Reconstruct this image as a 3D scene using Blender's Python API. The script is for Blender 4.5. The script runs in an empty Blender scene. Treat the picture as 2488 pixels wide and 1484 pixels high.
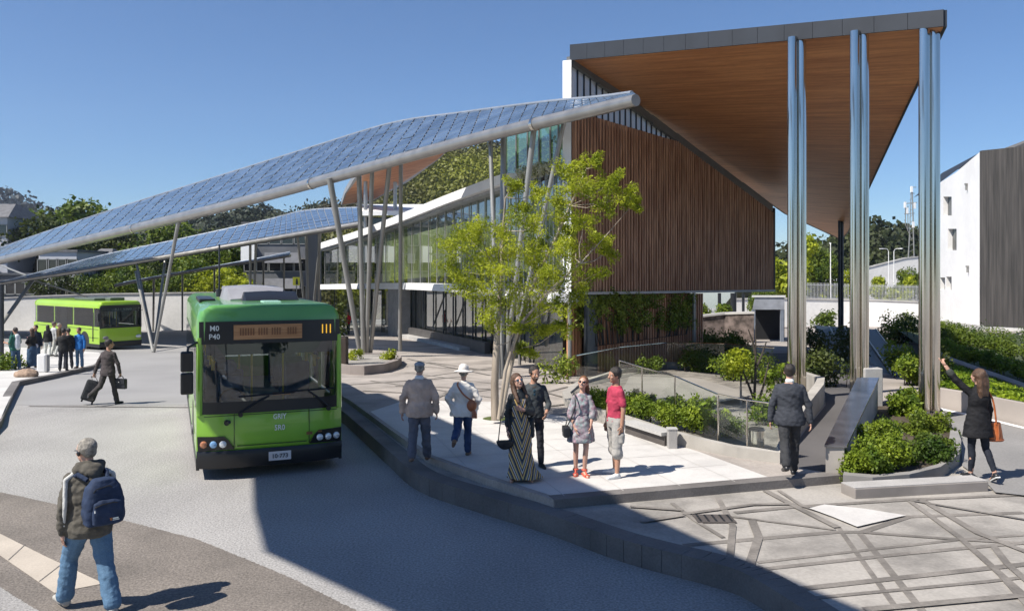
import bpy, bmesh, math, random
import numpy as np
from mathutils import Vector, Matrix, noise as mnoise
R = math.radians
SC = bpy.context.scene
COL = SC.collection
# ------------------------------------------------------------------ camera, sky, sun
F, CX, HY, CZ = 2000.0, 1244.0, 660.0, 3.5      # focal length, principal column, horizon row, eye height
cam_d = bpy.data.cameras.new('camera'); cam = bpy.data.objects.new('camera', cam_d); COL.objects.link(cam)
cam.location = (0, 0, CZ); cam.rotation_euler = (R(90), 0, 0)
cam_d.sensor_width = 36; cam_d.lens = 36 * F / 2488; cam_d.shift_y = -(742 - HY) / 2488
cam_d.clip_start = 0.1; cam_d.clip_end = 3000
SC.camera = cam
SUN_EL = 52.0; SUN_DIR = Vector((-0.865, -0.50, 0)).normalized()      # towards the sun
wd = bpy.data.worlds.new('World'); SC.world = wd; wd.use_nodes = True
nt = wd.node_tree; nt.nodes.clear()
sky = nt.nodes.new('ShaderNodeTexSky'); sky.sky_type = 'NISHITA'; sky.sun_disc = False
sky.sun_elevation = R(SUN_EL); sky.sun_rotation = math.atan2(SUN_DIR.x, SUN_DIR.y) % (2 * math.pi)
sky.altitude = 120; sky.air_density = 0.95; sky.dust_density = 0.1; sky.ozone_density = 13.0
bg = nt.nodes.new('ShaderNodeBackground'); bg.inputs[1].default_value = 0.078
wo = nt.nodes.new('ShaderNodeOutputWorld')
nt.links.new(sky.outputs[0], bg.inputs[0]); nt.links.new(bg.outputs[0], wo.inputs[0])
sun_d = bpy.data.lights.new('sun', 'SUN'); sun_d.energy = 4.8; sun_d.angle = R(0.5); sun_d.color = (1.0, 0.94, 0.85)
sun = bpy.data.objects.new('sun', sun_d); COL.objects.link(sun)
sd = Vector((SUN_DIR.x * math.cos(R(SUN_EL)), SUN_DIR.y * math.cos(R(SUN_EL)), math.sin(R(SUN_EL))))
sun.rotation_euler = sd.to_track_quat('Z', 'Y').to_euler(); sun.location = sd * 60
SC.view_settings.view_transform = 'Standard'; SC.view_settings.look = 'None'
SC.view_settings.exposure = 0.70; SC.view_settings.gamma = 1
SC.render.engine = 'CYCLES'
SC.cycles.max_bounces = 6; SC.cycles.transparent_max_bounces = 12
# ------------------------------------------------------------------ plan helpers
K = 0.038
def gz(Y): return -K * max(0.0, Y - 20.0)                   # the site falls gently away from the street
def W(x, y, s): return Vector(((x - CX) / s, F / s, CZ + (HY - y) / s))   # a place seen at x,y where a metre measures s
def G(x, y, h=0.0):                                         # the ground place seen at x,y, h above the ground
    s = (y - HY) / (CZ - h)
    if F / s > 20: s = (y - HY - F * K) / (CZ - h - 20 * K)
    return W(x, y, s)
def P2(x, y, h=0.0): p = G(x, y, h); return (p.x, p.y)
def lerp_list(L, x):
    L = sorted(L)
    if x <= L[0][0]: a, b = L[0], L[1]
    elif x >= L[-1][0]: a, b = L[-2], L[-1]
    else:
        for a, b in zip(L, L[1:]):
            if a[0] <= x <= b[0]: break
    t = (x - a[0]) / (b[0] - a[0])
    return tuple(p + (q - p) * t for p, q in zip(a, b))
# ------------------------------------------------------------------ tagging
def tag(o, label=None, cat=None, group=None, kind=None):
    if label: o['label'] = label
    if cat: o['category'] = cat
    if group: o['group'] = group
    if kind: o['kind'] = kind
    return o
def thing(name, label, cat, loc=(0, 0, 0), rz=0, group=None):
    o = bpy.data.objects.new(name, None); COL.objects.link(o)
    o.location = loc; o.rotation_euler = (0, 0, rz); o.empty_display_size = 0.2
    return tag(o, label, cat, group)
def copy_tree(o, parent=None):
    c = o.copy(); COL.objects.link(c)
    if parent is not None: c.parent = parent
    for ch in list(o.children): copy_tree(ch, c)
    return c
# ------------------------------------------------------------------ mesh builder
class MB:
    def __init__(s): s.v = []; s.f = []; s.mi = []; s.m = 0
    def add(s, vs, fs):
        n = len(s.v); s.v.extend([tuple(v) for v in vs])
        for f in fs: s.f.append(tuple(i + n for i in f)); s.mi.append(s.m)
        return s
    def box(s, c, d, rz=0, M=None):
        x, y, z = d[0] / 2, d[1] / 2, d[2] / 2
        vs = [Vector((a * x, b * y, e * z)) for a in (-1, 1) for b in (-1, 1) for e in (-1, 1)]
        rot = M if M is not None else Matrix.Rotation(rz, 3, 'Z')
        vs = [rot @ v + Vector(c) for v in vs]
        return s.add(vs, [(0, 1, 3, 2), (4, 6, 7, 5), (0, 4, 5, 1), (2, 3, 7, 6), (0, 2, 6, 4), (1, 5, 7, 3)])
    def hexa(s, lo, hi):              # two quads, lo and hi, in the same order
        n = len(lo)
        fs = [tuple(reversed(range(n))), tuple(range(n, 2 * n))]
        fs += [(i, (i + 1) % n, n + (i + 1) % n, n + i) for i in range(n)]
        return s.add(list(lo) + list(hi), fs)
    def quad(s, *p): return s.add(p, [tuple(range(len(p)))])
    def tube(s, a, b, r0, r1=None, n=10, cap=True):
        a, b = Vector(a), Vector(b); r1 = r0 if r1 is None else r1
        return s.ptube([a, b], [r0, r1], n, cap)
    def ptube(s, pts, rs, n=10, cap=True):
        pts = [Vector(p) for p in pts]
        if not isinstance(rs, (list, tuple)): rs = [rs] * len(pts)
        rings = []; up = None
        for i, p in enumerate(pts):
            d = (pts[min(i + 1, len(pts) - 1)] - pts[max(i - 1, 0)]).normalized()
            if up is None: up = d.orthogonal().normalized()
            u = (up - d * up.dot(d)); u = u.normalized() if u.length > 1e-6 else d.orthogonal().normalized()
            up = u; w = d.cross(u)
            rings.append([p + (u * math.cos(2 * math.pi * k / n) + w * math.sin(2 * math.pi * k / n)) * rs[i] for k in range(n)])
        return s.loft(rings, cap)
    def loft(s, rings, cap=True):
        n = len(rings[0]); vs = [v for r in rings for v in r]; fs = []
        for i in range(len(rings) - 1):
            for k in range(n):
                fs.append((i * n + k, i * n + (k + 1) % n, (i + 1) * n + (k + 1) % n, (i + 1) * n + k))
        if cap: fs.append(tuple(reversed(range(n)))); fs.append(tuple(range((len(rings) - 1) * n, len(rings) * n)))
        return s.add(vs, fs)
    def ell(s, c, r, n=14, m=9, M=None):
        c = Vector(c); r = (r, r, r) if not hasattr(r, '__len__') else r
        rings = []
        for i in range(1, m):
            ph = math.pi * i / m
            rings.append([Vector((r[0] * math.sin(ph) * math.cos(2 * math.pi * k / n), r[1] * math.sin(ph) * math.sin(2 * math.pi * k / n), r[2] * math.cos(ph))) for k in range(n)])
        vs = [v for g in rings for v in g] + [Vector((0, 0, r[2])), Vector((0, 0, -r[2]))]
        if M is not None: vs = [M @ v for v in vs]
        fs = []
        for i in range(m - 2):
            for k in range(n): fs.append((i * n + k, (i + 1) * n + k, (i + 1) * n + (k + 1) % n, i * n + (k + 1) % n))
        t = len(vs) - 2
        for k in range(n): fs.append((t, k, (k + 1) % n)); fs.append((t + 1, (m - 2) * n + (k + 1) % n, (m - 2) * n + k))
        return s.add([v + c for v in vs], fs)
    def cap(s, a, b, r0, r1, n=10):   # tapered capsule (solid, closed)
        s.tube(a, b, r0, r1, n); s.ell(a, r0, n, 6); s.ell(b, r1, n, 6); return s
    def mesh(s, name, mats, smooth=False, ang=40):
        me = bpy.data.meshes.new(name); me.from_pydata(s.v, [], s.f)
        for m in (mats if isinstance(mats, (list, tuple)) else [mats]): me.materials.append(m)
        if any(s.mi): me.polygons.foreach_set('material_index', s.mi)
        if smooth:
            me.polygons.foreach_set('use_smooth', [True] * len(me.polygons)); me.set_sharp_from_angle(angle=R(ang))
        me.update(); return me
    def build(s, name, mats, parent=None, smooth=False, ang=40, bevel=0):
        o = bpy.data.objects.new(name, s.mesh(name, mats, smooth, ang)); COL.objects.link(o)
        if parent is not None: o.parent = parent
        if bevel:
            b = o.modifiers.new('bevel', 'BEVEL'); b.width = bevel; b.segments = 2; b.limit_method = 'ANGLE'; b.angle_limit = R(35)
        return o
def quads_mesh(name, V, mat):         # V: (n,4,3) array of loose quads
    V = np.asarray(V, dtype=np.float32); n = len(V)
    me = bpy.data.meshes.new(name)
    me.vertices.add(n * 4); me.vertices.foreach_set('co', V.reshape(-1))
    me.loops.add(n * 4); me.loops.foreach_set('vertex_index', np.arange(n * 4, dtype=np.int32))
    me.polygons.add(n); me.polygons.foreach_set('loop_start', np.arange(0, n * 4, 4, dtype=np.int32))
    me.materials.append(mat); me.update(calc_edges=True); me.validate(); return me
def link_mesh(name, me, parent=None):
    o = bpy.data.objects.new(name, me); COL.objects.link(o)
    if parent is not None: o.parent = parent
    return o
def clip_y(pts, y0, keep_gt):         # clip a polygon at Y = y0
    out = []
    for i in range(len(pts)):
        a, b = pts[i], pts[(i + 1) % len(pts)]
        ia = a[1] > y0 if keep_gt else a[1] <= y0
        ib = b[1] > y0 if keep_gt else b[1] <= y0
        if ia: out.append(a)
        if ia != ib:
            t = (y0 - a[1]) / (b[1] - a[1]); out.append((a[0] + (b[0] - a[0]) * t, y0))
    return out
def sheet(mb, poly, h):               # a paved surface h above the sloping site
    bm = bmesh.new()
    for part in (clip_y(poly, 20, False), clip_y(poly, 20, True)):
        if len(part) > 2:
            bm.faces.new([bm.verts.new((p[0], p[1], gz(p[1]) + h)) for p in part])
    bmesh.ops.triangulate(bm, faces=bm.faces[:])
    for f in bm.faces:
        if f.normal.z < 0: f.normal_flip()
    bm.verts.index_update()
    mb.add([v.co.copy() for v in bm.verts], [[v.index for v in f.verts] for f in bm.faces]); bm.free()
def slab(mb, poly, h, depth=0.6):     # raised paved block: top sheet and side faces
    sheet(mb, poly, h)
    a = sum(p[0] * q[1] - q[0] * p[1] for p, q in zip(poly, poly[1:] + poly[:1]))
    if a < 0: poly = poly[::-1]
    pts = []
    for p, q in zip(poly, poly[1:] + poly[:1]):
        pts.append(p)
        if (p[1] - 20) * (q[1] - 20) < 0:
            t = (20 - p[1]) / (q[1] - p[1]); pts.append((p[0] + (q[0] - p[0]) * t, 20))
    for p, q in zip(pts, pts[1:] + pts[:1]):
        mb.add([(p[0], p[1], gz(p[1]) + h - depth), (q[0], q[1], gz(q[1]) + h - depth), (q[0], q[1], gz(q[1]) + h), (p[0], p[1], gz(p[1]) + h)], [(0, 1, 2, 3)])
def smooth_line(pts, n=6):            # Catmull-Rom through 2-D or 3-D points
    P = [Vector(p) for p in pts]; out = []
    for i in range(len(P) - 1):
        a, b, c, d = P[max(i - 1, 0)], P[i], P[i + 1], P[min(i + 2, len(P) - 1)]
        for k in range(n):
            t = k / n
            out.append(0.5 * ((2 * b) + (c - a) * t + (2 * a - 5 * b + 4 * c - d) * t * t + (3 * b - a - 3 * c + d) * t ** 3))
    out.append(P[-1]); return out
# ------------------------------------------------------------------ materials
MATS = {}
def mk(name, col, rough=0.7, metal=0.0, var=0.15, vs=2.0, bump=0.0, bs=40.0, col2=None, stretch=(1, 1, 1), rot=(0, 0, 0), spec=0.5,
       fine=0.0, fs=120.0, coords='Object', rvar=0.0, detail=6, lo=0.35, hi=0.65, coat=0.0, stain=None):
    m = bpy.data.materials.new(name); m.use_nodes = True; MATS[name] = m
    t = m.node_tree; N = t.nodes; L = t.links; b = N['Principled BSDF']
    b.inputs['Roughness'].default_value = rough; b.inputs['Metallic'].default_value = metal
    b.inputs['Specular IOR Level'].default_value = spec; b.inputs['Coat Weight'].default_value = coat
    tc = N.new('ShaderNodeTexCoord'); mp = N.new('ShaderNodeMapping')
    mp.inputs['Scale'].default_value = stretch; mp.inputs['Rotation'].default_value = rot
    if coords == 'World':
        g = N.new('ShaderNodeNewGeometry'); L.new(g.outputs['Position'], mp.inputs[0])
    else: L.new(tc.outputs[coords], mp.inputs[0])
    if rot != (0, 0, 0): mp.vector_type = 'TEXTURE'; mp.inputs['Scale'].default_value = tuple(1 / v for v in stretch)
    nz = N.new('ShaderNodeTexNoise'); nz.inputs['Scale'].default_value = vs; nz.inputs['Detail'].default_value = detail
    L.new(mp.outputs[0], nz.inputs['Vector'])
    cr = N.new('ShaderNodeValToRGB'); c = cr.color_ramp
    if col2 is None:
        a = [max(0, v * (1 - var)) for v in col]; d = [min(1, v * (1 + var)) for v in col]
    else: a, d = col, col2
    c.elements[0].position = lo; c.elements[0].color = (*a, 1); c.elements[1].position = hi; c.elements[1].color = (*d, 1)
    L.new(nz.outputs[0], cr.inputs[0]); out = cr.outputs[0]
    if fine:
        n2 = N.new('ShaderNodeTexNoise'); n2.inputs['Scale'].default_value = fs; n2.inputs['Detail'].default_value = 3
        L.new(mp.outputs[0], n2.inputs['Vector'])
        r2 = N.new('ShaderNodeMapRange'); r2.inputs[1].default_value = 0.3; r2.inputs[2].default_value = 0.7
        r2.inputs[3].default_value = 1 - fine; r2.inputs[4].default_value = 1 + fine; L.new(n2.outputs[0], r2.inputs[0])
        mx = N.new('ShaderNodeVectorMath'); mx.operation = 'SCALE'; L.new(out, mx.inputs[0]); L.new(r2.outputs[0], mx.inputs['Scale']); out = mx.outputs[0]
    if stain:                                        # worn tracks and spills: (darkest, scale, stretch, turn)
        mp2 = N.new('ShaderNodeMapping'); mp2.inputs['Scale'].default_value = stain[2]; mp2.inputs['Rotation'].default_value = (0, 0, stain[3])
        g2 = N.new('ShaderNodeNewGeometry'); L.new(g2.outputs['Position'], mp2.inputs[0])
        n4 = N.new('ShaderNodeTexNoise'); n4.inputs['Scale'].default_value = stain[1]; n4.inputs['Detail'].default_value = 8; n4.inputs['Roughness'].default_value = .65; L.new(mp2.outputs[0], n4.inputs['Vector'])
        r4 = N.new('ShaderNodeMapRange'); r4.inputs[1].default_value = .36; r4.inputs[2].default_value = .54; r4.inputs[3].default_value = stain[0]; r4.inputs[4].default_value = 1.0; L.new(n4.outputs[0], r4.inputs[0])
        m4 = N.new('ShaderNodeVectorMath'); m4.operation = 'SCALE'; L.new(out, m4.inputs[0]); L.new(r4.outputs[0], m4.inputs['Scale']); out = m4.outputs[0]
    L.new(out, b.inputs['Base Color'])
    if rvar:
        r3 = N.new('ShaderNodeMapRange'); r3.inputs[3].default_value = max(0.02, rough - rvar); r3.inputs[4].default_value = min(1, rough + rvar)
        L.new(nz.outputs[0], r3.inputs[0]); L.new(r3.outputs[0], b.inputs['Roughness'])
    if bump:
        n3 = N.new('ShaderNodeTexNoise'); n3.inputs['Scale'].default_value = bs; n3.inputs['Detail'].default_value = 4
        L.new(mp.outputs[0], n3.inputs['Vector'])
        bp = N.new('ShaderNodeBump'); bp.inputs['Strength'].default_value = bump; bp.inputs['Distance'].default_value = 0.02
        L.new(n3.outputs[0], bp.inputs['Height']); L.new(bp.outputs[0], b.inputs['Normal'])
    return m
def leafmat(name, dark, light, vs=1.5, trans=0.35, rough=0.55):
    m = mk(name, dark, rough, col2=light, vs=vs, coords='World', detail=5, lo=0.36, hi=0.66, spec=0.3)
    t = m.node_tree; N = t.nodes; L = t.links; b = N['Principled BSDF']; o = N['Material Output']
    tr = N.new('ShaderNodeBsdfTranslucent'); mx = N.new('ShaderNodeMixShader'); mx.inputs[0].default_value = trans
    src = b.inputs['Base Color'].links[0].from_socket; L.new(src, tr.inputs[0])
    L.new(b.outputs[0], mx.inputs[1]); L.new(tr.outputs[0], mx.inputs[2]); L.new(mx.outputs[0], o.inputs[0]); return m
def glassmat(name, tint, see=0.5, rough=0.02, dark=(0.01, 0.012, 0.014), ior=1.5, fmin=0.0):
    m = bpy.data.materials.new(name); m.use_nodes = True; MATS[name] = m
    t = m.node_tree; N = t.nodes; L = t.links; N.clear()
    o = N.new('ShaderNodeOutputMaterial'); tp = N.new('ShaderNodeBsdfTransparent'); tp.inputs[0].default_value = (*tint, 1)
    df = N.new('ShaderNodeBsdfDiffuse'); df.inputs[0].default_value = (*dark, 1)
    gl = N.new('ShaderNodeBsdfGlossy'); gl.inputs['Roughness'].default_value = rough
    m1 = N.new('ShaderNodeMixShader'); m1.inputs[0].default_value = see; L.new(df.outputs[0], m1.inputs[1]); L.new(tp.outputs[0], m1.inputs[2])
    fr = N.new('ShaderNodeFresnel'); fr.inputs[0].default_value = ior
    mr = N.new('ShaderNodeMapRange'); mr.inputs[3].default_value = fmin; mr.inputs[4].default_value = 1.0; L.new(fr.outputs[0], mr.inputs[0])
    m2 = N.new('ShaderNodeMixShader'); L.new(mr.outputs[0], m2.inputs[0]); L.new(m1.outputs[0], m2.inputs[1]); L.new(gl.outputs[0], m2.inputs[2])
    L.new(m2.outputs[0], o.inputs[0]); return m
road_m = mk('asphalt_light', (0.30, 0.29, 0.28), 0.9, var=0.10, vs=0.35, stain=(.80, .30, (.9, .16, 1), .35), fine=0.34, fs=34, bump=0.5, bs=44, coords='World')
back_road_m = mk('asphalt_far', (0.26, 0.255, 0.25), 0.9, var=0.08, vs=0.3, fine=0.06, fs=30, coords='World')
brown_m = mk('asphalt_brown', (0.16, 0.14, 0.122), 0.9, var=0.18, vs=0.8, fine=0.36, fs=34, bump=0.5, bs=44, coords='World')
tan_m = mk('concrete_tan', (0.42, 0.37, 0.31), 0.85, var=0.08, vs=1.5, fine=0.08, fs=60, coords='World')
kerb_m = mk('kerb_concrete', (0.14, 0.128, 0.12), 0.85, var=0.22, vs=1.2, fine=0.12, fs=40, bump=0.25, bs=30, coords='World')
kerb_lm = mk('kerb_light', (0.36, 0.345, 0.33), 0.85, var=0.15, vs=1.2, fine=0.1, fs=40, coords='World')
lowpl_m = mk('paving_grey', (0.31, 0.288, 0.26), 0.85, var=0.14, vs=0.9, stain=(.74, .9, (1, 1, 1), 0), fine=0.10, fs=26, bump=0.2, bs=20, coords='World')
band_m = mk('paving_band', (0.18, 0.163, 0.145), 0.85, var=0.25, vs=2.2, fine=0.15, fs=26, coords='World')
white_pl_m = mk('paving_white', (0.53, 0.51, 0.485), 0.8, var=0.05, vs=0.7, stain=(.86, 1.1, (1, 1, 1), 0), fine=0.04, fs=30, coords='World')
footpath_m = mk('paving_tan', (0.33, 0.295, 0.265), 0.85, var=0.15, vs=0.8, stain=(.75, .6, (1, 1, 1), 0), fine=0.1, fs=25, coords='World')
conc_m = mk('concrete', (0.40, 0.39, 0.375), 0.85, var=0.12, vs=1.0, fine=0.08, fs=30, bump=0.15, bs=12, coords='World')
white_m = mk('white_paint', (0.78, 0.78, 0.77), 0.6, var=0.04, vs=0.8, coords='World')
whitewall_m = mk('white_wall', (0.66, 0.65, 0.63), 0.8, var=0.08, vs=0.25, fine=0.05, fs=3, coords='World')
steel_m = mk('brushed_steel', (0.62, 0.575, 0.51), 0.13, 1.0, var=0.12, vs=3, rvar=0.08, stretch=(1, 1, 0.1))
tube_m = mk('galvanised_tube', (0.34, 0.33, 0.315), 0.36, 0.7, var=0.10, vs=2, rvar=0.08)
post_m = mk('painted_post', (0.29, 0.285, 0.265), 0.42, 0.4, var=0.10, vs=1.0)
dark_m = mk('dark_metal', (0.028, 0.032, 0.038), 0.4, 0.3, var=0.2, vs=3)
slate_m = mk('fascia_slate', (0.022, 0.027, 0.036), 0.6, 0.1, var=0.12, vs=1.5)
black_m = mk('black_plastic', (0.012, 0.012, 0.013), 0.35, var=0.1)
rubber_m = mk('rubber', (0.02, 0.02, 0.02), 0.8, var=0.15)
ROOF_A = math.atan2(17.7 - 26.3, 9.3 - 1.88)
wood_m = mk('timber_soffit', (0.31, 0.125, 0.05), 0.5, var=0.1, vs=1.0, col2=(0.54, 0.25, 0.105), stretch=(0.22, 7.0, 3.0), rot=(0, 0, ROOF_A), fine=0.18, fs=9, lo=0.3, hi=0.7, coords='World')
slat_m = mk('timber_slat', (0.24, 0.115, 0.062), 0.65, col2=(0.50, 0.29, 0.175), vs=2.9, stretch=(3, 3, 0.25), fine=0.15, fs=12, coords='World')
slatback_m = mk('slat_backing', (0.035, 0.02, 0.015), 0.8)
woodfence_m = mk('timber_fence', (0.34, 0.15, 0.075), 0.65, col2=(0.60, 0.30, 0.16), vs=2.0, stretch=(4, 4, 0.25), coords='World')
soil_m = mk('soil', (0.06, 0.045, 0.03), 0.95, var=0.3, vs=4, bump=0.5, bs=20)
bark_m = mk('bark', (0.20, 0.16, 0.125), 0.85, col2=(0.42, 0.36, 0.29), vs=3, stretch=(1, 1, 0.3), bump=0.6, bs=12)
darkbark_m = mk('bark_dark', (0.05, 0.04, 0.03), 0.9, var=0.3, vs=3)
leaf_lime = leafmat('leaf_lime', (0.17, 0.22, 0.010), (0.50, 0.54, 0.04), 2.2, 0.45)
leaf_hedge = leafmat('leaf_hedge', (0.06, 0.11, 0.008), (0.25, 0.32, 0.025), 2.5, 0.3)
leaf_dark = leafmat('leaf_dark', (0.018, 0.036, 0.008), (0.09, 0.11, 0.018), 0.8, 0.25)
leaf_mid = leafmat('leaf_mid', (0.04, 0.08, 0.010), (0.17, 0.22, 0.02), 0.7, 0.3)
leaf_ivy = leafmat('leaf_ivy', (0.09, 0.13, 0.012), (0.32, 0.38, 0.05), 3, 0.3)
forest_m = leafmat('leaf_forest', (0.060, 0.055, 0.028), (0.23, 0.25, 0.022), 0.022, 0.2)
forest_far_m = leafmat('leaf_forest_far', (0.022, 0.032, 0.022), (0.055, 0.068, 0.035), 0.03, 0.15)
hill_m = mk('hill_ground', (0.05, 0.06, 0.02), 0.95, var=0.3, vs=0.05, coords='World')
grass_m = leafmat('grass', (0.09, 0.16, 0.010), (0.28, 0.36, 0.02), 2.0, 0.3)
panel_m = mk('solar_cell', (0.085, 0.12, 0.175), 0.22, 0.0, var=0.35, vs=0.9, spec=0.9, coat=0.6, coords='World', rvar=0.05)
panelback_m = mk('solar_frame', (0.28, 0.31, 0.35), 0.45, 0.4, var=0.1)
panelback_dm = mk('solar_frame_dark', (0.10, 0.12, 0.15), 0.45, 0.4, var=0.1)
glass_fac = glassmat('facade_glass', (0.78, 0.88, 0.84), 0.75, 0.015, (0.02, 0.03, 0.03), 1.55, 0.33)
glass_clear = glassmat('clear_glass', (0.90, 0.95, 0.93), 0.97, 0.01, (0.3, 0.35, 0.33), 1.45, 0.04)
glass_dark = glassmat('dark_glass', (0.25, 0.28, 0.28), 0.35, 0.02, (0.008, 0.009, 0.010), 1.5, 0.05)
glass_wind = glassmat('windscreen_glass', (0.58, 0.64, 0.62), 0.9, 0.015, (0.006, 0.008, 0.008), 1.45, 0.06)
glass_side = glassmat('side_glass', (0.80, 0.85, 0.85), 0.9, 0.02, (0.010, 0.011, 0.012), 1.5, 0.05)
glass_sky = glassmat('clerestory_glass', (0.8, 0.9, 0.95), 0.2, 0.03, (0.62, 0.68, 0.72), 1.5, 0.15)
def emit(name, col, st):
    m = bpy.data.materials.new(name); m.use_nodes = True; b = m.node_tree.nodes['Principled BSDF']
    b.inputs['Base Color'].default_value = (*[c * 0.3 for c in col], 1); b.inputs['Emission Color'].default_value = (*col, 1); b.inputs['Emission Strength'].default_value = st; return m
def text_mesh(body, size, mat, depth=0.004, align='CENTER', sx=1.0):
    cu = bpy.data.curves.new('lettering', 'FONT'); cu.body = body; cu.size = size; cu.extrude = depth; cu.align_x = align; cu.align_y = 'CENTER'; cu.resolution_u = 2
    cu.offset = size * 0.012
    o = bpy.data.objects.new('lettering_temp', cu); COL.objects.link(o)
    dg = bpy.context.evaluated_depsgraph_get(); me = bpy.data.meshes.new_from_object(o.evaluated_get(dg)); bpy.data.objects.remove(o)
    me.materials.clear(); me.materials.append(mat); return me
# ------------------------------------------------------------------ foliage
RNG = np.random.default_rng(7)
def leaves(centres, radii, counts, size, asp=0.45, rng=None, flat=0.0, shell=0.55, droop=0.0, squash=1.0):
    rng = rng or RNG; out = []
    for c, r, n in zip(centres, radii, counts):
        d = rng.normal(size=(n, 3)); d /= np.linalg.norm(d, axis=1)[:, None] + 1e-9
        rad = r * (rng.uniform(shell ** 3, 1, n) ** (1 / 3)) * (1 + 0.25 * rng.normal(size=n) * 0.6)
        p = np.array(c) + d * rad[:, None] * np.array([1, 1, squash])
        u = rng.normal(size=(n, 3)); u[:, 2] = u[:, 2] * (1 - flat) - droop; u /= np.linalg.norm(u, axis=1)[:, None] + 1e-9
        w = np.cross(u, d + 0.6 * rng.normal(size=(n, 3))); w /= np.linalg.norm(w, axis=1)[:, None] + 1e-9
        s = size * rng.uniform(0.6, 1.4, n)[:, None]
        a = u * s * 0.5; b = w * s * asp * 0.5
        out.append(np.stack([p - a, p + b, p + a, p - b], axis=1))
    return np.concatenate(out)
def V3(*a): return Vector(a)
def remeshed(mb, vox, smooth=4, wr=0.0, seed=0.0, wscale=8.5):
    """one continuous surface grown from overlapping solids, with cloth folds of depth wr"""
    wr *= 1.45
    me = mb.mesh('body_temp', []); o = bpy.data.objects.new('body_temp', me); COL.objects.link(o)
    r = o.modifiers.new('r', 'REMESH'); r.mode = 'VOXEL'; r.voxel_size = vox; r.use_smooth_shade = True
    if smooth: q = o.modifiers.new('s', 'SMOOTH'); q.iterations = smooth; q.factor = .5
    dg = bpy.context.evaluated_depsgraph_get(); out = bpy.data.meshes.new_from_object(o.evaluated_get(dg))
    bpy.data.objects.remove(o); bpy.data.meshes.remove(me)
    if wr:
        n = len(out.vertices); co = np.empty(n * 3, np.float32); out.vertices.foreach_get('co', co); co = co.reshape(-1, 3)
        no = np.empty(n * 3, np.float32); out.vertices.foreach_get('normal', no); no = no.reshape(-1, 3)
        d = np.array([mnoise.noise(Vector((p[0] * wscale + seed, p[1] * wscale, p[2] * wscale * 1.7 + p[0] * wscale))) + .5 * mnoise.noise(Vector((p[0] * wscale * 2.3, p[1] * wscale * 2.3 + seed, p[2] * wscale * 3.5))) for p in co], np.float32)
        out.vertices.foreach_set('co', (co + no * d[:, None] * wr).reshape(-1))
    out.polygons.foreach_set('use_smooth', [True] * len(out.polygons)); out.update(); return out
# ================================================================== ground, roads, paving
def struct(name, mb, mat, **k):
    o = mb.build(name, mat, **k); o['kind'] = 'structure'; return o
HL, HU = 0.26, 0.38                                # lower and upper paved levels above the road
m = MB(); sheet(m, [(-420, -60), (420, -60), (420, 420), (-420, 420)], 0); struct('ground', m, road_m)
m = MB(); sheet(m, [(-70, 22.1), (-3.0, 22.1), (-3.0, 78), (-70, 78)], 0.004); struct('back_road', m, back_road_m)
brown = [(-60, 1180), (0, 1195), (220, 1243), (480, 1310), (700, 1400), (880, 1490), (960, 1540), (600, 1640), (140, 1512), (0, 1425), (-90, 1385)]
rg = random.Random(2); bl_ = []
for a, b in zip(brown, brown[1:] + brown[:1]):
    a, b = Vector(P2(*a)), Vector(P2(*b)); k_ = max(1, int((b - a).length / .025))
    for i in range(k_): q = a.lerp(b, i / k_); bl_.append((q.x + rg.gauss(0, .006), q.y + rg.gauss(0, .006)))
m = MB(); sheet(m, bl_, 0.004); struct('brown_asphalt_strip', m, brown_m)
m = MB(); sheet(m, [P2(*p) for p in [(-90, 1262), (0, 1297), (110, 1352), (252, 1418), (132, 1441), (0, 1350), (-120, 1300)]], 0.009); struct('tan_paving_strip', m, tan_m)
m = MB()
for a, b in [((60, 1325), (20, 1362)), ((148, 1373), (95, 1414)), ((-30, 1290), (-70, 1320))]:
    a, b = Vector(P2(*a)), Vector(P2(*b)); n = (b - a).orthogonal().normalized() * 0.007
    m.quad(*[(p.x, p.y, 0.0125) for p in (a - n, a + n, b + n, b - n)])
struct('tan_paving_joints', m, kerb_m)
m = MB()                                           # joint between the two road surfaces
for (a, b) in [((70, 987), (470, 990))]:
    a, b = Vector(P2(*a)), Vector(P2(*b)); n = (b - a).orthogonal().normalized() * 0.06
    m.quad(*[(p.x, p.y, gz(p.y) + 0.012) for p in (a - n, a + n, b + n, b - n)])
struct('road_joint', m, kerb_m)
# ---- plaza
kerb = [(2200, 1640), (2080, 1560), (1966, 1482), (1831, 1399), (1743, 1367), (1521, 1311), (1336, 1248), (1180, 1203), (1025, 1153), (950, 1095), (900, 1052), (850, 1009), (822, 985), (800, 950), (780, 905), (760, 860), (735, 812), (700, 790)]
kerb_w = [P2(x, y, HL) for x, y in kerb]
back = [(-22, 95), (60, 130), (60, 15), (20, 2)]
m = MB(); slab(m, kerb_w + back, HL, 0.7); struct('plaza', m, lowpl_m)
kp = smooth_line([Vector((p[0], p[1], gz(p[1]) + HL)) for p in kerb_w[:-1]], 5)
m = MB()                                           # kerb stones along the road edge, 20 mm proud of the paving
for i, (a, b) in enumerate(zip(kp, kp[1:])):
    d = (b - a).normalized(); n = Vector((-d.y, d.x, 0)).normalized()    # towards the road is -n or n
    if n.x * (-1) + n.y * (-0.5) < 0: n = -n
    a, b = a.lerp(b, .008), a.lerp(b, .992); o, i_ = 0.05, -0.26
    m.hexa([a + n * o - Vector((0, 0, .7)), b + n * o - Vector((0, 0, .7)), b + n * i_ - Vector((0, 0, .7)), a + n * i_ - Vector((0, 0, .7))],
           [a + n * o + Vector((0, 0, .012)), b + n * o + Vector((0, 0, .012)), b + n * i_ + Vector((0, 0, .012)), a + n * i_ + Vector((0, 0, .012))])
struct('plaza_kerb', m, kerb_m)
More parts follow.
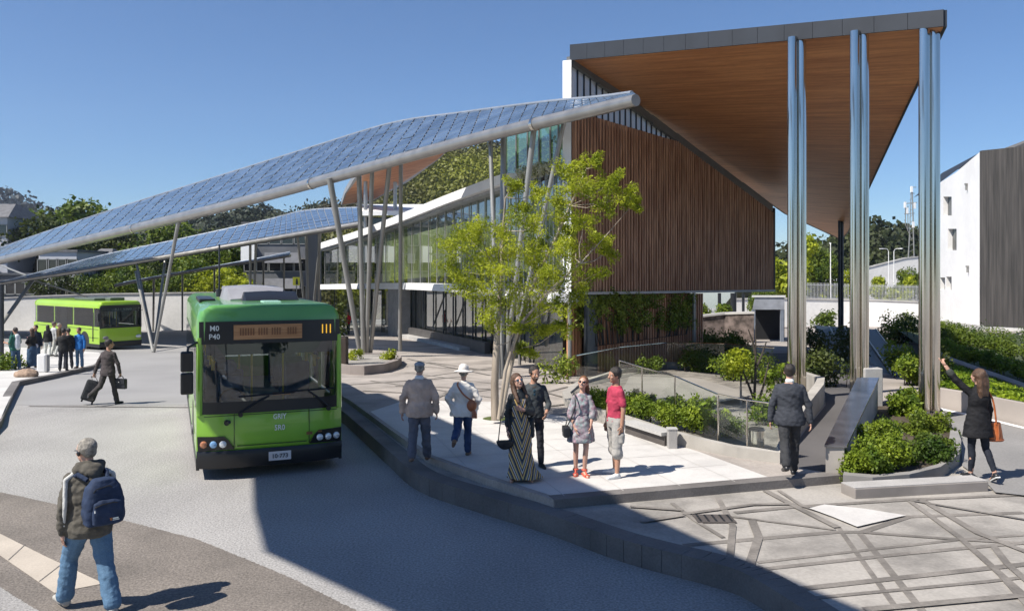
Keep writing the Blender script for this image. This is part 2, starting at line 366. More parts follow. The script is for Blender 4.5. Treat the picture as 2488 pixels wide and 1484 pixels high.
up = [(1345, 1213), (1600, 1191), (1880, 1168), (2052, 1152), (2140, 1090), (2240, 985), (2262, 960), (2240, 880), (2500, 800), (2300, 775), (1500, 775), (760, 806), (770, 860), (800, 915), (832, 962), (930, 1030), (1040, 1108), (1180, 1160)]
m = MB(); slab(m, [P2(x, y, HU) for x, y in up], HU, 0.3); struct('upper_plaza', m, footpath_m)
m = MB()
f0, f1 = Vector((*P2(1345, 1213, HU), 0)), Vector((*P2(2054, 1152, HU), 0))
d = (f1 - f0).normalized(); n = Vector((d.y, -d.x, 0))
m.hexa([f0 + n * .04 + Vector((0, 0, .02)), f1 + n * .04 + Vector((0, 0, .02)), f1 - n * .2 + Vector((0, 0, .02)), f0 - n * .2 + Vector((0, 0, .02))],
       [f0 + n * .04 + Vector((0, 0, HU + .008)), f1 + n * .04 + Vector((0, 0, HU + .008)), f1 - n * .2 + Vector((0, 0, HU + .008)), f0 - n * .2 + Vector((0, 0, HU + .008))])
struct('step_kerb', m, kerb_m)
wp = [(985, 972), (1190, 976), (1330, 1005), (1450, 1026), (1560, 1054), (1700, 1098), (1878, 1163), (1600, 1187), (1352, 1208), (1190, 1155), (1052, 1106), (950, 1036), (900, 1000)]
m = MB(); sheet(m, [P2(x, y, HU) for x, y in wp], HU + 0.005); struct('white_paving', m, white_pl_m)
def strip(mb, pts, w, h):
    pts = [Vector(p) for p in pts]
    N = []
    for i in range(len(pts)):
        d = (pts[min(i + 1, len(pts) - 1)] - pts[max(i - 1, 0)]).normalized(); N.append(Vector((-d.y, d.x)) * w / 2)
    for i in range(len(pts) - 1):
        q = [pts[i] - N[i], pts[i + 1] - N[i + 1], pts[i + 1] + N[i + 1], pts[i] + N[i]]; mb.quad(*[(p.x, p.y, gz(p.y) + h) for p in q])
def zc(x, y): return ((2200 + x / 1.3122) * .6074, (1800 + y / 1.3122) * .6074)
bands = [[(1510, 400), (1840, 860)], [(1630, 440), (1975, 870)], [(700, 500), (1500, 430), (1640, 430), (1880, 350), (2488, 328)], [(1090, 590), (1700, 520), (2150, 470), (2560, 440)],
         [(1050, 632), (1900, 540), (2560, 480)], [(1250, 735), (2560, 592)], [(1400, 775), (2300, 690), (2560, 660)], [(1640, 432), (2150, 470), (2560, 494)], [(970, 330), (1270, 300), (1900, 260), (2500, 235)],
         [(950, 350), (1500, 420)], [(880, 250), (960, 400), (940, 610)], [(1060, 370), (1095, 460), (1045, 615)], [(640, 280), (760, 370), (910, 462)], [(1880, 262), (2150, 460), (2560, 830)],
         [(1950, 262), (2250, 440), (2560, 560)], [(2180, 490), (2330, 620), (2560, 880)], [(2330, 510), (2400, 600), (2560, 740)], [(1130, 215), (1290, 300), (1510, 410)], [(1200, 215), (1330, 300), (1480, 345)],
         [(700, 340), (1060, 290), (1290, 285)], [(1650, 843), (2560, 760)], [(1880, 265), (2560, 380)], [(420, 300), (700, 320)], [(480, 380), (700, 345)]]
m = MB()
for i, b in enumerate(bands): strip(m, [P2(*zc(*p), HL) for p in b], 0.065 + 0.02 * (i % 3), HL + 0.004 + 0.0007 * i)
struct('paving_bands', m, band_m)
m = MB(); sheet(m, [P2(*zc(x, y), HL) for x, y in [(1360, 312), (1440, 292), (1660, 316), (1868, 350), (1612, 410), (1480, 356)]], HL + 0.024); struct('white_paving_diamond', m, white_pl_m)
m = MB()                                           # thin dark bands painting the canopy lattice shadow onto the far paving
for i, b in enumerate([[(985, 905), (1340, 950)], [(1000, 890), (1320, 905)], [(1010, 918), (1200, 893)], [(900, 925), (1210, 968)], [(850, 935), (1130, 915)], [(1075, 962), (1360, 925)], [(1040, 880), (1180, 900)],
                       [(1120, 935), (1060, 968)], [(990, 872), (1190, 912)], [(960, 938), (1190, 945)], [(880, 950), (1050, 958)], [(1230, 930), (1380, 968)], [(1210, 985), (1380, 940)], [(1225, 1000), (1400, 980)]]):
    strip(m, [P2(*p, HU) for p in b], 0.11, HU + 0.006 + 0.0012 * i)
struct('far_lattice_shadow', m, band_m)
m = MB()                                           # fine joints between the white slabs
ox, ov, on = Vector(P2(1345, 1213, HU)), None, None
ov = (Vector(P2(1880, 1168, HU)) - ox).normalized(); on = Vector((-ov.y, ov.x))
def inside(p, poly):
    c_ = False
    for a, b in zip(poly, poly[1:] + poly[:1]):
        if (a[1] > p[1]) != (b[1] > p[1]) and p[0] < (b[0] - a[0]) * (p[1] - a[1]) / (b[1] - a[1]) + a[0]: c_ = not c_
    return c_
wpp = [P2(x, y, HU) for x, y in wp]
for d1, d2 in ((ov, on), (on, ov)):
    for k in range(-9, 12):
        run = None; c0_ = ox + d2 * (.9 * k + .2)
        for t in range(-100, 101):
            p = c0_ + d1 * (t * .12)
            if inside(p, wpp): run = (run[0], p) if run else (p, p)
            elif run:
                break
        if run and (run[1] - run[0]).length > .3: strip(m, [run[0], run[1]], .012, HU + .0075 + (.0012 if d1 is on else 0))
struct('white_paving_joints', m, mk('joint_pale', (.42, .40, .375), .9))
m = MB(); sheet(m, [P2(x, y, HU) for x, y in [(1895, 1128), (1930, 1082), (1968, 1032), (2006, 985), (2006, 962), (1945, 928), (1890, 900), (1690, 893), (1692, 858), (1905, 858), (2000, 862), (2070, 905), (2084, 1003), (2005, 1147)]], HU + .008); struct('ramp', m, mk('ramp_shade_asphalt', (.085, .08, .08), .9, var=.2, vs=.5, coords='World'))  # asphalt sheet toned dark to carry the shade over ramp and passage
# ---- right-hand street
st = [(2262, 986), (2300, 1030), (2335, 1085), (2338, 1135), (2400, 1180), (2418, 1200), (2700, 1230), (3000, 1230), (3000, 1150), (2700, 1085), (2488, 1043), (2370, 1012)]
m = MB(); sheet(m, [P2(x, y, HL) for x, y in st], HL + 0.03)
street_m = mk('street_asphalt', (0.215, 0.208, 0.20), 0.9, var=0.12, vs=0.5, fine=0.12, fs=30, coords='World'); struct('street', m, street_m)
m = MB(); strip(m, [P2(*p, HL) for p in [(2258, 989), (2300, 1000), (2370, 1014), (2488, 1043), (2700, 1098)]], 0.16, HL + 0.036); struct('street_edge_line', m, white_m)
# ---- traffic island on the left
isl = [(-160, 1150), (-40, 1060), (0, 1022), (30, 955), (46, 927), (130, 910), (239, 886), (262, 872), (240, 856), (150, 848), (0, 842), (-160, 838)]
m = MB(); slab(m, [P2(x, y, .15) for x, y in isl], 0.15, 0.5); struct('pavement_island', m, mk('island_concrete', (0.50, 0.485, 0.46), 0.85, var=0.08, vs=0.8, fine=0.05, fs=20, coords='World'))
m = MB()
ip = [Vector((*P2(x, y, .15), 0)) for x, y in isl[:8]]
for a, b in zip(ip, ip[1:]):
    d = (b - a).normalized(); n = Vector((d.y, -d.x, 0)); zl = lambda p, h: Vector((p.x, p.y, gz(p.y) + h))
    if n.x < 0 and abs(n.x) > abs(n.y): n = -n
    m.hexa([zl(a + n * .03, -.3), zl(b + n * .03, -.3), zl(b - n * .2, -.3), zl(a - n * .2, -.3)], [zl(a + n * .03, .158), zl(b + n * .03, .158), zl(b - n * .2, .158), zl(a - n * .2, .158)])
struct('island_kerb', m, kerb_m)
# ---- far hills with woodland
def ridge(name, pts, Yf, mat, fmat, fname, flabel, n, cr, size, seed, depth=60, base=-14):
    rng = np.random.default_rng(seed); pts = sorted(pts); x0, x1 = pts[0][0], pts[-1][0]
    cols = 70; rows = 9; g = []
    for i in range(cols + 1):
        x = x0 + (x1 - x0) * i / cols; _, y, s = lerp_list(pts, x); top = W(x, y, s)
        col = []
        for j in range(rows + 1):
            t = j / rows; Y = Yf + (top.y - Yf) * t; X = top.x * (Y / top.y) ** 0.6
            z = base + (top.z - base) * (t ** 0.8) + mnoise.noise(Vector((X * .03, Y * .03, seed))) * 3 * t * (1 - t) * 4
            col.append(Vector((X, Y, z)))
        col.append(Vector((top.x, top.y + depth, base)))
        g.append(col)
    m = MB(); nr = rows + 2
    m.add([v for c in g for v in c], [(i * nr + j, (i + 1) * nr + j, (i + 1) * nr + j + 1, i * nr + j + 1) for i in range(cols) for j in range(nr - 1)])
    o = struct(name, m, mat, smooth=True, ang=180)
    cs, rs, ns = [], [], []
    for k in range(n):
        i = rng.integers(0, cols); j = min(rows - 1, int(rows * rng.uniform(0.1, 1.0) ** 0.7)); a, b = rng.uniform(0, 1, 2)
        p = g[i][j].lerp(g[i + 1][j], a).lerp(g[i][j + 1].lerp(g[i + 1][j + 1], a), b); r = cr * rng.uniform(.55, 1.35)
        cs.append((p.x, p.y, p.z + r * .1)); rs.append(r); ns.append(int(46 * (r / cr) ** 1.3))
    f = link_mesh(fname, quads_mesh(fname, leaves(cs, rs, ns, size, .7, rng, shell=.75, squash=.75), fmat)); tag(f, flabel, 'woodland', kind='stuff')
ridge('green_hill', [(700, 560, 9), (800, 520, 9), (880, 500, 9), (940, 478, 9), (970, 440, 9), (1010, 402, 8.5), (1080, 376, 8), (1130, 368, 8), (1190, 362, 8), (1240, 356, 8), (1330, 352, 8), (1500, 380, 8)], 125, hill_m, forest_m, 'forest', 'green wooded hillside rising behind the glass station hall', 2600, 3.0, .9, 3)
ridge('left_hills', [(-500, 560, 7), (-150, 545, 7), (100, 560, 7), (300, 565, 7), (430, 556, 7), (500, 532, 7), (545, 514, 7), (585, 525, 7), (640, 512, 7), (690, 516, 7), (740, 532, 7), (790, 492, 7), (830, 498, 7), (900, 520, 7), (1000, 560, 7)], 190, hill_m, forest_far_m, 'forest', 'dull green wooded hills on the skyline behind the solar canopies', 1100, 3.6, 1.6, 5)
ridge('far_mountain', [(-700, 440, 3), (-300, 455, 3), (-60, 470, 3), (0, 484, 3), (40, 494, 3), (70, 503, 3), (110, 520, 3), (180, 545, 3), (300, 600, 3)], 480, mk('mountain_ground_haze', (0.035, 0.05, 0.07), 0.95, var=0.2, vs=0.02, coords='World'), leafmat('leaf_mountain_haze', (0.022, 0.033, 0.045), (0.04, 0.055, 0.06), 0.02, 0.1), 'forest', 'wooded mountain slope with blue haze in its colours at the far left skyline', 320, 11, 5, 8)  # ground and leaf colours are tinted blue for distance haze
ridge('right_hill', [(1860, 620, 11), (1960, 600, 11), (2040, 590, 11), (2100, 552, 11), (2125, 545, 11), (2160, 560, 11), (2200, 568, 11), (2240, 588, 11), (2290, 600, 11), (2400, 640, 11)], 130, hill_m, leafmat('leaf_rh', (0.014, 0.024, 0.008), (0.05, 0.06, 0.014), 0.06, 0.2), 'forest', 'dark wooded hill behind the fenced wall and radio mast', 420, 3.0, 1.3, 9)
# ================================================================== station hall with timber roof
station = thing('station_building', 'glass and timber station hall with a tilted timber soffit roof on tall steel columns', 'station', W(1385, 945, 76))
ST_O = station.location.copy()
def part(mb, name, mat, parent=None, **k):
    o = mb.build(name, mat, **k)
    o.parent = parent or station; o.matrix_parent_inverse = Matrix.Translation(-ST_O); return o
def plane3(a, b, c):
    n = (b - a).cross(c - a).normalized(); return a, n
RA, RB, RC = W(1387, 146, 76), W(2295, 63, 113), W(2043, 580, 40.7)
_po, _pn = plane3(RA, RB, RC)
def onroof(x, y):                                   # the place on the roof's underside seen at x,y
    d = W(x, y, 1.0) - Vector((0, 0, CZ)); o = Vector((0, 0, CZ)); t = (_po - o).dot(_pn) / d.dot(_pn); return o + d * t
rim = [onroof(1387, 146), onroof(2295, 63), onroof(2202, 258), onroof(2110, 457), onroof(2060, 563), onroof(2043, 582), onroof(2026, 573), onroof(1908, 519), onroof(1700, 374)]
ths = [.47, .33, .32, .32, .3, .3, .3, .32, .4]
m = MB(); m.add(rim, [tuple(range(len(rim)))]); sof = part(m, 'soffit', wood_m)
m = MB()
topr = [p + Vector((0, 0, t)) for p, t in zip(rim, ths)]
m.add(topr, [tuple(range(len(rim)))]); part(m, 'roof', slate_m)
m = MB(); n = len(rim)
c = sum(rim, Vector()) / n
def fascia_run(a, b, ta, tb, k):
    for i in range(k):
        p, q = a.lerp(b, (i + .006) / k), a.lerp(b, (i + .994) / k); t0 = ta + (tb - ta) * i / k; t1 = ta + (tb - ta) * (i + 1) / k
        d = (b - a); nn = Vector((d.y, -d.x, 0)).normalized()
        if nn.dot(p - c) < 0: nn = -nn
        e = nn * .05; lo = Vector((0, 0, -.02)); q0 = [p - e * .2 + lo, q - e * .2 + lo, q + e + lo, p + e + lo]
        m.hexa(q0, [v + Vector((0, 0, t0 + .03 if k_ in (0, 3) else t1 + .03)) for k_, v in enumerate(q0)])
fascia_run(rim[0], rim[1], .47, .33, 15)
for i in range(1, n): fascia_run(rim[i], rim[(i + 1) % n], ths[i], ths[(i + 1) % n], 3)
part(m, 'fascia', slate_m)
# ---- slatted first-floor screen
WS = [(1385, 76), (1873, 50)]
def swall(x): return 76 + (50 - 76) * (x - 1385) / (1873 - 1385)
def edge_y(x): return 150 + (505 - 150) * (x - 1390) / (1870 - 1390)      # underside of the roof along the wall
def slat_bot(x): return 709 - 6 * (x - 1385) / 488
def slat_top(x): return max(edge_y(x) + 10, 272 + (345 - 272) * (x - 1390) / 250 if x < 1640 else 0)
wd0, wd1 = W(1385, 700, 76), W(1873, 700, 50); wdir = Vector((wd1.x - wd0.x, wd1.y - wd0.y, 0)).normalized(); wn = Vector((wdir.y, -wdir.x, 0))
def wallp(x, y, off=0.0): return W(x, y, swall(x)) + wn * off
def xt(t):                                          # screen column for a fraction t of real wall length
    a, b = 1 / 76, 1 / 50; D0, D1 = F / 76, F / 50; D = D0 + (D1 - D0) * t; s = F / D
    X = wd0.x + (wd1.x - wd0.x) * t; return CX + X * s
m = MB(); NS = 92
for i in range(NS):
    t = (i + .5) / NS; x = xt(t); p = wallp(x, slat_bot(x)); q = wallp(x, slat_top(x)); h = q.z - p.z
    cpt = Vector((p.x, p.y, (p.z + q.z) / 2)) + wn * .09
    jr = random.Random(i); m.box(cpt + wn * jr.uniform(-.012, .012), (.074 + jr.uniform(-.014, .014), .13, h), math.atan2(wdir.y, wdir.x))
part(m, 'slat_screen', slat_m)
m = MB()
ys = [1386, 1450, 1520, 1580, 1640, 1700, 1800, 1872]
lo = [wallp(x, slat_bot(x) + 1, -.06) for x in ys]; hi = [wallp(x, slat_top(x) + 3, -.06) for x in ys]
for i in range(len(ys) - 1): m.quad(lo[i], lo[i + 1], hi[i + 1], hi[i])
part(m, 'screen_backing', slatback_m)
m = MB()                                            # clerestory glass between slats and soffit
gx = [1388, 1450, 1520, 1580, 1632]
for a, b in zip(gx, gx[1:]): m.quad(wallp(a, slat_top(a) + 1, -.03), wallp(b, slat_top(b) + 1, -.03), wallp(b, edge_y(b) - 14, -.03), wallp(a, edge_y(a) - 14, -.03))
part(m, 'clerestory_glass', glass_sky)
m = MB()
for i in range(22):
    x = xt(i / 21 * .46 + .003); y0, y1 = slat_top(x), edge_y(x) - 12
    if y0 > y1: part(MB().tube(wallp(x, y0), wallp(x, y1), .03, n=6), 'clerestory_mullion', dark_m)
m = MB()                                            # grey beam under the roof edge along the wall
for a, b in zip(ys, ys[1:]):
    m.hexa([wallp(a, edge_y(a) + 12, .12), wallp(b, edge_y(b) + 8, .12), wallp(b, edge_y(b) + 8, -.15), wallp(a, edge_y(a) + 12, -.15)], [wallp(a, edge_y(a) - 10, .12), wallp(b, edge_y(b) - 8, .12), wallp(b, edge_y(b) - 8, -.15), wallp(a, edge_y(a) - 10, -.15)])
part(m, 'eaves_beam', mk('eaves_grey', (0.11, 0.115, 0.12), .5, var=.1))
m = MB()                                            # pale ledge under the slats and the floor behind it
m.hexa([wallp(1380, 716, .2), wallp(1874, 708, .2), wallp(1874, 708, -5), wallp(1380, 716, -5)], [wallp(1380, 709.5, .2), wallp(1874, 703.5, .2), wallp(1874, 703.5, -5), wallp(1380, 709.5, -5)])
part(m, 'floor_ledge', conc_m)
m = MB(); x = 1873.5
m.hexa([wallp(x, 703, .15), wallp(x + 3, 703, .15), wallp(x + 3, 703, -6), wallp(x, 703, -6)], [wallp(x, 505, .15), wallp(x + 3, 507, .15), wallp(x + 3, 507, -6), wallp(x, 505, -6)])
part(m, 'end_wall', mk('end_cladding', (.03, .024, .02), .7))
m = MB()                                            # white corner fin
m.hexa([W(1367, 716, 75.6), W(1388, 716, 77), W(1388, 716, 75), W(1367, 716, 74)], [W(1367, 148, 75.6), W(1388, 146, 77), W(1388, 146, 75), W(1367, 148, 74)])
part(m, 'corner_fin', white_m)
m = MB(); m.tube(W(1384, 946, 77.5), W(1384, 712, 77.5), .06, n=10); part(m, 'corner_post', post_m)
m = MB(); m.tube(W(1686, 884, 60.6), W(1686, 708, 60.6), .07, n=10); part(m, 'wall_post', post_m)
# ---- ground-floor timber slats under the screen
m = MB()
for i in range(52):
    t = (i + .5) / 52 * .575; x = xt(t); zt = wallp(x, slat_bot(x) + 8).z; p = wallp(x, 700); zb = gz(p.y) + HU
    m.box((p.x - wn.x * .12, p.y - wn.y * .12, (zt + zb) / 2), (.09, .10, zt - zb), math.atan2(wdir.y, wdir.x))
part(m, 'lower_slats', woodfence_m)
m = MB(); a, b = wallp(1386, 700, -.3), wallp(1686, 700, -.3)
m.quad(Vector((a.x, a.y, -1)), Vector((b.x, b.y, -1)), Vector((b.x, b.y, 2.7)), Vector((a.x, a.y, 2.8))); part(m, 'lower_backing', slatback_m)
# ---- tall steel columns in pairs
for (x, s, zb, r) in [(1936, 98.3, HU, .118), (2088, 104.6, HU, .113), (2258, 110.5, HU, .118), (2043, 46, -.5, .075)]:
    for k in (-1, 1):
        p = W(x, 660, s) + Vector((k * r * 0.98, k * r * .12, 0)); xx = CX + p.x * s
        d = (_po - p).dot(_pn) / _pn.z; zt = p.z + d
        m = MB(); m.tube((p.x, p.y, gz(p.y) + zb - .3), (p.x, p.y, zt + .02), r, n=24); part(m, 'column', steel_m if s > 60 else dark_m, smooth=True)
        if s > 60: part(MB().tube((p.x, p.y, gz(p.y) + zb - .02), (p.x, p.y, gz(p.y) + zb + .05), r * 1.5, n=24), 'base_plate', steel_m)
# ---- glazed hall running back to the left
FS = [(700, 21.5), (790, 24.5), (845, 26.6), (900, 29.5), (990, 35.5), (1100, 45), (1175, 52.5), (1240, 60), (1300, 66.5), (1385, 76)]
def sfac(x): return lerp_list(FS, x)[1]
def fac(x, y, off=0.0):
    p = W(x, y, sfac(x)); a, b = W(x - 5, y, sfac(x - 5)), W(x + 5, y, sfac(x + 5)); d = Vector((b.x - a.x, b.y - a.y, 0)).normalized(); return p + Vector((d.y, -d.x, 0)) * off
def dep(x): return min(6.0, max(.25, (W(1385, 700, 76) - W(x, 700, sfac(x))).length * 1.1 - .3))
def roofband(x): return lerp_list([(780, 606), (790, 602), (900, 570), (990, 538), (1100, 497), (1180, 470), (1250, 447), (1330, 428), (1385, 415)], x)[1]
def slabband(x): return lerp_list([(780, 692), (790, 691), (900, 688), (1000, 687), (1100, 690), (1180, 697), (1385, 713)], x)[1]
def basey(x): s = sfac(x); Y = F / s; return HY + (CZ - gz(Y) - HU) * s
fx = [790, 830, 870, 910, 950, 990, 1030, 1070, 1110, 1150, 1190, 1230, 1270, 1310, 1350, 1385]
m = MB()
for a, b in zip(fx, fx[1:]): m.quad(fac(a, slabband(a)), fac(b, slabband(b)), fac(b, roofband(b)), fac(a, roofband(a)))
part(m, 'upper_glazing', glass_fac)
m = MB()
for a, b in zip(fx, fx[1:]): m.quad(fac(a, basey(a), -.6), fac(b, basey(b), -.6), fac(b, slabband(b) + 5, -.6), fac(a, slabband(a) + 5, -.6))
part(m, 'lower_glazing', glass_fac)
m = MB()
for i in range(30):
    x = 790 + (1385 - 790) * (i / 29) ** .88; part(MB().tube(fac(x, slabband(x), .05), fac(x, roofband(x), .05), .032, n=6), 'mullion', tube_m)
m = MB()
for i in range(26):
    x = 800 + (1385 - 800) * (i / 25) ** .9; part(MB().tube(fac(x, basey(x), -.52), fac(x, slabband(x) + 6, -.52), .05, n=6), 'mullion', dark_m)
def band(top, bot, o0, o1, mat, name, xs=fx):
    m = MB()
    for a, b in zip(xs, xs[1:]):
        oa, ob = max(o1, -dep(a)), max(o1, -dep(b))
        m.hexa([fac(a, bot(a), o0), fac(b, bot(b), o0), fac(b, bot(b), ob), fac(a, bot(a), oa)], [fac(a, top(a), o0), fac(b, top(b), o0), fac(b, top(b), ob), fac(a, top(a), oa)])
    return part(m, name, mat)
fx2 = [x for x in fx if x <= 1270]
band(lambda x: roofband(x) - 10 - 10 * (x - 790) / 460, lambda x: roofband(x) + 4, .7, -3, white_m, 'sloping_roof', fx2)
band(lambda x: roofband(x) + 5, lambda x: roofband(x) + 8 + 3 * (x - 790) / 460, .45, -1.5, mk('eave_grey', (.32, .33, .34), .6), 'roof_trim', fx2)
band(lambda x: slabband(x), lambda x: slabband(x) + 12 + 10 * (x - 790) / 600, .55, -4, white_m, 'floor_band')
# tall glazed bay beside the corner
m = MB(); bx = [1235, 1275, 1310, 1345, 1384]
for a, b in zip(bx, bx[1:]): m.quad(fac(a, roofband(a) - 12, .1), fac(b, roofband(b) - 12, .1), fac(b, 285 - 23 * (b - 1235) / 149, .1), fac(a, 285 - 23 * (a - 1235) / 149, .1))
part(m, 'tall_glazing', glassmat('tall_glass', (.55, .85, .65), .45, .02, (.10, .22, .10), 1.5, .16))
m = MB()
for x in (1235, 1262, 1290, 1318, 1346, 1366): part(MB().tube(fac(x, roofband(x) - 10, .13), fac(x, 285 - 23 * (x - 1235) / 149, .13), .035, n=6), 'mullion', tube_m)
# interior: back walls, floors, columns so the glass has depth
m = MB()
for a, b in zip(fx, fx[1:]): m.quad(fac(a, slabband(a) + 8, -dep(a)), fac(b, slabband(b) + 8, -dep(b)), fac(b, roofband(b) - 20, -dep(b)), fac(a, roofband(a) - 20, -dep(a)))
part(m, 'upper_interior_wall', mk('inner_green_reflection', (.06, .08, .03), .8, vs=.22, coords='World', col2=(.34, .38, .14)))  # mottled green paints the hillside reflection onto the back wall
m = MB()
for a, b in zip(fx, fx[1:]): m.quad(fac(a, basey(a) + 4, -dep(a) - .3), fac(b, basey(b) + 4, -dep(b) - .3), fac(b, slabband(b) + 8, -dep(b) - .3), fac(a, slabband(a) + 8, -dep(a) - .3))
part(m, 'lower_interior_wall', mk('inner_dark', (.06, .065, .07), .7, var=.6, vs=.5, coords='World', col2=(.16, .165, .16)))
m = MB()
for x in (860, 930, 1010, 1060, 1120, 1180): part(MB().tube(fac(x, basey(x), -3), fac(x, slabband(x), -3), .12, n=8), 'inner_column', post_m)
# solid grey pier and dark plinth wall at street level
m = MB(); s_ = sfac(966)
m.hexa([fac(954, basey(954), .35), fac(980, basey(980), .35), fac(980, basey(980), -.5), fac(954, basey(954), -.5)], [fac(954, 700, .35), fac(980, 700, .35), fac(980, 700, -.5), fac(954, 700, -.5)]); part(m, 'entrance_pier', mk('pier_grey', (.22, .225, .23), .6))
band(lambda x: 795 + (832 - 795) * (x - 990) / 185, basey, -.05, -.3, mk('plinth_dark', (.07, .066, .064), .5, var=.2, vs=1.2, coords='World'), 'plinth_wall', [990, 1020, 1050, 1080, 1110, 1140, 1175])
band(lambda x: basey(x) - 8, lambda x: basey(x) + 2, .5, -.1, conc_m, 'plinth_bench', [990, 1020, 1050, 1080, 1110, 1140])
m = MB()                                            # return pieces of the tower corner down to the ground
m.quad(W(1384, 712, 75.8), fac(1300, 708, .02), fac(1300, basey(1300), .02), W(1384, 945, 75.8)); part(m, 'corner_glazing', glassmat('corner_glass', (.3, .36, .34), .5, .03, (.03, .04, .04), 1.5, .1))
m = MB()
for x, y in ((1245, 900), (1275, 912)): part(MB().tube(fac(x, basey(x), .2), fac(x, 715, .2), .06, n=8), 'mullion', tube_m)
# ---- second timber roof wing behind the canopy, and low white roof
wing = thing('roof_wing', 'orange timber roof wing showing between the canopy beam and the green hill', 'roof', W(900, 440, 24))
wo_ = wing.location.copy()
def wpart(mb, name, mat):
    o = mb.build(name, mat, parent=wing); o.matrix_parent_inverse = Matrix.Translation(-wo_); return o
wp_ = [W(832, 497, 21), W(842, 470, 22.2), W(880, 420, 24.5), W(1010, 330, 28.5), W(1100, 352, 27.6), W(1062, 388, 26), W(985, 440, 23.6), W(905, 487, 21.5)]
m = MB(); m.add(wp_, [tuple(range(8))]); wpart(m, 'soffit', mk('wing_timber', (.34, .13, .05), .5, col2=(.52, .24, .11), vs=1.5, stretch=(.3, 4, 1), rot=(0, 0, -.6), coords='World'))
m = MB(); wc = sum(wp_, Vector()) / 8
for a, b in zip(wp_, wp_[1:] + wp_[:1]): m.hexa([a, b, b + (b - wc).normalized() * .4, a + (a - wc).normalized() * .4], [v + Vector((0, 0, .6)) for v in (a, b, b + (b - wc).normalized() * .4, a + (a - wc).normalized() * .4)])
m.add([v + Vector((0, 0, .5)) for v in wp_], [tuple(range(8))]); wpart(m, 'fascia', mk('wing_edge', (.25, .26, .27), .5))
m = MB()
for x in (888, 960): p = W(x, 500, 23.5); wpart(MB().tube((p.x, p.y, -3), W(x, 430, 23.5), .2, n=10), 'column', tube_m)
lowroof = MB(); L0 = [W(868, 512, 23), W(1000, 507, 23), W(1080, 510, 23), W(1078, 508, 21), W(866, 506, 21)]
lr = thing('low_roof', 'low white flat roof edge below the green hillside', 'roof', W(970, 520, 23)); lro = lr.location.copy()
m = MB(); q = [W(866, 524, 24), W(1060, 522, 24), W(1085, 506, 21), W(866, 506, 21)]; m.hexa(q, [v + Vector((0, 0, .45)) for v in q]); o = m.build('roof', white_m, parent=lr); o.matrix_parent_inverse = Matrix.Translation(-lro)
m = MB(); q = [W(872, 740, 23.4), W(1050, 740, 23.4), W(1050, 740, 21.5), W(872, 740, 21.5)]; m.hexa(q, [Vector((v.x, v.y, W(900, 524, 24).z)) for v in q]); o = m.build('wall', glass_dark, parent=lr); o.matrix_parent_inverse = Matrix.Translation(-lro)
# ================================================================== solar canopies
def canopy(label, near, far, r_of, N, M_, legs, backm, lines=None, gap=.04, gapu=.10, sub=1):
    root = thing('solar_canopy', label, 'canopy', W(*near[len(near) // 2][:3]), 0, 'solar canopies over the bus station'); O = root.location.copy()
    def cp(mb, name, mat, **k):
        o = mb.build(name, mat, **k); o.parent = root; o.matrix_parent_inverse = Matrix.Translation(-O); return o
    n3 = smooth_line([W(*p) for p in near], 8); f3 = smooth_line([W(*p) for p in far], 8)
    rr = [r_of(i / (len(n3) - 1)) for i in range(len(n3))]
    m = MB(); m.ptube([p - Vector((0, 0, r)) for p, r in zip(n3, rr)], rr, 18); cp(m, 'tube_beam', tube_m, smooth=True)
    for k in lines or []:
        i = int(k * (len(n3) - 1)); p, q = n3[i], n3[min(i + 1, len(n3) - 1)]; d = (q - p).normalized(); c = p - Vector((0, 0, rr[i]))
        m = MB(); m.tube(c - d * .06, c + d * .06, rr[i] * 1.12, n=18); cp(m, 'beam_collar', steel_m, smooth=True)
    m = MB(); m.ptube(f3, .06, 8); cp(m, 'rear_edge', panelback_m, smooth=True)
    def at(L, t): x = t * (len(L) - 1); i = min(int(x), len(L) - 2); return L[i].lerp(L[i + 1], x - i)
    def pt(t, u):
        a, b = at(n3, t), at(f3, t); p = a.lerp(b, .03 + .97 * u); return p
    m = MB()                                         # ribs: the thin frame under the panels
    for i in range(N):
        for j in range(4):
            a, b, c_, d = pt(i / N, j / 4), pt((i + 1) / N, j / 4), pt((i + 1) / N, (j + 1) / 4), pt(i / N, (j + 1) / 4); dz = Vector((0, 0, .04)); dd = Vector((0, 0, .11))
            m.hexa([a - dd, b - dd, c_ - dd, d - dd], [a - dz, b - dz, c_ - dz, d - dz])
    cp(m, 'panel_frame', backm)
    rng = random.Random(4)
    for i in range(N):
        m = MB()
        for j in range(M_ * sub):
            j0 = j % sub; j = j // sub; t0, t1 = i / N + j0 / N / sub, i / N + (j0 + 1) / N / sub
            u0, u1 = j / M_, (j + 1) / M_; t0, t1,  u0, u1 = t0, t1, u0, u1; gt = (t1 - t0) * gap; gu = (u1 - u0) * gapu
            q = [pt(t0 + gt, u0 + gu), pt(t1 - gt, u0 + gu), pt(t1 - gt, u1 - gu), pt(t0 + gt, u1 - gu)]
            nrm = (q[1] - q[0]).cross(q[3] - q[0]).normalized(); j_ = Vector((0, 0, rng.uniform(-.010, .014))); q = [v + j_ + nrm * rng.uniform(-.008, .008) for v in q]
            m.hexa([v - Vector((0, 0, .03)) for v in q], [v + Vector((0, 0, .015)) for v in q])
        cp(m, 'solar_panel', panel_m)
    for a, b, r0, r1 in legs:
        m = MB(); m.tube(a, b, r0 * .70, r1 * .70, 14); cp(m, 'leg', post_m, smooth=True)
    return root
def foot(x, y, s, h): p = W(x, y, s); p.z = gz(p.y) + h; return p
near1 = [(-420, 722, 30), (-180, 668, 32), (0, 624, 34), (220, 571, 39.5), (435, 519, 46), (650, 464, 52), (870, 403, 60), (1100, 338, 70), (1300, 287, 81), (1460, 249, 90), (1545, 229, 95)]
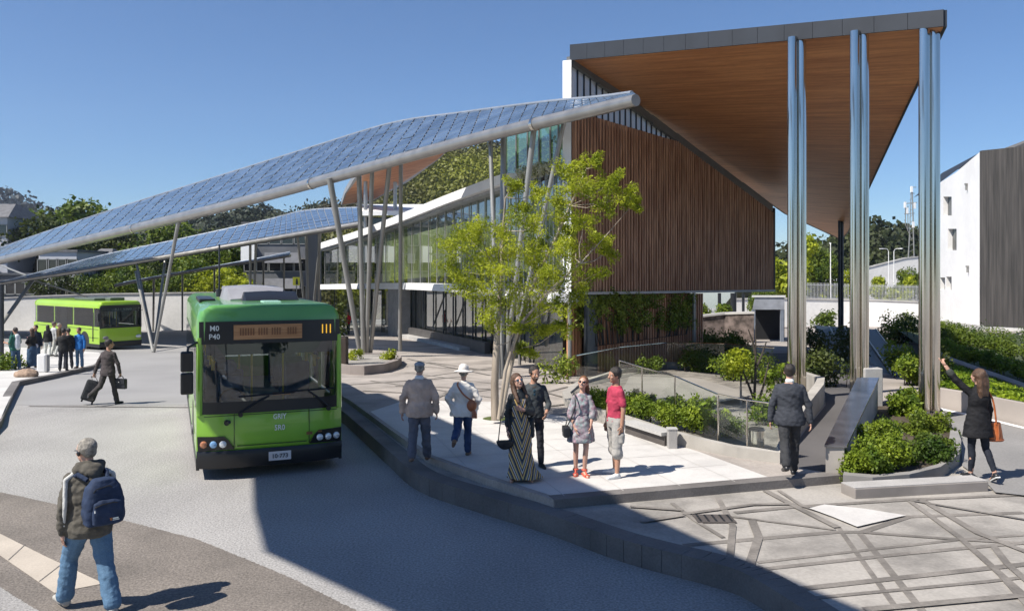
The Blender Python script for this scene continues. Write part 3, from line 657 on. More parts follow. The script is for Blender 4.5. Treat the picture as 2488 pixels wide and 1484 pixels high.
far1 = [(-300, 704, 26.5), (-90, 636, 28.5), (60, 581, 30.5), (290, 504, 34.5), (520, 432, 39), (760, 357, 45), (950, 300, 51), (1130, 273, 60), (1320, 249, 75), (1450, 237, 86), (1535, 226, 93)]
b1 = foot(885, 884, 55, HU + .3)
legs1 = [(W(880, 886, 55), W(801, 432, 58), .14, .19), (W(884, 886, 55.4), W(872, 418, 57.5), .15, .15), (W(890, 886, 55), W(904, 410, 59), .13, .13), (W(897, 884, 54.6), W(946, 402, 59), .14, .14), (W(972, 850, 52), W(974, 395, 55), .13, .13),
         (foot(1212, 930, 78, HU), W(1191, 335, 73), .12, .10), (foot(1218, 930, 77, HU), W(1224, 330, 72), .13, .15), (foot(1226, 930, 76.5, HU), W(1299, 300, 79), .10, .13), (foot(1232, 930, 78, HU), W(1372, 290, 80), .09, .10),
         (foot(374, 850, 44, 0), W(436, 527, 46), .10, .14), (foot(372, 850, 43.5, 0), W(330, 660, 38), .12, .12)]
canopy('large solar canopy with thick silver tube beam rising across to the timber roof', near1, far1, lambda t: .30 - .145 * t, 34, 10, legs1, panelback_m, [.36, .55, .8], .055, .13, 2)
near2 = [(-350, 760, 27.5), (-150, 718, 28.5), (0, 685, 30), (200, 653, 32), (400, 620, 33.5), (620, 582, 35), (760, 558, 36.5), (880, 537, 38)]
far2 = [(-280, 742, 24), (-80, 704, 25), (85, 664, 26), (250, 620, 27), (440, 580, 28), (640, 536, 29), (745, 511, 30), (878, 504, 31.5)]
legs2 = [(foot(-26, 880, 34, 0), W(86, 672, 30), .22, .20), (W(86, 682, 30), W(212, 722, 26), .12, .10), (W(86, 678, 30), W(-20, 636, 26), .12, .10), (foot(372, 835, 36, 0), W(332, 640, 33), .13, .13), (foot(376, 835, 36, 0), W(402, 625, 33), .13, .13),
         (foot(608, 810, 33, 0), W(608, 588, 34), .13, .13), (foot(614, 810, 33, 0), W(622, 585, 34), .13, .13), (foot(748, 800, 34, 0), W(722, 566, 36), .12, .12), (foot(750, 800, 34, 0), W(744, 563, 36), .14, .14), (foot(754, 800, 34, 0), W(780, 556, 36.5), .12, .12), (foot(772, 800, 34, 0), W(776, 558, 36), .16, .16)]
canopy('smaller solar canopy with white gridded panels behind the large one', near2, far2, lambda t: .15 + .03 * t, 30, 7, legs2, panelback_m, None, .07, .10, 2)
near3 = [(280, 690, 27), (390, 669, 27.5), (520, 646, 28), (640, 628, 28.5), (705, 617, 29)]
far3 = [(300, 686, 24.5), (400, 668, 25), (530, 645, 25.5), (645, 624, 26), (705, 612, 26.5)]
legs3 = [(foot(443, 800, 25, 0), W(443, 664, 27.5), .12, .12), (foot(521, 800, 25, 0), W(521, 652, 28), .12, .12), (foot(372, 800, 25, 0), W(374, 676, 27.5), .14, .14), (foot(640, 800, 25, 0), W(640, 632, 28), .12, .12), (foot(690, 800, 25, 0), W(690, 624, 28), .12, .12)]
canopy('thin low canopy edge on slim posts behind the two solar canopies', near3, far3, lambda t: .13, 14, 3, legs3, panelback_m)
# ---- added unseen blade, its outline shaped to cast the shade across the road
sh = [(-4.5, 14.25), (-3.8, 12.1), (-3.1, 10.3), (-1.25, 8.5), (1.5, 6), (1.5, -1), (4.4, -1), (4.4, 6), (3.0, 8.5), (.95, 12.6), (-3.45, 21.6), (-4.2, 21.2), (-1.2, 16.0), (-3.0, 15.0)]
HB = 11.0; off = HB / math.tan(R(SUN_EL)); bl = [(x + SUN_DIR.x * off, y + SUN_DIR.y * off) for x, y in sh]
blade = thing('shade_blade', 'added unseen shade blade on two posts beside the bus road', 'canopy', (bl[5][0], bl[5][1], 0)); BO = blade.location.copy()
m = MB(); m.hexa([Vector((x, y, HB)) for x, y in bl], [Vector((x, y, HB + .3)) for x, y in bl]); o = m.build('roof', slate_m, parent=blade); o.matrix_parent_inverse = Matrix.Translation(-BO)
for dx in (.5, 2.2):
    m = MB(); m.tube((bl[5][0] + dx, bl[5][1] + .15, 0), (bl[5][0] + dx, bl[5][1] + .15, HB), .18, n=14); o = m.build('post', steel_m, parent=blade, smooth=True); o.matrix_parent_inverse = Matrix.Translation(-BO)
# ---- planter island at the feet of the legs
pl = [(812, 884), (850, 888), (885, 889), (935, 884), (966, 875), (976, 866), (968, 860), (930, 857), (812, 860)]
plw = [G(x, y, HU + .3) for x, y in pl]
planter = thing('planter_island', 'curved concrete planter kerb at the foot of the leaning canopy legs', 'planter', plw[2]); PO = planter.location.copy()
def pp(mb, name, mat, **k):
    o = mb.build(name, mat, parent=planter, **k); o.matrix_parent_inverse = Matrix.Translation(-PO); return o
m = MB(); pc = sum(plw, Vector()) / len(plw); zt = max(p.z for p in plw)
for a, b in zip(plw, plw[1:] + plw[:1]):
    ia, ib = a + (pc - a).normalized() * .28, b + (pc - b).normalized() * .28
    m.hexa([Vector((p.x, p.y, p.z - .9)) for p in (a, b, ib, ia)], [a, b, ib, ia])
pp(m, 'kerb', mk('planter_kerb', (.25, .215, .195), .8, var=.12, coords='World'))
m = MB(); m.add([p + (pc - p).normalized() * .2 - Vector((0, 0, .03)) for p in plw], [tuple(range(len(plw)))]); pp(m, 'bed', lowpl_m)
# ================================================================== buses
green_m = mk('bus_green', (0.22, 0.46, 0.04), 0.28, var=0.05, vs=0.8, coat=0.6, spec=0.5)
greenroof_m = mk('bus_roof_green', (0.11, 0.31, 0.075), 0.28, var=0.08, vs=0.8, coat=0.6)
lime_m = mk('bus_lime', (0.30, 0.50, 0.022), 0.3, var=0.05, vs=0.8, coat=0.6)
chrome_m = mk('chrome', (0.8, 0.8, 0.8), 0.1, 1.0, var=0.05)
lamp_m = mk('lamp_glass', (0.75, 0.78, 0.8), 0.08, 0.3, var=0.25, vs=18, coat=1.0)
lampa_m = mk('lamp_amber', (0.55, 0.22, 0.10), 0.1, 0.1, var=0.25, vs=18, coat=1.0)
lampb_m = mk('lamp_blue', (0.25, 0.45, 0.7), 0.1, 0.3, var=0.25, vs=18, coat=1.0)
board_m = mk('display_amber', (0.30, 0.135, 0.05), 0.4, col2=(0.50, 0.26, 0.11), vs=3.0, stretch=(.3, 1, 14))
amber_e = emit('display_digits', (1.0, 0.55, 0.05), 0.55)
seat_m = mk('seat_fabric', (0.09, 0.13, 0.22), 0.8, var=0.3, vs=6)
yellow_m = mk('handrail_yellow', (0.75, 0.50, 0.02), 0.4, var=0.05)
grey_m = mk('grey_plastic', (0.20, 0.20, 0.205), 0.6, var=0.1)
white_txt = mk('white_lettering', (0.75, 0.78, 0.72), 0.5, var=0.05)
orange_m = mk('orange_plastic', (0.65, 0.22, 0.02), 0.4, var=0.1)
def section(w, zb, zt, r, n=6):           # bus cross-section, rounded at the roof
    pts = [(-w / 2, zb), (-w / 2, zt - r)]
    pts += [(-w / 2 + r - r * math.cos(math.pi / 2 * k / n), zt - r + r * math.sin(math.pi / 2 * k / n)) for k in range(1, n + 1)]
    q = [(-x, z) for x, z in pts[::-1]]
    return pts + q
def bus(name, label, loc, rz, wdt, hgt, lng, mats, front, sides, group='green buses at the station'):
    """local frame: x across seen from the front, y from the nose backwards, z up"""
    root = thing(name, label, 'bus', loc, rz, group)
    body_m_, roof_m_ = mats; zt = hgt; zwin = front['zw']; zhd = front['zh']
    # shell: roof, rear, sides, front below the windscreen
    m = MB(); S = []
    r = .26
    prof = section(wdt, zhd, zt, r)
    ysl = [(0.10, -.06, .90), (0.16, 0, .965), (.5, .0, 1.0), (lng - .4, 0, 1.0), (lng - .05, -.05, .97), (lng, -.12, .93)]
    rings = [[Vector((x * fx_, y, (z if z <= zhd + .01 else z + dz_ * ((z - zhd) / (zt - zhd))))) for x, z in prof] for (y, dz_, fx_) in ysl]
    m.loft(rings, True); rf = m.build('roof', roof_m_, root, smooth=True, ang=50)
    m = MB()
    for sx in (-1, 1):
        m.hexa([Vector((sx * wdt / 2, .16, .32)), Vector((sx * wdt / 2, lng, .32)), Vector((sx * (wdt / 2 - .06), lng, .32)), Vector((sx * (wdt / 2 - .06), .16, .32))],
               [Vector((sx * wdt / 2, .16, zwin + .06)), Vector((sx * wdt / 2, lng, zwin + .06)), Vector((sx * (wdt / 2 - .06), lng, zwin + .06)), Vector((sx * (wdt / 2 - .06), .16, zwin + .06))])
        for k in range(sides['n'] + 1):                  # window pillars
            y = .9 + (lng - 1.3) * k / sides['n']; m.box((sx * (wdt / 2 - .035), y, (zwin + zhd) / 2 + .03), (.06, .10, zhd - zwin + .02))
    m.box((0, lng - .03, (.32 + zwin) / 2), (wdt - .12, .06, zwin - .32))
    # rounded nose below the glass
    ns = 14; nose = []
    for z, dy in ((.40, .05), (.52, .0), (.8, -.03), (zwin - .02, .02)):
        row = []
        for k in range(ns + 1):
            u = -1 + 2 * k / ns; x = u * wdt / 2; y = .16 * abs(u) ** 5 + dy * (1 - abs(u) ** 4); row.append(Vector((x, y, z)))
        nose.append(row)
    m.add([v for rw in nose for v in rw], [(i * (ns + 1) + k, i * (ns + 1) + k + 1, (i + 1) * (ns + 1) + k + 1, (i + 1) * (ns + 1) + k) for i in range(3) for k in range(ns)])
    body = m.build('body', body_m_, root, smooth=True, ang=35)
    # corner pillars beside the windscreen
    for sx in (-1, 1):
        m = MB(); m.ptube([(sx * (wdt / 2 - .05), .14, zwin - .05), (sx * (wdt / 2 - .06), .16, zhd + .1)], .055, 8); m.build('pillar', body_m_ if front.get('green_pillar') else black_m, root, smooth=True)
    # windscreen: curved pane with a black border, in front of a real cab
    def wind(x0, x1, z0, z1, off, mat, nm, par):
        m = MB(); nn = 12; v = []
        for z in (z0, (z0 + z1) / 2, z1):
            for k in range(nn + 1):
                x = x0 + (x1 - x0) * k / nn; u = x / (wdt / 2); y = .15 * abs(u) ** 5 + .10 * (z - zwin) / (zhd - zwin) * (1 - abs(u) ** 4) * .5 - off; v.append(Vector((x, y, z)))
        m.add(v, [(i * (nn + 1) + k, i * (nn + 1) + k + 1, (i + 1) * (nn + 1) + k + 1, (i + 1) * (nn + 1) + k) for i in range(2) for k in range(nn)]); return m.build(nm, mat, par, smooth=True, ang=60)
    hw = wdt / 2 - .02
    ws = wind(-hw, hw, zwin + front['border'], zhd, .0, glass_wind, 'windscreen', root)
    wind(-hw, hw, zwin - .03, zwin + front['border'], .004, black_m, 'border', ws)
    for sx in (-1, 1): wind(sx * hw, sx * (hw - .07), zwin + front['border'], zhd, .004, black_m, 'border', ws)
    hd = wind(-hw + .02, hw - .02, zhd - .01, front['zhh'], .012, black_m, 'header_panel', root)
    # cab interior
    m = MB(); m.box((0, lng / 2, .55), (wdt - .2, lng - .5, .1)); m.build('floor', grey_m, root)
    m = MB(); m.box((0, .38, zwin - .02), (wdt - .2, .45, .12)); m.box((-.55, .62, zwin + .02), (.5, .25, .2)); m.build('dashboard', grey_m, root, bevel=.03)
    m = MB(); c = Vector((-.6, .70, zwin + .12)); ring = [c + Vector((.21 * math.cos(a), .21 * math.sin(a) * .55, .21 * math.sin(a) * .8)) for a in [2 * math.pi * k / 16 for k in range(17)]]; m.ptube(ring, .018, 6); m.build('steering_wheel', black_m, root, smooth=True)
    m = MB(); m.box((0, .22, zhd - .10), (wdt - .3, .03, .22)); m.build('sun_visor', mk('visor_blue', (.05, .07, .11), .5) if 'visor_blue' not in MATS else MATS['visor_blue'], root, bevel=.01)
    for (sx, sy) in [(-.6, 1.2)] + [(a, 2.2 + 1.0 * k) for k in range(4) for a in (-.75, .75)]:
        m = MB(); m.box((sx, sy, 1.0), (.5, .45, .14)); m.box((sx, sy + .22, 1.35), (.48, .1, .7)); m.build('seat', seat_m, root, bevel=.04)
    for sx, sy in ((-.25, 1.0), (.35, 1.4), (-.35, 2.6)):
        m = MB(); m.tube((sx, sy, .6), (sx, sy, zhd), .02, n=8); m.build('handrail', yellow_m, root, smooth=True)
    # side glass
    for sx in (-1, 1):
        for k in range(sides['n']):
            y0 = .9 + (lng - 1.3) * k / sides['n'] + .04; y1 = .9 + (lng - 1.3) * (k + 1) / sides['n'] - .04
            m = MB(); m.box((sx * (wdt / 2 + .004), (y0 + y1) / 2, (zwin + zhd) / 2 + .04), (.012, y1 - y0, zhd - zwin - .1)); m.build('side_window', glass_side, root)
        m = MB(); m.box((sx * (wdt / 2 - .0), .55, (zwin + zhd) / 2), (.014, .62, zhd - zwin - .1)); m.build('side_window', glass_side, root)
    m = MB(); m.box((0, lng - .03, (zwin + zhd) / 2), (wdt - .16, .02, zhd - zwin + .02)); m.build('rear_window', glass_side, root)
    # bumper and skirt
    m = MB(); nb = 14; rows = []
    for z, dy, sc in ((.17, .10, .97), (.2, -.02, .99), (.42, -.06, 1.0), (.50, -.03, 1.0)):
        rows.append([Vector((u * wdt / 2 * sc, .16 * abs(u) ** 5 + dy, z)) for u in [-1 + 2 * k / nb for k in range(nb + 1)]])
    m.add([v for rw in rows for v in rw], [(i * (nb + 1) + k, i * (nb + 1) + k + 1, (i + 1) * (nb + 1) + k + 1, (i + 1) * (nb + 1) + k) for i in range(3) for k in range(nb)])
    m.box((-wdt / 2 + .02, lng / 2, .27), (.05, lng - .3, .2)); m.box((wdt / 2 - .02, lng / 2, .27), (.05, lng - .3, .2)); m.build('bumper', black_m, root, smooth=True, ang=35)
    # wheels with tyre and rim
    for sx in (-1, 1):
        for y in (sides['w0'], lng - 2.3):
            w = thing('wheel', None, None, (sx * (wdt / 2 - .14), y, sides['wr'])); w.parent = root
            m = MB(); rr = sides['wr']; pr = [(rr * .62, -.12), (rr * .95, -.13), (rr, -.08), (rr, .08), (rr * .95, .13), (rr * .62, .12)]
            m.loft([[Vector((x, rad * math.cos(a), rad * math.sin(a))) for a in [2 * math.pi * k / 24 for k in range(24)]] for rad, x in pr], True); m.build('tyre', rubber_m, w, smooth=True)
            m = MB(); m.tube((sx * .05, 0, 0), (sx * .135, 0, 0), rr * .6, rr * .5, 20); m.tube((sx * .13, 0, 0), (sx * .17, 0, 0), rr * .2, n=12); m.build('rim', chrome_m if sides.get('bright') else grey_m, w, smooth=True)
            m = MB(); arc = [Vector((sx * (wdt / 2 + .003), y + (rr + .1) * math.cos(a), sides['wr'] + (rr + .1) * math.sin(a))) for a in [math.pi * k / 14 for k in range(15)]]
            m.add([v for v in arc] + [Vector((sx * (wdt / 2 + .003), y - rr - .1, .3)), Vector((sx * (wdt / 2 + .003), y + rr + .1, .3))], [tuple(range(17))]); m.build('wheel_arch', black_m, root)
    return root, hd
# ---- the near bus
c0, c1 = W(492, 1140, 148), W(817, 1100, 136)
mid = (c0 + c1) / 2; ang = 22.5
b1, hd = bus('city_bus', 'big bright green city bus with amber destination board driving towards the camera', (mid.x, mid.y, 0), R(ang), 2.42, 2.93, 9.6, (green_m, greenroof_m), dict(zw=1.14, zh=2.29, zhh=2.66, border=.17, green_pillar=True), dict(n=6, w0=2.4, wr=.47))
def put_text(parent, body, size, mat, loc, nm='lettering', sx=1.0, rot=(R(90), 0, 0)):
    o = link_mesh(nm, text_mesh(body, size, mat), parent); o.location = loc; o.rotation_euler = rot; o.scale = (sx, 1, 1); return o
put_text(b1, 'GRIY', .125, white_txt, (.12, -.035, 1.02), sx=.8); put_text(b1, '5R0', .13, white_txt, (.12, -.042, .83), sx=.85)
m = MB(); m.box((-.06, .028, 2.475), (1.13, .02, .25)); db = m.build('destination_board', board_m, b1)
put_text(b1, 'IIIIII IIII IIII  IIII', .17, mk('board_text', (.20, .085, .03), .6), (-.06, .014, 2.475), sx=1.0)
put_text(b1, '111', .22, amber_e, (.93, .055, 2.49), sx=.62)
for k, t in enumerate(('M0', 'P40')): put_text(b1, t, .125, white_txt, (-.93, .05, 2.545 - .14 * k), sx=.95)
for sx in (-1, 1):                                    # lamp clusters
    m = MB(); v = [Vector((sx * x, .012 + .16 * abs(x / 1.21) ** 5 - .035, z)) for x, z in ((.62, .52), (1.19, .50), (1.20, .74), (.78, .74), (.70, .66))]
    m.hexa(v if sx < 0 else v[::-1], [p - Vector((0, .03, 0)) for p in (v if sx < 0 else v[::-1])]); cl = m.build('headlight', black_m, b1)
    for k, (x, mt) in enumerate(((.80, lamp_m), (.95, lampb_m if sx < 0 else lamp_m), (1.10, lampa_m if sx < 0 else lamp_m))):
        m = MB(); c = Vector((sx * x, -.055 + .16 * abs(x / 1.21) ** 5, .615)); m.tube(c, c + Vector((0, -.015, 0)), .060, .055, 16); m.ell(c + Vector((0, -.015, 0)), (.052, .015, .052), 12, 6); m.build('lens', mt, cl, smooth=True)
m = MB(); m.box((.12, -.075, .36), (.37, .012, .15)); plate = m.build('licence_plate', mk('plate_white', (.62, .60, .60), .5), b1)
put_text(plate, '10·773', .10, mk('plate_ink', (.05, .05, .06), .6), (.12, -.086, .355))
for (x0, z0, x1, z1) in ((-.52, 1.12, -.05, 1.38), (.95, 1.14, .62, 1.42)):
    m = MB(); m.ptube([(x0, -.03, z0), ((x0 + x1) / 2, -.05, (z0 + z1) / 2 + .02), (x1, -.02, z1)], .018, 6); m.tube((x1 - .5 * (1 if x1 < .3 else .8), -.025, z1 + .01), (x1 + .42, -.025, z1 + .04), .014, n=6); m.tube((x0, .0, z0 - .03), (x0, -.06, z0 - .03), .04, n=10); m.build('wiper', black_m, b1, smooth=True)
m = MB(); m.box((.16, .04, 1.40), (.30, .02, .045)); m.build('dash_label', orange_m, b1)
m = MB(); m.ptube([(-.74, -.06, .97), (-.74, .02, .97)], .045, 12); m.ptube([(-.74, -.05, .97), (-.70, -.10, .99)], .03, 8); m.build('nose_cap', black_m, b1, smooth=True)
m = MB(); m.box((.62, -.045, .70), (.10, .012, .05)); m.box((.80, -.04, .72), (.07, .012, .03)); m.build('badge', mk('badge', (.20, .09, .03), .5), b1)
m = MB(); m.ptube([(-1.2, .12, 2.32), (-1.34, -.02, 2.25), (-1.36, -.05, 2.12)], .022, 8); m.build('mirror_arm', black_m, b1, smooth=True)
for z, h in ((2.02, .34), (1.66, .36)):
    m = MB(); m.box((-1.36, -.04, z), (.20, .10, h)); m.build('mirror', black_m, b1, bevel=.03)
m = MB()                                            # panel joints, grille and lower lip of the nose
for x in (-.62, .62): m.box((x, -.012, .83), (.010, .02, .60))
m.box((0, -.024, .565), (1.15, .012, .012)); m.box((0, -.02, 1.085), (2.2, .012, .010)); m.build('panel_seam', mk('seam', (.03, .05, .015), .6), b1)
m = MB(); m.box((-.62, .95, 1.35), (.42, .28, .62)); m.ell((-.62, .92, 1.80), (.11, .12, .14), 12, 8); m.build('driver_seat', seat_m, b1, bevel=.06)
m = MB()
for x in (-.9, .9):
    m.tube((x, .7, 1.92), (x, 8.8, 1.92), .022, n=6)
    for k in range(8): m.tube((x, 1.2 + k, 1.92), (x, 1.2 + k, 1.72), .03, n=6)
m.build('grab_rail', yellow_m, b1, smooth=True)
# roof pod and hatch
m = MB(); m.loft([[Vector((x, y, 2.90 + z)) for x, z in ((-.62 * k, 0), (-.55 * k, h), (0, h + .03), (.55 * k, h), (.62 * k, 0))] for y, h, k in ((2.7, .05, .9), (3.0, .26, 1), (4.8, .28, 1), (5.2, .08, .9))]); m.build('roof_pod', mk('pod_grey', (.26, .26, .28), .5), b1, smooth=True, ang=50)
m = MB(); m.loft([[Vector((.25 + x, y, 2.89 + z)) for x, z in ((-.58, 0), (-.5, h), (0, h + .02), (.5, h), (.58, 0))] for y, h in ((2.25, .04), (2.6, .20), (2.95, .2))]); m.build('intake', black_m, b1, smooth=True, ang=50)
m = MB(); m.box((-.95, 3.6, 2.93), (.3, 2.2, .08)); m.build('roof_rail', black_m, b1, bevel=.02)
m = MB(); m.tube((-.62, 4.6, 2.95), (-.62, 4.6, 3.12), .07, n=10); m.tube((-.62, 4.6, 3.1), (-.62, 4.6, 4.1), .02, n=6); m.ptube([(-.1, 4.8, 3.2), (-.45, 4.6, 3.05), (-.6, 4.6, 3.0)], .015, 6); m.build('aerial', dark_m, b1, smooth=True)
m = MB(); m.box((.15, 1.6, 2.925), (.34, .5, .05)); m.build('roof_hatch', mk('hatch', (.30, .5, .40), .35), b1, bevel=.02)
# ---- the far bus
ang2 = 52
cl2 = G(247, 851, 0); b2c = cl2 + Vector((math.cos(R(ang2)), math.sin(R(ang2)), 0)) * 1.2; b2c.z = gz(b2c.y)
b2, hd2 = bus('coach_bus', 'lime green bus with dark side windows parked beside the waiting people', b2c, R(ang2), 2.5, 2.85, 9.0, (lime_m, lime_m), dict(zw=1.32, zh=2.45, zhh=2.62, border=.06), dict(n=3, w0=2.0, wr=.48, bright=True))
put_text(b2, 'K11 0308', .26, white_txt, (.1, .06, 2.40), sx=1)
for sx in (-1, 1):
    m = MB(); c = Vector((sx * .98, -.03, .74)); m.ell(c, (.17, .05, .10), 14, 7); hl = m.build('headlight', lamp_m if sx > 0 else grey_m, b2, smooth=True)
    m = MB(); m.ptube([(sx * 1.2, .1, 2.3), (sx * 1.4, -.1, 2.2)], .02, 6); m.box((sx * 1.42, -.1, 1.95), (.12, .08, .45)); m.build('mirror', black_m, b2)
m = MB()
for y in (.95, 4.3, 5.2): m.box((-1.256, y, 1.35), (.012, .12, 1.7))
m.box((-1.257, 4.75, 1.45), (.01, .8, 1.9)); m.build('door', glass_dark, b2)
m = MB()
for z in (.72, 1.22): m.box((-1.254, 4.4, z), (.01, 8.2, .025))
m.build('side_trim', black_m, b2)
m = MB(); m.box((.2, 3.5, 2.92), (1.6, 2.6, .14)); m.box((.5, 1.9, 2.93), (.9, .7, .18)); m.build('roof_pod', mk('pod_dark', (.10, .12, .10), .5), b2, bevel=.05)
# ================================================================== trees, planting, street furniture, background
def tree_at(name, label, base, group=None): return thing(name, label, 'tree', base, 0, group)
# ---- front tree: pale multi-stem trunk and feathery lime crown
base = G(1206, 1017, HU); ft = tree_at('plaza_tree', 'multi-stemmed tree with feathery lime green crown on the plaza before the slatted screen', base); ST = 118.0
def tp(x, y, d=0.0): v = W(x, y, F / (F / ST + d)); return v - base
stems = [[(1203, 1020, 0), (1202, 930, 0), (1206, 840, .1), (1212, 760, .2), (1218, 660, .3), (1222, 560, .2), (1228, 480, .1)], [(1216, 1016, .2), (1232, 930, .4), (1250, 850, .5), (1268, 770, .6), (1300, 680, .5), (1345, 590, .4), (1385, 500, .3), (1425, 410, .3)], [(1212, 1018, -.15), (1228, 900, -.2), (1262, 790, -.3), (1330, 710, -.4), (1410, 640, -.4)]]
rads = [[.085, .08, .065, .052, .04, .028, .015], [.06, .055, .048, .042, .035, .028, .02, .01], [.042, .038, .032, .025, .012]]
m = MB()
for P, r in zip(stems, rads): m.ptube([tp(*p) for p in P], r, 10)
cl = [(1110, 600, 42, -.3), (1100, 655, 36, .2), (1135, 575, 36, .4), (1150, 640, 45, -.4), (1130, 700, 36, .0), (1175, 700, 42, .5), (1165, 560, 36, -.3), (1190, 610, 44, .5), (1225, 560, 40, -.4), (1250, 610, 46, .3), (1215, 660, 44, -.5), (1262, 500, 34, .3), (1300, 545, 40, -.3), (1290, 640, 44, .4), (1320, 590, 40, .6), (1345, 480, 34, -.2), (1372, 430, 36, .3), (1405, 405, 28, -.1), (1440, 392, 22, .2), (1400, 465, 36, -.5), (1445, 455, 32, .3), (1490, 440, 30, .0), (1518, 470, 28, .2), (1535, 500, 20, .1), (1475, 490, 30, -.3), (1362, 530, 40, .2), (1420, 540, 30, -.4), (1350, 610, 38, -.5), (1400, 600, 38, .3), (1450, 585, 30, .1), (1480, 610, 24, .3), (1380, 665, 42, -.2), (1440, 670, 34, .2), (1325, 690, 44, .5), (1270, 700, 44, -.4), (1230, 735, 40, .3), (1195, 770, 36, -.3), (1290, 765, 38, .2), (1345, 745, 36, -.3), (1400, 725, 34, .1), (1320, 800, 32, .4), (1360, 800, 26, -.2), (1255, 800, 28, -.2), (1282, 850, 24, .3), (1240, 450, 26, .2), (1300, 470, 26, .4), (1390, 560, 30, .5), (1335, 660, 30, -.6)]
cen, rad, cnt = [], [], []
rb = random.Random(5)
for (x, y, r, d) in cl:
    c = tp(x, y, d * 1.3)
    best = min(((tp(*p) - c).length + (0 if tp(*p).z < c.z else .8), tp(*p)) for P in stems for p in P[2:])[1]
    midp = (best + c) / 2 + V3(rb.uniform(-.1, .1), rb.uniform(-.1, .1), -.08); m.ptube([best, midp, c], [.014, .009, .005], 5)
    for k in range(6):                                  # feathery sprays hanging along side twigs
        v = V3(rb.gauss(0, 1), rb.gauss(0, 1), rb.gauss(0, .6)).normalized() * r / ST * 1.15; e = c + v
        m.tube(c, e, .006, .003, 4)
        for q in range(4): cen.append(tuple(c.lerp(e, .3 + .24 * q))); rad.append(.135 * r / 34); cnt.append(35)
m.build('trunk', bark_m, ft, smooth=True)
link_mesh('crown', quads_mesh('crown', leaves(cen, rad, cnt, .072, .30, np.random.default_rng(11), shell=.2, droop=.1), leaf_lime), ft)
m = MB(); m.ell((0.03, 0, .0), (.34, .26, .035), 18, 6); m.build('root_bed', mk('moss_bed', (.07, .09, .02), .9, var=.3, vs=12, bump=.5), ft)
# ---- generic broad trees (one of each kind, then copies)
def crown_pts(rng, R0, H, n, squash=.8):
    cs, rs = [], []
    for i in range(n):
        d = rng.normal(size=3); d /= np.linalg.norm(d); q = rng.uniform(.35, 1) ** .5; cs.append((d[0] * R0 * q, d[1] * R0 * q, H + d[2] * R0 * squash * q)); rs.append(R0 * rng.uniform(.22, .42))
    return cs, rs
def broad_tree(name, label, loc, R0, H, mat, n=24, size=.5, seed=1, group=None, leafn=110, squash=.85):
    t = tree_at(name, label, loc, group); rng = np.random.default_rng(seed); cs, rs = crown_pts(rng, R0, H, n, squash)
    m = MB(); m.ptube([(0, 0, -.6), (.05, 0, H * .4), (0, .1, H * .9)], [.05 * R0 + .06, .04 * R0 + .05, .03], 8)
    for c in cs[::2]: m.ptube([(0, 0, H * .45), ((c[0]) * .5, c[1] * .5, H * .45 + (c[2] - H * .45) * .6), c], [.03 * R0, .02 * R0, .01], 5)
    m.build('trunk', darkbark_m, t); link_mesh('crown', quads_mesh('crown', leaves(cs, rs, [int(leafn * (r / (R0 * .32)) ** 2) for r in rs], size, .6, rng, shell=.6), mat), t); return t
TG = 'trees behind the white back wall'
kinds = {}
def put_tree(kind, x, ytop, s, label, wmul=1.0, rz=0):
    R0, H, mat, n = dict(dark=(3.2, 5.2, leaf_dark, 26), mid=(3.0, 4.6, leaf_mid, 24), pale=(2.2, 3.4, leaf_lime, 16))[kind]
    b = W(x, 660, s); b.z = gz(b.y)
    if kind not in kinds: t = kinds[kind] = broad_tree(kind + '_tree', label, b, R0, H, mat, n, .30, len(kinds) + 3, TG, 300)
    else: t = copy_tree(kinds[kind]); t['label'] = label; t.location = b
    ht = (660 - ytop) / s + CZ - b.z; k = ht / (H + R0 * .9); t.scale = (k * wmul, k * wmul, k); t.rotation_euler = (0, 0, rz)
TL = [('dark', -90, 500, 20, 'dark evergreen tree beyond the left edge of the white wall'), ('dark', 65, 528, 20, 'dark round tree above the left end of the large canopy'), ('mid', 172, 505, 17, 'olive green rounded tree topping the skyline left of the canopy'), ('dark', 118, 505, 15, 'dark small treetop between two rounded trees on the left skyline'),
      ('dark', 250, 560, 19, 'dark tree between the two canopies left of the steel strut'), ('dark', 330, 555, 18, 'dark tree directly behind the upright steel strut'), ('mid', 420, 556, 19, 'mottled olive tree right of the steel strut under the beam'), ('dark', 480, 562, 17, 'dark tree below the hills showing under the big beam'), ('dark', 560, 566, 16, 'dark tree hidden behind the gridded panels'),
      ('mid', 300, 640, 21, 'green tree under the small canopy above the far bus'), ('mid', 470, 640, 21, 'bushy green tree behind the thin canopy edge'), ('pale', 610, 632, 22, 'lime green tree beside the apartment block under the canopy'), ('mid', 540, 600, 21, 'green tree left of the lime tree under the small canopy'), ('dark', 400, 640, 21, 'dark bushy tree behind the white wall right of the far bus'), ('pale', 180, 675, 21, 'pale shrub-like tree over the roof of the far bus'), ('dark', 720, 540, 17, 'dark tree behind the apartment block')]
for i, (k_, x, y, s, lab) in enumerate(TL): put_tree(k_, x, y, s, lab, 1.15 + .2 * ((i * 7) % 5 - 2) / 2, i * 1.3)
for i, (k_, x, y, h_, lab) in enumerate([('dark', -9, -13, 8, 'dark leafy tree across the road facing the big bus'), ('mid', -3, -17, 9, 'green leafy tree on the near side of the bus road'), ('dark', 4, -15, 9, 'dark leafy tree on the near pavement opposite the plaza'), ('mid', 11, -14, 8, 'green leafy tree on the near pavement opposite the street')]):
    t = copy_tree(kinds[k_]); t['label'] = lab; t['group'] = 'trees on the near side of the road'; t.location = (x, y, 0); t.scale = (h_ / 7.6,) * 3; t.rotation_euler = (0, 0, i * 1.1)
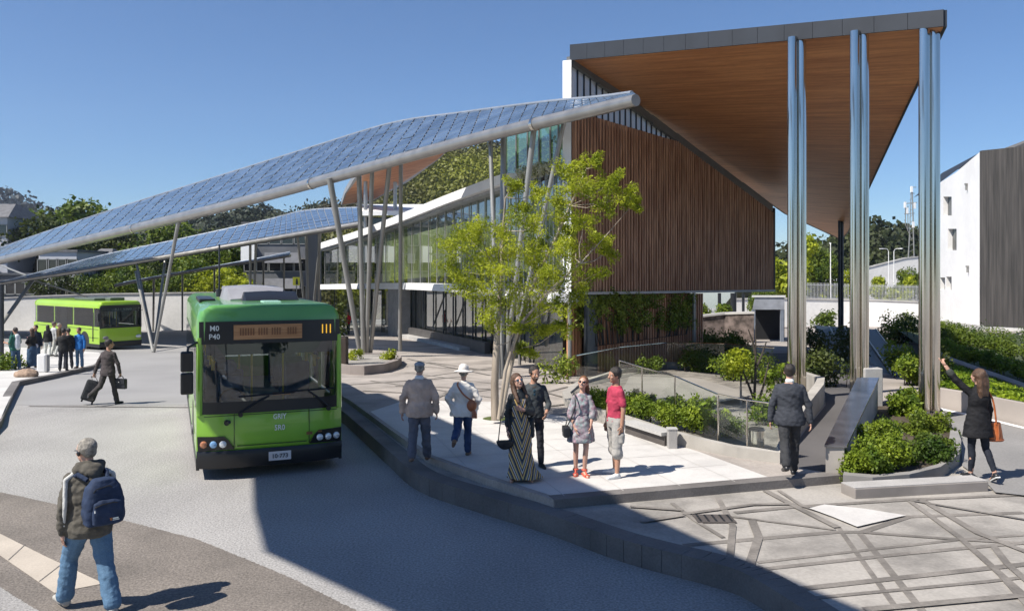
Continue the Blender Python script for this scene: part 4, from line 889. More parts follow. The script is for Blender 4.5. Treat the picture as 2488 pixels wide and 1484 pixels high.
# ---- shrubs and hedges
def shrub(name, label, cat, pts, rr, mat, size=.10, n=260, seed=2, group=None, stems=True, asp=.55):
    c0 = sum((Vector(p) for p in pts), Vector()) / len(pts); c0.z = min(p[2] for p in pts) - max(rr); t = thing(name, label, cat, c0, 0, group)
    loc = [tuple(Vector(p) - c0) for p in pts]
    link_mesh('foliage', quads_mesh('foliage', leaves(loc, rr, [int(n * (r / max(rr)) ** 2) + 30 for r in rr], size, asp, np.random.default_rng(seed), shell=.5), mat), t)
    m = MB()
    for p in loc[::2]: m.ptube([(p[0] * .9, p[1] * .9, 0), (p[0], p[1], p[2])], [.02, .008], 5)
    if len(loc) > 2: m.ptube([(p[0] * .9, p[1] * .9, .005) for p in loc[::2]], .012, 5)
    m.build('stems', darkbark_m, t); return t
def along(pts, n, jit, seed, rmin, rmax, zj=.1):
    rng = random.Random(seed); out, rs = [], []; P = [Vector(p) for p in pts]; L = [(b - a).length for a, b in zip(P, P[1:])]; T = sum(L)
    for i in range(n):
        d = T * (i + .5) / n
        for a, b, l in zip(P, P[1:], L):
            if d <= l: break
            d -= l
        q = a.lerp(b, min(1, d / l)); out.append((q.x + rng.uniform(-jit, jit), q.y + rng.uniform(-jit, jit), q.z + rng.uniform(-zj, zj))); rs.append(rng.uniform(rmin, rmax))
    return out, rs
def up(x, y, h, z): p = G(x, y, h); p.z += z; return p
def mound(name, label, spec, mat, size, n, seed, h=HL, cat='shrub'):
    rng = random.Random(seed); pts, rr = [], []
    for (x, y, z, r, k, sp) in spec:
        c = up(x, y, h, z)
        for i in range(k): pts.append((c.x + rng.uniform(-sp, sp), c.y + rng.uniform(-sp, sp), c.z + rng.uniform(-sp, sp) * .7)); rr.append(r * rng.uniform(.7, 1.2))
    return shrub(name, label, cat, pts, rr, mat, size, n, seed)
# central garden bed: low wall, hedge, glass rail, stone post
gpts = [(1366, 962), (1372, 985), (1410, 1008), (1470, 1028), (1540, 1050), (1620, 1078), (1700, 1094), (1790, 1112), (1895, 1126), (1925, 1080), (1965, 1030), (2002, 985), (2004, 965), (1940, 935), (1760, 905), (1620, 900), (1500, 912), (1400, 940)]
GW = [G(x, y, HU) for x, y in gpts]; gc = sum(GW, Vector()) / len(GW)
garden = thing('garden_bed', 'low walled garden bed in front of the timber slats with gravel and planting', 'garden bed', GW[4]); GO = garden.location.copy()
def gp(mb, name, mat, **k):
    o = mb.build(name, mat, parent=garden, **k); o.matrix_parent_inverse = Matrix.Translation(-GO); return o
m = MB(); hts = [.12, .16, .2, .24, .24, .24, .2, .18, .18, .30, .42, .50, .50, .45, .35, .3, .2, .15]
n = len(GW)
for i in range(n):
    a, b = GW[i], GW[(i + 1) % n]; ia, ib = [p + (gc - p).normalized() * .22 for p in (a, b)]; ha, hb = hts[i], hts[(i + 1) % n]
    m.hexa([p - V3(0, 0, .2) for p in (a, b, ib, ia)], [a + V3(0, 0, ha), b + V3(0, 0, hb), ib + V3(0, 0, hb), ia + V3(0, 0, ha)])
gp(m, 'kerb', mk('garden_wall', (.33, .31, .28), .85, var=.15, coords='World'))
m = MB(); m.add([p + (gc - p).normalized() * .2 + V3(0, 0, .08) for p in GW], [tuple(range(n))]); gp(m, 'soil', mk('gravel_bed', (.13, .12, .105), .95, var=.4, vs=3, fine=.3, fs=30, bump=.5, coords='World', col2=(.24, .22, .19)))
m = MB(); q = [up(1500, 985, HU, .14), up(1740, 992, HU, .14), up(1840, 975, HU, .14), up(1700, 930, HU, .14), up(1530, 925, HU, .14)]; m.add(q, [tuple(range(5))]); gp(m, 'concrete_path', mk('ramp_concrete', (.27, .25, .22), .85, var=.2, vs=.8, stretch=(1, .25, 1), coords='World'))
hp_, hr_ = along([up(1432, 1003, HU, .33), up(1520, 1030, HU, .36), up(1620, 1052, HU, .38), up(1720, 1068, HU, .34), up(1800, 1076, HU, .30)], 34, .10, 3, .14, .26, .08)
shrub('hedge', 'low clipped green hedge along the front of the walled garden bed', 'hedge', hp_, hr_, leaf_hedge, .055, 700, 4)
# glass balustrade round the bed
rail = thing('glass_balustrade', 'frameless glass balustrade with thin posts behind the low hedge', 'railing', GW[6]); RO = rail.location.copy()
def rp(mb, name, mat, **k):
    o = mb.build(name, mat, parent=rail, **k); o.matrix_parent_inverse = Matrix.Translation(-RO); return o
rl = [up(1505, 985, HU, .1), up(1560, 1010, HU, .1), up(1640, 1042, HU, .1), up(1745, 1088, HU, 0), up(1815, 1108, HU, 0), up(1890, 1122, HU, 0)]
for a, b in zip(rl, rl[1:]):
    hgt = .95; m = MB(); m.quad(a + V3(0, 0, .05), b + V3(0, 0, .05), b + V3(0, 0, hgt), a + V3(0, 0, hgt)); rp(m, 'glass_panel', glass_clear)
    m = MB(); m.tube(a, a + V3(0, 0, hgt), .016, n=6); rp(m, 'post', steel_m)
    m = MB(); m.tube(a + V3(0, 0, hgt), b + V3(0, 0, hgt), .014, n=6); rp(m, 'top_rail', steel_m)
rl2 = [up(1400, 942, HU, .1), up(1505, 916, HU, .15), up(1620, 903, HU, .2), up(1760, 908, HU, .2), up(1880, 925, HU, .2)]
for a, b in zip(rl2, rl2[1:]):
    m = MB(); m.quad(a, b, b + V3(0, 0, .8), a + V3(0, 0, .8)); rp(m, 'glass_panel', glass_clear); m = MB(); m.tube(a + V3(0, 0, .8), b + V3(0, 0, .8), .02, n=6); rp(m, 'top_rail', steel_m)
p = G(1633, 1088, HU); pb = thing('stone_post', 'short square stone post at the front of the garden bed', 'post', p)
m = MB(); m.box((0, 0, .16), (.16, .16, .34)); m.build('shaft', kerb_lm, pb, bevel=.012); m = MB(); m.box((0, 0, .345), (.18, .18, .03)); m.build('cap', conc_m, pb, bevel=.008)
bn = thing('bench_wall', 'low concrete bench ledge beside the garden hedge', 'bench', G(1572, 1062, HU)); BN = bn.location.copy()
a, b = G(1522, 1052, HU), G(1618, 1084, HU); d = (b - a).normalized(); nn = V3(d.y, -d.x, 0)
m = MB(); q = [a + nn * .10, b + nn * .10, b - nn * .2, a - nn * .2]; m.hexa([v + V3(0, 0, .19) for v in q], [v + V3(0, 0, .25) for v in q]); o = m.build('seat', conc_m, parent=bn); o.matrix_parent_inverse = Matrix.Translation(-BN)
m = MB(); q = [a + nn * .03, b + nn * .03, b - nn * .19, a - nn * .19]; m.hexa([v for v in q], [v + V3(0, 0, .19) for v in q]); o = m.build('base', mk('bench_base', (.075, .065, .06), .8), parent=bn); o.matrix_parent_inverse = Matrix.Translation(-BN)
lb = thing('litter_bin', 'small steel litter bin behind the glass balustrade', 'bin', G(1838, 1104, HU)); m = MB(); m.tube((0, 0, 0), (0, 0, .42), .13, n=18); m.build('drum', steel_m, lb, smooth=True); m = MB(); m.tube((0, 0, .42), (0, 0, .46), .14, .12, 18); m.build('lid', dark_m, lb, smooth=True)
# small plants in the bed
for (x, y, lab, zz, rr, sz, mt, cat) in [(1800, 985, 'young lime green sapling with a pale stem in the garden bed', .95, .30, .09, leaf_lime, 'sapling'), (1890, 975, 'spreading green shrub near the first steel column', .5, .30, .09, leaf_hedge, 'shrub'), (1742, 1030, 'tuft of yellow green grasses behind the balustrade', .25, .2, .12, grass_m, 'plant'), (1850, 1040, 'loose green shrub at the right end of the hedge', .35, .28, .08, leaf_hedge, 'shrub')]:
    c = up(x, y, HU, zz); pts = [(c.x + rb.uniform(-.25, .25), c.y + rb.uniform(-.2, .2), c.z + rb.uniform(-.25, .25)) for k in range(7)]
    t = shrub('sapling' if cat == 'sapling' else 'shrub', lab, cat, pts, [rr * rb.uniform(.5, .9) for k in pts], mt, sz, 150, int(x))
    m = MB(); bs = up(x, y, HU, 0) - t.location; m.ptube([bs, c - t.location], [.03, .015], 6); m.build('stem', bark_m, t)
lt = thing('bare_tree', 'thin dark leafless leaning tree in the garden bed', 'tree', G(1838, 985, HU)); m = MB()
for a, b in [((1832, 985), (1836, 790)), ((1840, 985), (1868, 880)), ((1838, 985), (1790, 870)), ((1834, 900), (1862, 830)), ((1836, 860), (1818, 800))]:
    s_ = F / G(1838, 985, HU).y; m.ptube([W(*a, s_) - lt.location, W((a[0] + b[0]) / 2 + 2, (a[1] + b[1]) / 2, s_) - lt.location, W(*b, s_) - lt.location], [.035, .025, .012], 6)
m.build('trunk', darkbark_m, lt)
for (x, y, z_, r_, n_, lab, mt) in [(1580, 912, .25, .22, 9, 'dark green shrubs at the back of the garden bed by the timber slats', leaf_mid), (1690, 908, .35, .26, 11, 'mixed green shrubs in the middle of the garden bed behind the concrete path', leaf_mid), (1775, 925, .35, .26, 11, 'bushy shrubs behind the young sapling in the garden bed', leaf_hedge), (1845, 935, .4, .28, 10, 'leafy shrub left of the first steel column foot', leaf_mid), (1655, 1012, .2, .16, 8, 'small green plant behind the clipped hedge', leaf_hedge), (1560, 995, .2, .15, 8, 'small leafy plant at the front edge of the concrete path', leaf_hedge)]:
    mound('shrub', lab, [(x, y, z_, r_, n_, r_ * 1.7)], mt, .08, 190, x, HU)
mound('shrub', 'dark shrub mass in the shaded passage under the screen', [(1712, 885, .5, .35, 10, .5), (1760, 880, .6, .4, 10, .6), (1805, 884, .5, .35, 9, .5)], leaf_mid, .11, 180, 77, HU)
# ivy on the lower slats
pts, rr = [], []
rng = random.Random(8)
for i in range(105):
    x = rng.uniform(1390, 1680); t = rng.random() ** 1.4; y = 716 + t * (125 - 60 * abs(math.sin(x * .035))); v = wallp(x, y, .02); pts.append(tuple(v)); rr.append(rng.uniform(.14, .34))
iv = shrub('climbing_plant', 'green climbing plant hanging over the timber slats under the screen', 'climbing plant', pts, rr, leaf_ivy, .10, 150, 6)
for (x, y, zz, n_, lab) in [(1300, 880, .5, 8, 'green shrubs against the glazed corner behind the tree'), (1360, 930, .2, 6, 'low shrub at the foot of the white corner post'), (1345, 800, 1.3, 10, 'tall green shrub growing up beside the white corner post')]:
    c = up(x, y, HU, zz); pts = [(c.x + rng.uniform(-.5, .5), c.y + rng.uniform(-.3, .3), c.z + rng.uniform(-.6, .6)) for k in range(n_)]
    shrub('shrub', lab, 'shrub', pts, [rng.uniform(.2, .4) for k in pts], leaf_ivy, .11, 150, x)
for (x, y, lab) in [(862, 872, 'small lime shrub at the left of the leaning leg foot'), (940, 872, 'pale green low shrub on the planter right of the leaning legs')]:
    c = up(x, y, HU + .3, .15); pts = [(c.x + rng.uniform(-.35, .35), c.y + rng.uniform(-.2, .2), c.z + rng.uniform(-.08, .1)) for k in range(6)]; shrub('shrub', lab, 'shrub', pts, [rng.uniform(.12, .2) for k in pts], leaf_lime, .08, 90, x)
pt_ = thing('planter_box', 'tall dark brown planter box with a dark shrub beside the bus', 'planter', G(829, 884, HU + .28)); k = 1
m = MB(); m.box((0, 0, .45), (.42, .42, .95)); m.build('box', mk('planter_brown', (.055, .038, .028), .7), pt_, bevel=.02)
link_mesh('foliage', quads_mesh('foliage', leaves([(0, 0, 1.2), (.05, 0, 1.5), (-.1, .05, 1.75), (0, 0, 1.95)], [.26, .22, .2, .16], [160, 120, 110, 80], .12, .5), leaf_dark), pt_)
# island bush at the left edge
c = up(6, 898, .15, .15); pts = [(c.x + rng.uniform(-.9, .35), c.y + rng.uniform(-.6, .6), c.z + rng.uniform(-.1, .35)) for k in range(16)]
shrub('shrub', 'clump of green bushes on the left end of the island', 'shrub', pts, [rng.uniform(.2, .38) for k in pts], leaf_hedge, .12, 170, 31)
st_ = thing('boulder', 'tan boulder at the island edge in front of the green bushes', 'boulder', G(64, 915, .15)); m = MB(); m.ell((0, 0, .08), (.42, .3, .2), 16, 9); me = remeshed(m, .03, 3, .02, 4); me.materials.append(mk('boulder_tan', (.30, .21, .15), .85, var=.2, vs=6, bump=.4)); link_mesh('rock', me, st_)
# ---- right side: parapet, planter bed, walls, slope
pr = thing('ramp_parapet', 'sloping concrete ramp parapet with a glossy dark metal coping', 'wall', G(2028, 1150, HU)); PO2 = pr.location.copy()
def qp(mb, name, mat, root, **k):
    o = mb.build(name, mat, parent=root, **k); o.matrix_parent_inverse = Matrix.Translation(-root.location); return o
fl, fr_ = G(2006, 1149, HU), G(2051, 1151, HU); bl_, br_ = G(2086, 1003, HU), G(2133, 1003, HU); tf, tb_ = .41, .75
m = MB(); m.hexa([v - V3(0, 0, .3) for v in (fl, fr_, br_, bl_)], [fl + V3(0, 0, tf), fr_ + V3(0, 0, tf), br_ + V3(0, 0, tb_), bl_ + V3(0, 0, tb_)]); qp(m, 'wall', mk('parapet_concrete', (.36, .33, .30), .8, var=.12, coords='World'), pr)
m = MB(); e = V3(.03, 0, 0); m.hexa([fl + V3(-.03, -.03, tf + .002), fr_ + V3(.03, -.03, tf + .002), br_ + V3(.03, 0, tb_ + .002), bl_ + V3(-.03, 0, tb_ + .002)], [fl + V3(-.03, -.03, tf + .035), fr_ + V3(.03, -.03, tf + .035), br_ + V3(.03, 0, tb_ + .035), bl_ + V3(-.03, 0, tb_ + .035)]); qp(m, 'coping', mk('coping_metal', (.20, .20, .22), .22, .7, var=.3, vs=2, coords='World'), pr)
e2 = G(2112, 985, HU); m = MB(); m.box(e2 + V3(0, 0, .42), (.42, .5, .95)); qp(m, 'end_pier', conc_m, pr, bevel=.02)
bed = thing('planter_bed', 'curved raised planting bed with concrete kerb around the right steel column', 'planter', G(2200, 1170, HL)); 
bp_ = [(2048, 1184), (2120, 1190), (2210, 1182), (2285, 1163), (2330, 1130), (2336, 1095), (2322, 1055), (2290, 1015), (2262, 992), (2180, 985), (2120, 1000), (2058, 1150)]
BW = [G(x, y, HL) for x, y in bp_]; bc_ = sum(BW, Vector()) / len(BW); n = len(BW); m = MB()
for a, b in zip(BW, BW[1:] + BW[:1]):
    ia, ib = a + (bc_ - a).normalized() * .2, b + (bc_ - b).normalized() * .2; m.hexa([v - V3(0, 0, .2) for v in (a, b, ib, ia)], [v + V3(0, 0, .19) for v in (a, b, ib, ia)])
qp(m, 'kerb', mk('bed_kerb', (.23, .22, .21), .85, var=.12, coords='World'), bed); m = MB(); m.add([v + (bc_ - v).normalized() * .18 + V3(0, 0, .15) for v in BW], [tuple(range(n))]); qp(m, 'soil', soil_m, bed)
mound('shrub', 'tall bright green leafy bush at the front of the raised bed beside the parapet', [(2078, 1172, .22, .16, 7, .16), (2115, 1172, .34, .18, 10, .2), (2155, 1160, .42, .18, 9, .2), (2140, 1115, .48, .18, 8, .2)], leaf_hedge, .055, 620, 51)
mound('shrub', 'dark green low ground cover at the foot of the right steel column', [(2235, 1140, .2, .16, 14, .3), (2275, 1120, .2, .15, 9, .2), (2230, 1070, .25, .18, 9, .3), (2280, 1065, .22, .16, 8, .2)], leaf_mid, .06, 400, 52)
mound('shrub', 'green shrub between the parapet pier and the right steel column', [(2185, 1025, .3, .2, 10, .3), (2215, 1010, .35, .2, 8, .25)], leaf_hedge, .09, 240, 53)
kb = thing('kerb_block', 'long pale concrete kerb block in front of the raised bed', 'kerb', G(2240, 1200, HL)); a, b = G(2078, 1212, HL), G(2402, 1193, HL); d = (b - a).normalized(); nn = V3(-d.y, d.x, 0)
m = MB(); q = [a, b, b + nn * .35, a + nn * .35]; m.hexa([v - V3(0, 0, .1) for v in q], [v + V3(0, 0, .145) for v in q]); qp(m, 'block', mk('kerb_block_c', (.25, .225, .205), .85, var=.14, coords='World'), kb, bevel=.01)
m = MB(); q = [a + nn * .01, b + nn * .01, b + nn * .34, a + nn * .34]; m.hexa([v + V3(0, 0, .146) for v in q], [v + V3(0, 0, .158) for v in q]); qp(m, 'top', kerb_lm, kb)
rw = thing('retaining_wall', 'low pale concrete retaining wall curving along the right street', 'wall', G(2370, 1005, HL)); wl = [(2262, 985, .44), (2300, 994, .46), (2370, 1009, .48), (2488, 1039, .50), (2700, 1094, .52), (2900, 1150, .52)]
m = MB(); ww = [(G(x, y, HL), h_) for x, y, h_ in wl]
for (a, ha), (b, hb) in zip(ww, ww[1:]): bb = V3(.1, .25, 0); m.hexa([a - V3(0, 0, .2), b - V3(0, 0, .2), b + bb - V3(0, 0, .2), a + bb - V3(0, 0, .2)], [a + V3(0, 0, ha), b + V3(0, 0, hb), b + bb + V3(0, 0, hb), a + bb + V3(0, 0, ha)])
qp(m, 'wall', mk('retaining_conc', (.36, .32, .29), .85, var=.1, vs=.8, coords='World'), rw)
# planted slope above the wall
sl_rows = [[a + V3(.1, .25, h_) for a, h_ in ww], [W(2275, 868, 72) , W(2300, 884, 75), W(2370, 910, 80), W(2487, 953, 89), W(2700, 1020, 100), W(2900, 1080, 110)], [W(2180, 800, 42), W(2300, 830, 50), W(2370, 850, 56), W(2490, 875, 62), W(2700, 900, 70), W(2900, 940, 75)], [W(2150, 795, 27), W(2275, 797, 29), W(2370, 805, 31), W(2490, 815, 33), W(2700, 835, 36), W(2900, 860, 40)]]
m = MB(); m.add([v for r_ in sl_rows for v in r_], [(i * 6 + k, i * 6 + k + 1, (i + 1) * 6 + k + 1, (i + 1) * 6 + k) for i in range(3) for k in range(5)]); struct('planted_slope', m, mk('slope_soil', (.05, .065, .02), .95, var=.3, vs=2, coords='World'))
rng2 = np.random.default_rng(21); cs = []
for i in range(620):
    k = rng2.uniform(0, 4.99); r0 = int(k); t = k - r0; u = rng2.uniform(.03, .97); a = sl_rows[0][r0].lerp(sl_rows[0][r0 + 1], t); b = sl_rows[1][r0].lerp(sl_rows[1][r0 + 1], t); q = a.lerp(b, u); cs.append((q.x, q.y, q.z + .03))
gcv = link_mesh('ground_cover', quads_mesh('ground_cover', leaves(cs, [.16] * len(cs), [50] * len(cs), .10, .5, rng2, shell=.3, squash=.6), grass_m)); tag(gcv, 'bright green ground cover on the slope above the retaining wall', 'ground cover', kind='stuff')
m = MB(); L_ = [sl_rows[1][k] + V3(0, 0, .16) for k in range(6)]; m.ptube(L_, .11, 6); struct('slope_path_edge', m, kerb_lm)
def slope_hedge(label, k0, k1, u0, z, rmin, rmax, n, mat, seed, row=1):
    pts = []
    for k in np.linspace(k0, k1, 6): r0 = min(int(k), 4); t = k - r0; a = sl_rows[row][r0].lerp(sl_rows[row][r0 + 1], t); b = sl_rows[row + 1][r0].lerp(sl_rows[row + 1][r0 + 1], t); q = a.lerp(b, u0); pts.append(q + V3(0, 0, z))
    P, r_ = along(pts, n, .2, seed, rmin * .72, rmax * .72, .08); shrub('hedge', label, 'hedge', P, r_, mat, .10, 260, seed)
slope_hedge('clipped bright green hedge row above the pale path edge on the right slope', .6, 4.9, .25, .35, .3, .42, 44, leaf_hedge, 61)
slope_hedge('second green hedge row higher up under the white building', 1.2, 4.9, .85, .45, .35, .5, 44, leaf_mid, 62)
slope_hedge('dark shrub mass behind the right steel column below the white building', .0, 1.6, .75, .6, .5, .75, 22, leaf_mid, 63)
slope_hedge('dark green shrubs along the pale base of the white building', .9, 4.9, .4, .45, .5, .8, 34, leaf_mid, 64, 2)
tb2 = thing('topiary', 'dark clipped ball topiary on a thin trunk beside the right steel column', 'topiary', G(2281, 978, HL)); m = MB(); m.tube((0, 0, 0), (0, 0, .55), .035, .03, 8); m.build('trunk', darkbark_m, tb2); link_mesh('crown', quads_mesh('crown', leaves([(0, 0, .95), (0, 0, 1.15), (0, 0, .75)], [.30, .25, .25], [420, 260, 260], .07, .6, shell=.7), leaf_dark), tb2)
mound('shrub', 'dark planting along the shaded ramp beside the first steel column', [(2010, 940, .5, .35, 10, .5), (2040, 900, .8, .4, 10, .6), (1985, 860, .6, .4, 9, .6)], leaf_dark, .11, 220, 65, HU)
mound('shrub', 'sunlit green bush on the ramp edge left of the right steel column', [(2195, 915, .55, .3, 10, .4), (2215, 935, .5, .3, 10, .35)], leaf_hedge, .10, 240, 66, HU)
mound('shrub', 'olive shrub at the foot of the white rear wall left of the right column', [(2190, 835, .8, .6, 9, .7), (2160, 835, .6, .5, 7, .6)], leaf_mid, .16, 200, 67, HU)
mound('shrub', 'small green bush in front of the white rear wall between the columns', [(2000, 830, 1.2, .45, 9, .6)], leaf_mid, .15, 200, 68, HU)
# dark glass roof of the underpass between the columns
ug = thing('underpass_roof', 'low dark glass roof over the shaded ramp between the steel columns', 'roof', G(2140, 985, HU)); q = [W(2062, 950, 80), W(2238, 945, 84), W(2128, 800, 46), W(1978, 790, 44)]
m = MB(); m.hexa([v - V3(0, 0, .12) for v in q], q); qp(m, 'glass', mk('underpass_glass', (.012, .018, .02), .5, var=.3, vs=.4, coords='World'), ug)
m = MB()
for t in (0, .25, .5, .75, 1): m.tube(q[0].lerp(q[1], t) + V3(0, 0, .02), q[3].lerp(q[2], t) + V3(0, 0, .02), .03, n=6)
qp(m, 'glazing_bars', post_m, ug)
m = MB(); m.hexa([V3(v.x, v.y, -.3) for v in (q[0], q[1], q[1] + V3(0, .4, 0), q[0] + V3(0, .4, 0))], [v - V3(0, 0, .06) for v in (q[0], q[1], q[1] + V3(0, .4, 0), q[0] + V3(0, .4, 0))]); qp(m, 'front_wall', conc_m, ug)
# ---- white building on the right
wb_ = thing('white_building', 'white rendered building with small deep windows and a dark timber clad front', 'building', W(2385, 800, 28)); WB = wb_.location.copy()
def bp2(mb, name, mat, parent=None, **k):
    o = mb.build(name, mat, **k); o.parent = parent or wb_
    if parent is None: o.matrix_parent_inverse = Matrix.Translation(-WB)
    return o
def sb(x): return lerp_list([(2262, 22.6), (2385, 28)], x)[1]
def bw(x, y, off=0): return W(x, y, sb(x)) + bn_ * off
a, b = W(2262, 700, 22.6), W(2385, 700, 28); dd_ = (b - a).normalized(); dd_.z = 0; bn_ = V3(dd_.y, -dd_.x, 0).normalized(); bn_ = bn_ if bn_.x < 0 else -bn_
wins = [(2292, 2312, 478, 524), (2303, 2324, 556, 608), (2284, 2296, 674, 704), (2299, 2312, 672, 704)]
xs = sorted(set([2262, 2385] + [v for w in wins for v in w[:2]])); m = MB()
topy = lambda x: lerp_list([(2262, 458), (2355, 398), (2362, 376), (2385, 366)], x)[1]
for x0, x1 in zip(xs, xs[1:]):
    mid_ = (x0 + x1) / 2; hs = sorted([(w[2], w[3]) for w in wins if w[0] <= mid_ <= w[1]]); y = None; segs = []; cur = 'top'
    for h0, h1 in hs: segs.append((cur, h0)); cur = h1
    segs.append((cur, 'bot'))
    for y0, y1 in segs:
        f_ = lambda x, v: topy(x) if v == 'top' else (778 + (792 - 778) * (x - 2262) / 123 if v == 'bot' else v)
        m.quad(bw(x0, f_(x0, y1)), bw(x1, f_(x1, y1)), bw(x1, f_(x1, y0)), bw(x0, f_(x0, y0)))
bp2(m, 'wall', mk('white_render', (.74, .74, .74), .75, var=.05, vs=.3, fine=.03, fs=2, coords='World'))
for (x0, x1, y0, y1) in wins:
    m = MB(); q = [(x0, y1), (x1, y1), (x1, y0), (x0, y0)]
    for (p_, r_) in zip(q, q[1:] + q[:1]): m.quad(bw(*p_), bw(*r_), bw(*r_, -.5), bw(*p_, -.5))
    w_ = bp2(m, 'window', whitewall_m); m = MB(); m.quad(*[bw(*p_, -.42) for p_ in q]); bp2(m, 'pane', glass_dark, w_)
    m = MB(); m.tube(bw((x0 + x1) / 2, y0, -.38), bw((x0 + x1) / 2, y1, -.38), .05, n=5); bp2(m, 'frame', dark_m, w_)
m = MB(); c0_, c1_ = W(2385, 700, 28), W(2640, 700, 30.5); zt = W(2385, 366, 28).z; zb_ = W(2380, 792, 28).z
nn_ = 60
for i in range(nn_):
    p0, p1 = c0_.lerp(c1_, i / nn_), c0_.lerp(c1_, (i + .94) / nn_); o_ = .04 * (i % 3 == 0); dv = V3(0, -1, 0); m.hexa([V3(p0.x, p0.y - o_, zb_), V3(p1.x, p1.y - o_, zb_), V3(p1.x, p1.y + .3, zb_), V3(p0.x, p0.y + .3, zb_)], [V3(p0.x, p0.y - o_, zt), V3(p1.x, p1.y - o_, zt), V3(p1.x, p1.y + .3, zt), V3(p0.x, p0.y + .3, zt)])
bp2(m, 'timber_cladding', mk('clad_grey', (.030, .028, .027), .8, col2=(.068, .062, .058), vs=2.2, stretch=(2, 2, .1), coords='World'))
m = MB(); q = [a, b, c1_, V3(c1_.x, c1_.y + 22, 0), V3(a.x + 2, a.y + 8, 0)]; zz0 = W(2262, 460, 22.6).z
m.add([V3(a.x, a.y, zz0), V3(b.x, b.y, zt - .1), V3(c1_.x, c1_.y, zt - .1), V3(c1_.x, c1_.y + 22, zt), V3(a.x + 3, a.y + 10, zz0)], [(0, 1, 2, 3, 4)]); bp2(m, 'roof', slate_m)
m = MB(); r0 = W(2440, 366, 28.3); m.hexa([r0 + V3(0, .3, -.1), W(2640, 366, 30) + V3(0, .3, -.1), W(2640, 366, 30) + V3(2, 3, -.1), r0 + V3(1.6, 3, -.1)], [r0 + V3(.2, .3, .25), W(2640, 285, 30) + V3(0, .3, 0), W(2640, 285, 30) + V3(2, 3, 0), r0 + V3(1.8, 3, .25)]); bp2(m, 'upper_roof', mk('upper_roof', (.05, .05, .055), .6))
m = MB(); m.hexa([bw(2262, 830, .1), bw(2386, 850, .1), bw(2386, 850, -.3), bw(2262, 830, -.3)], [bw(2262, 776, .1), bw(2386, 790, .1), bw(2386, 790, -.3), bw(2262, 776, -.3)]); pbm = mk('plinth_pale', (.42, .415, .40), .85, var=.15, vs=.8, coords='World'); m.hexa([V3(c0_.x, c0_.y - .15, zb_ - 4), V3(c1_.x, c1_.y - .15, zb_ - 4), V3(c1_.x, c1_.y + .2, zb_ - 4), V3(c0_.x, c0_.y + .2, zb_ - 4)], [V3(c0_.x, c0_.y - .15, zb_ - .02), V3(c1_.x, c1_.y - .15, zb_ - .02), V3(c1_.x, c1_.y + .2, zb_ - .02), V3(c0_.x, c0_.y + .2, zb_ - .02)]); bp2(m, 'plinth', pbm)
m = MB()
for (x, y) in ((2351, 462), (2354, 662), (2278, 725)): v = bw(x, y, .12); m.tube(v, v + V3(0, 0, .5), .09, n=8); m.box(v + V3(0, 0, .55), (.22, .22, .15))
bp2(m, 'wall_vents', post_m)
# ---- rear white wall, fence, lamps, mast
def rear_wall(label, pts, thick=.4, mat=whitewall_m, name='rear_wall'):
    t = thing(name, label, 'wall', W(*pts[0][:2], pts[0][3])); m = MB()
    for (x0, y0, yb0, s0), (x1, y1, yb1, s1) in zip(pts, pts[1:]):
        a0, a1 = W(x0, yb0, s0), W(x1, yb1, s1); t0, t1 = W(x0, y0, s0), W(x1, y1, s1); o_ = V3(0, thick, 0); m.hexa([a0, a1, a1 + o_, a0 + o_], [t0, t1, t1 + o_, t0 + o_])
    qp(m, 'wall', mat, t)
    m = MB()
    for (x0, y0, yb0, s0), (x1, y1, yb1, s1) in zip(pts, pts[1:]):
        t0, t1 = W(x0, y0, s0), W(x1, y1, s1); o_ = V3(0, thick + .1, 0); e_ = V3(0, -.1, 0); u_ = V3(0, 0, .12); m.hexa([t0 + e_, t1 + e_, t1 + o_, t0 + o_], [t0 + e_ + u_, t1 + e_ + u_, t1 + o_ + u_, t0 + o_ + u_])
    qp(m, 'coping', conc_m, t); return t
rear_wall('white rear wall behind the steel columns below the picket fence', [(1780, 728, 830, 24), (1900, 726, 830, 24), (2040, 729, 830, 24), (2140, 731, 830, 24.5), (2262, 736, 840, 25)])
rear_wall('long white boundary wall behind the buses', [(-320, 745, 860, 24), (-100, 732, 850, 24), (60, 722, 830, 24), (230, 716, 830, 24), (430, 713, 830, 24), (560, 712, 830, 24), (700, 712, 830, 24)])
fen = thing('picket_fence', 'pale metal picket fence standing on the white rear wall', 'fence', W(2020, 727, 24)); m = MB()
for i in range(96):
    x = 1930 + (2258 - 1930) * i / 95; v = W(x, 728 + 8 * (x - 1930) / 330 - 2, 23.8); m.box(v + V3(0, .3, .85), (.035, .035, 1.7))
qp(m, 'pickets', mk('fence_pale', (.42, .43, .45), .5), fen); m = MB()
for z in (.25, 1.55): m.tube(W(1930, 728, 23.8) + V3(0, .33, z), W(2258, 735, 23.8) + V3(0, .33, z), .03, n=6)
qp(m, 'rails', MATS['fence_pale'], fen)
rear_wall('pale terrace wall on the slope behind the picket fence', [(1930, 690, 730, 18), (2060, 660, 730, 18), (2120, 648, 730, 18), (2200, 628, 730, 18), (2262, 622, 735, 18)], .5, whitewall_m, 'terrace_wall')
for (k_, x, y, s, lab) in [('pale', 1892, 545, 22, 'lime green young tree beside the end of the slatted screen'), ('mid', 1975, 600, 20, 'green rounded tree behind the first steel column'), ('pale', 2020, 640, 20, 'lime tree between the first and second steel columns'), ('pale', 2170, 655, 21, 'small lime tree behind the picket fence'), ('mid', 2210, 660, 20, 'green shrub-like tree behind the picket fence by the right column'), ('mid', 1850, 690, 26, 'dark green tree seen under the slatted screen')]:
    put_tree(k_, x, y, s, lab, .8)
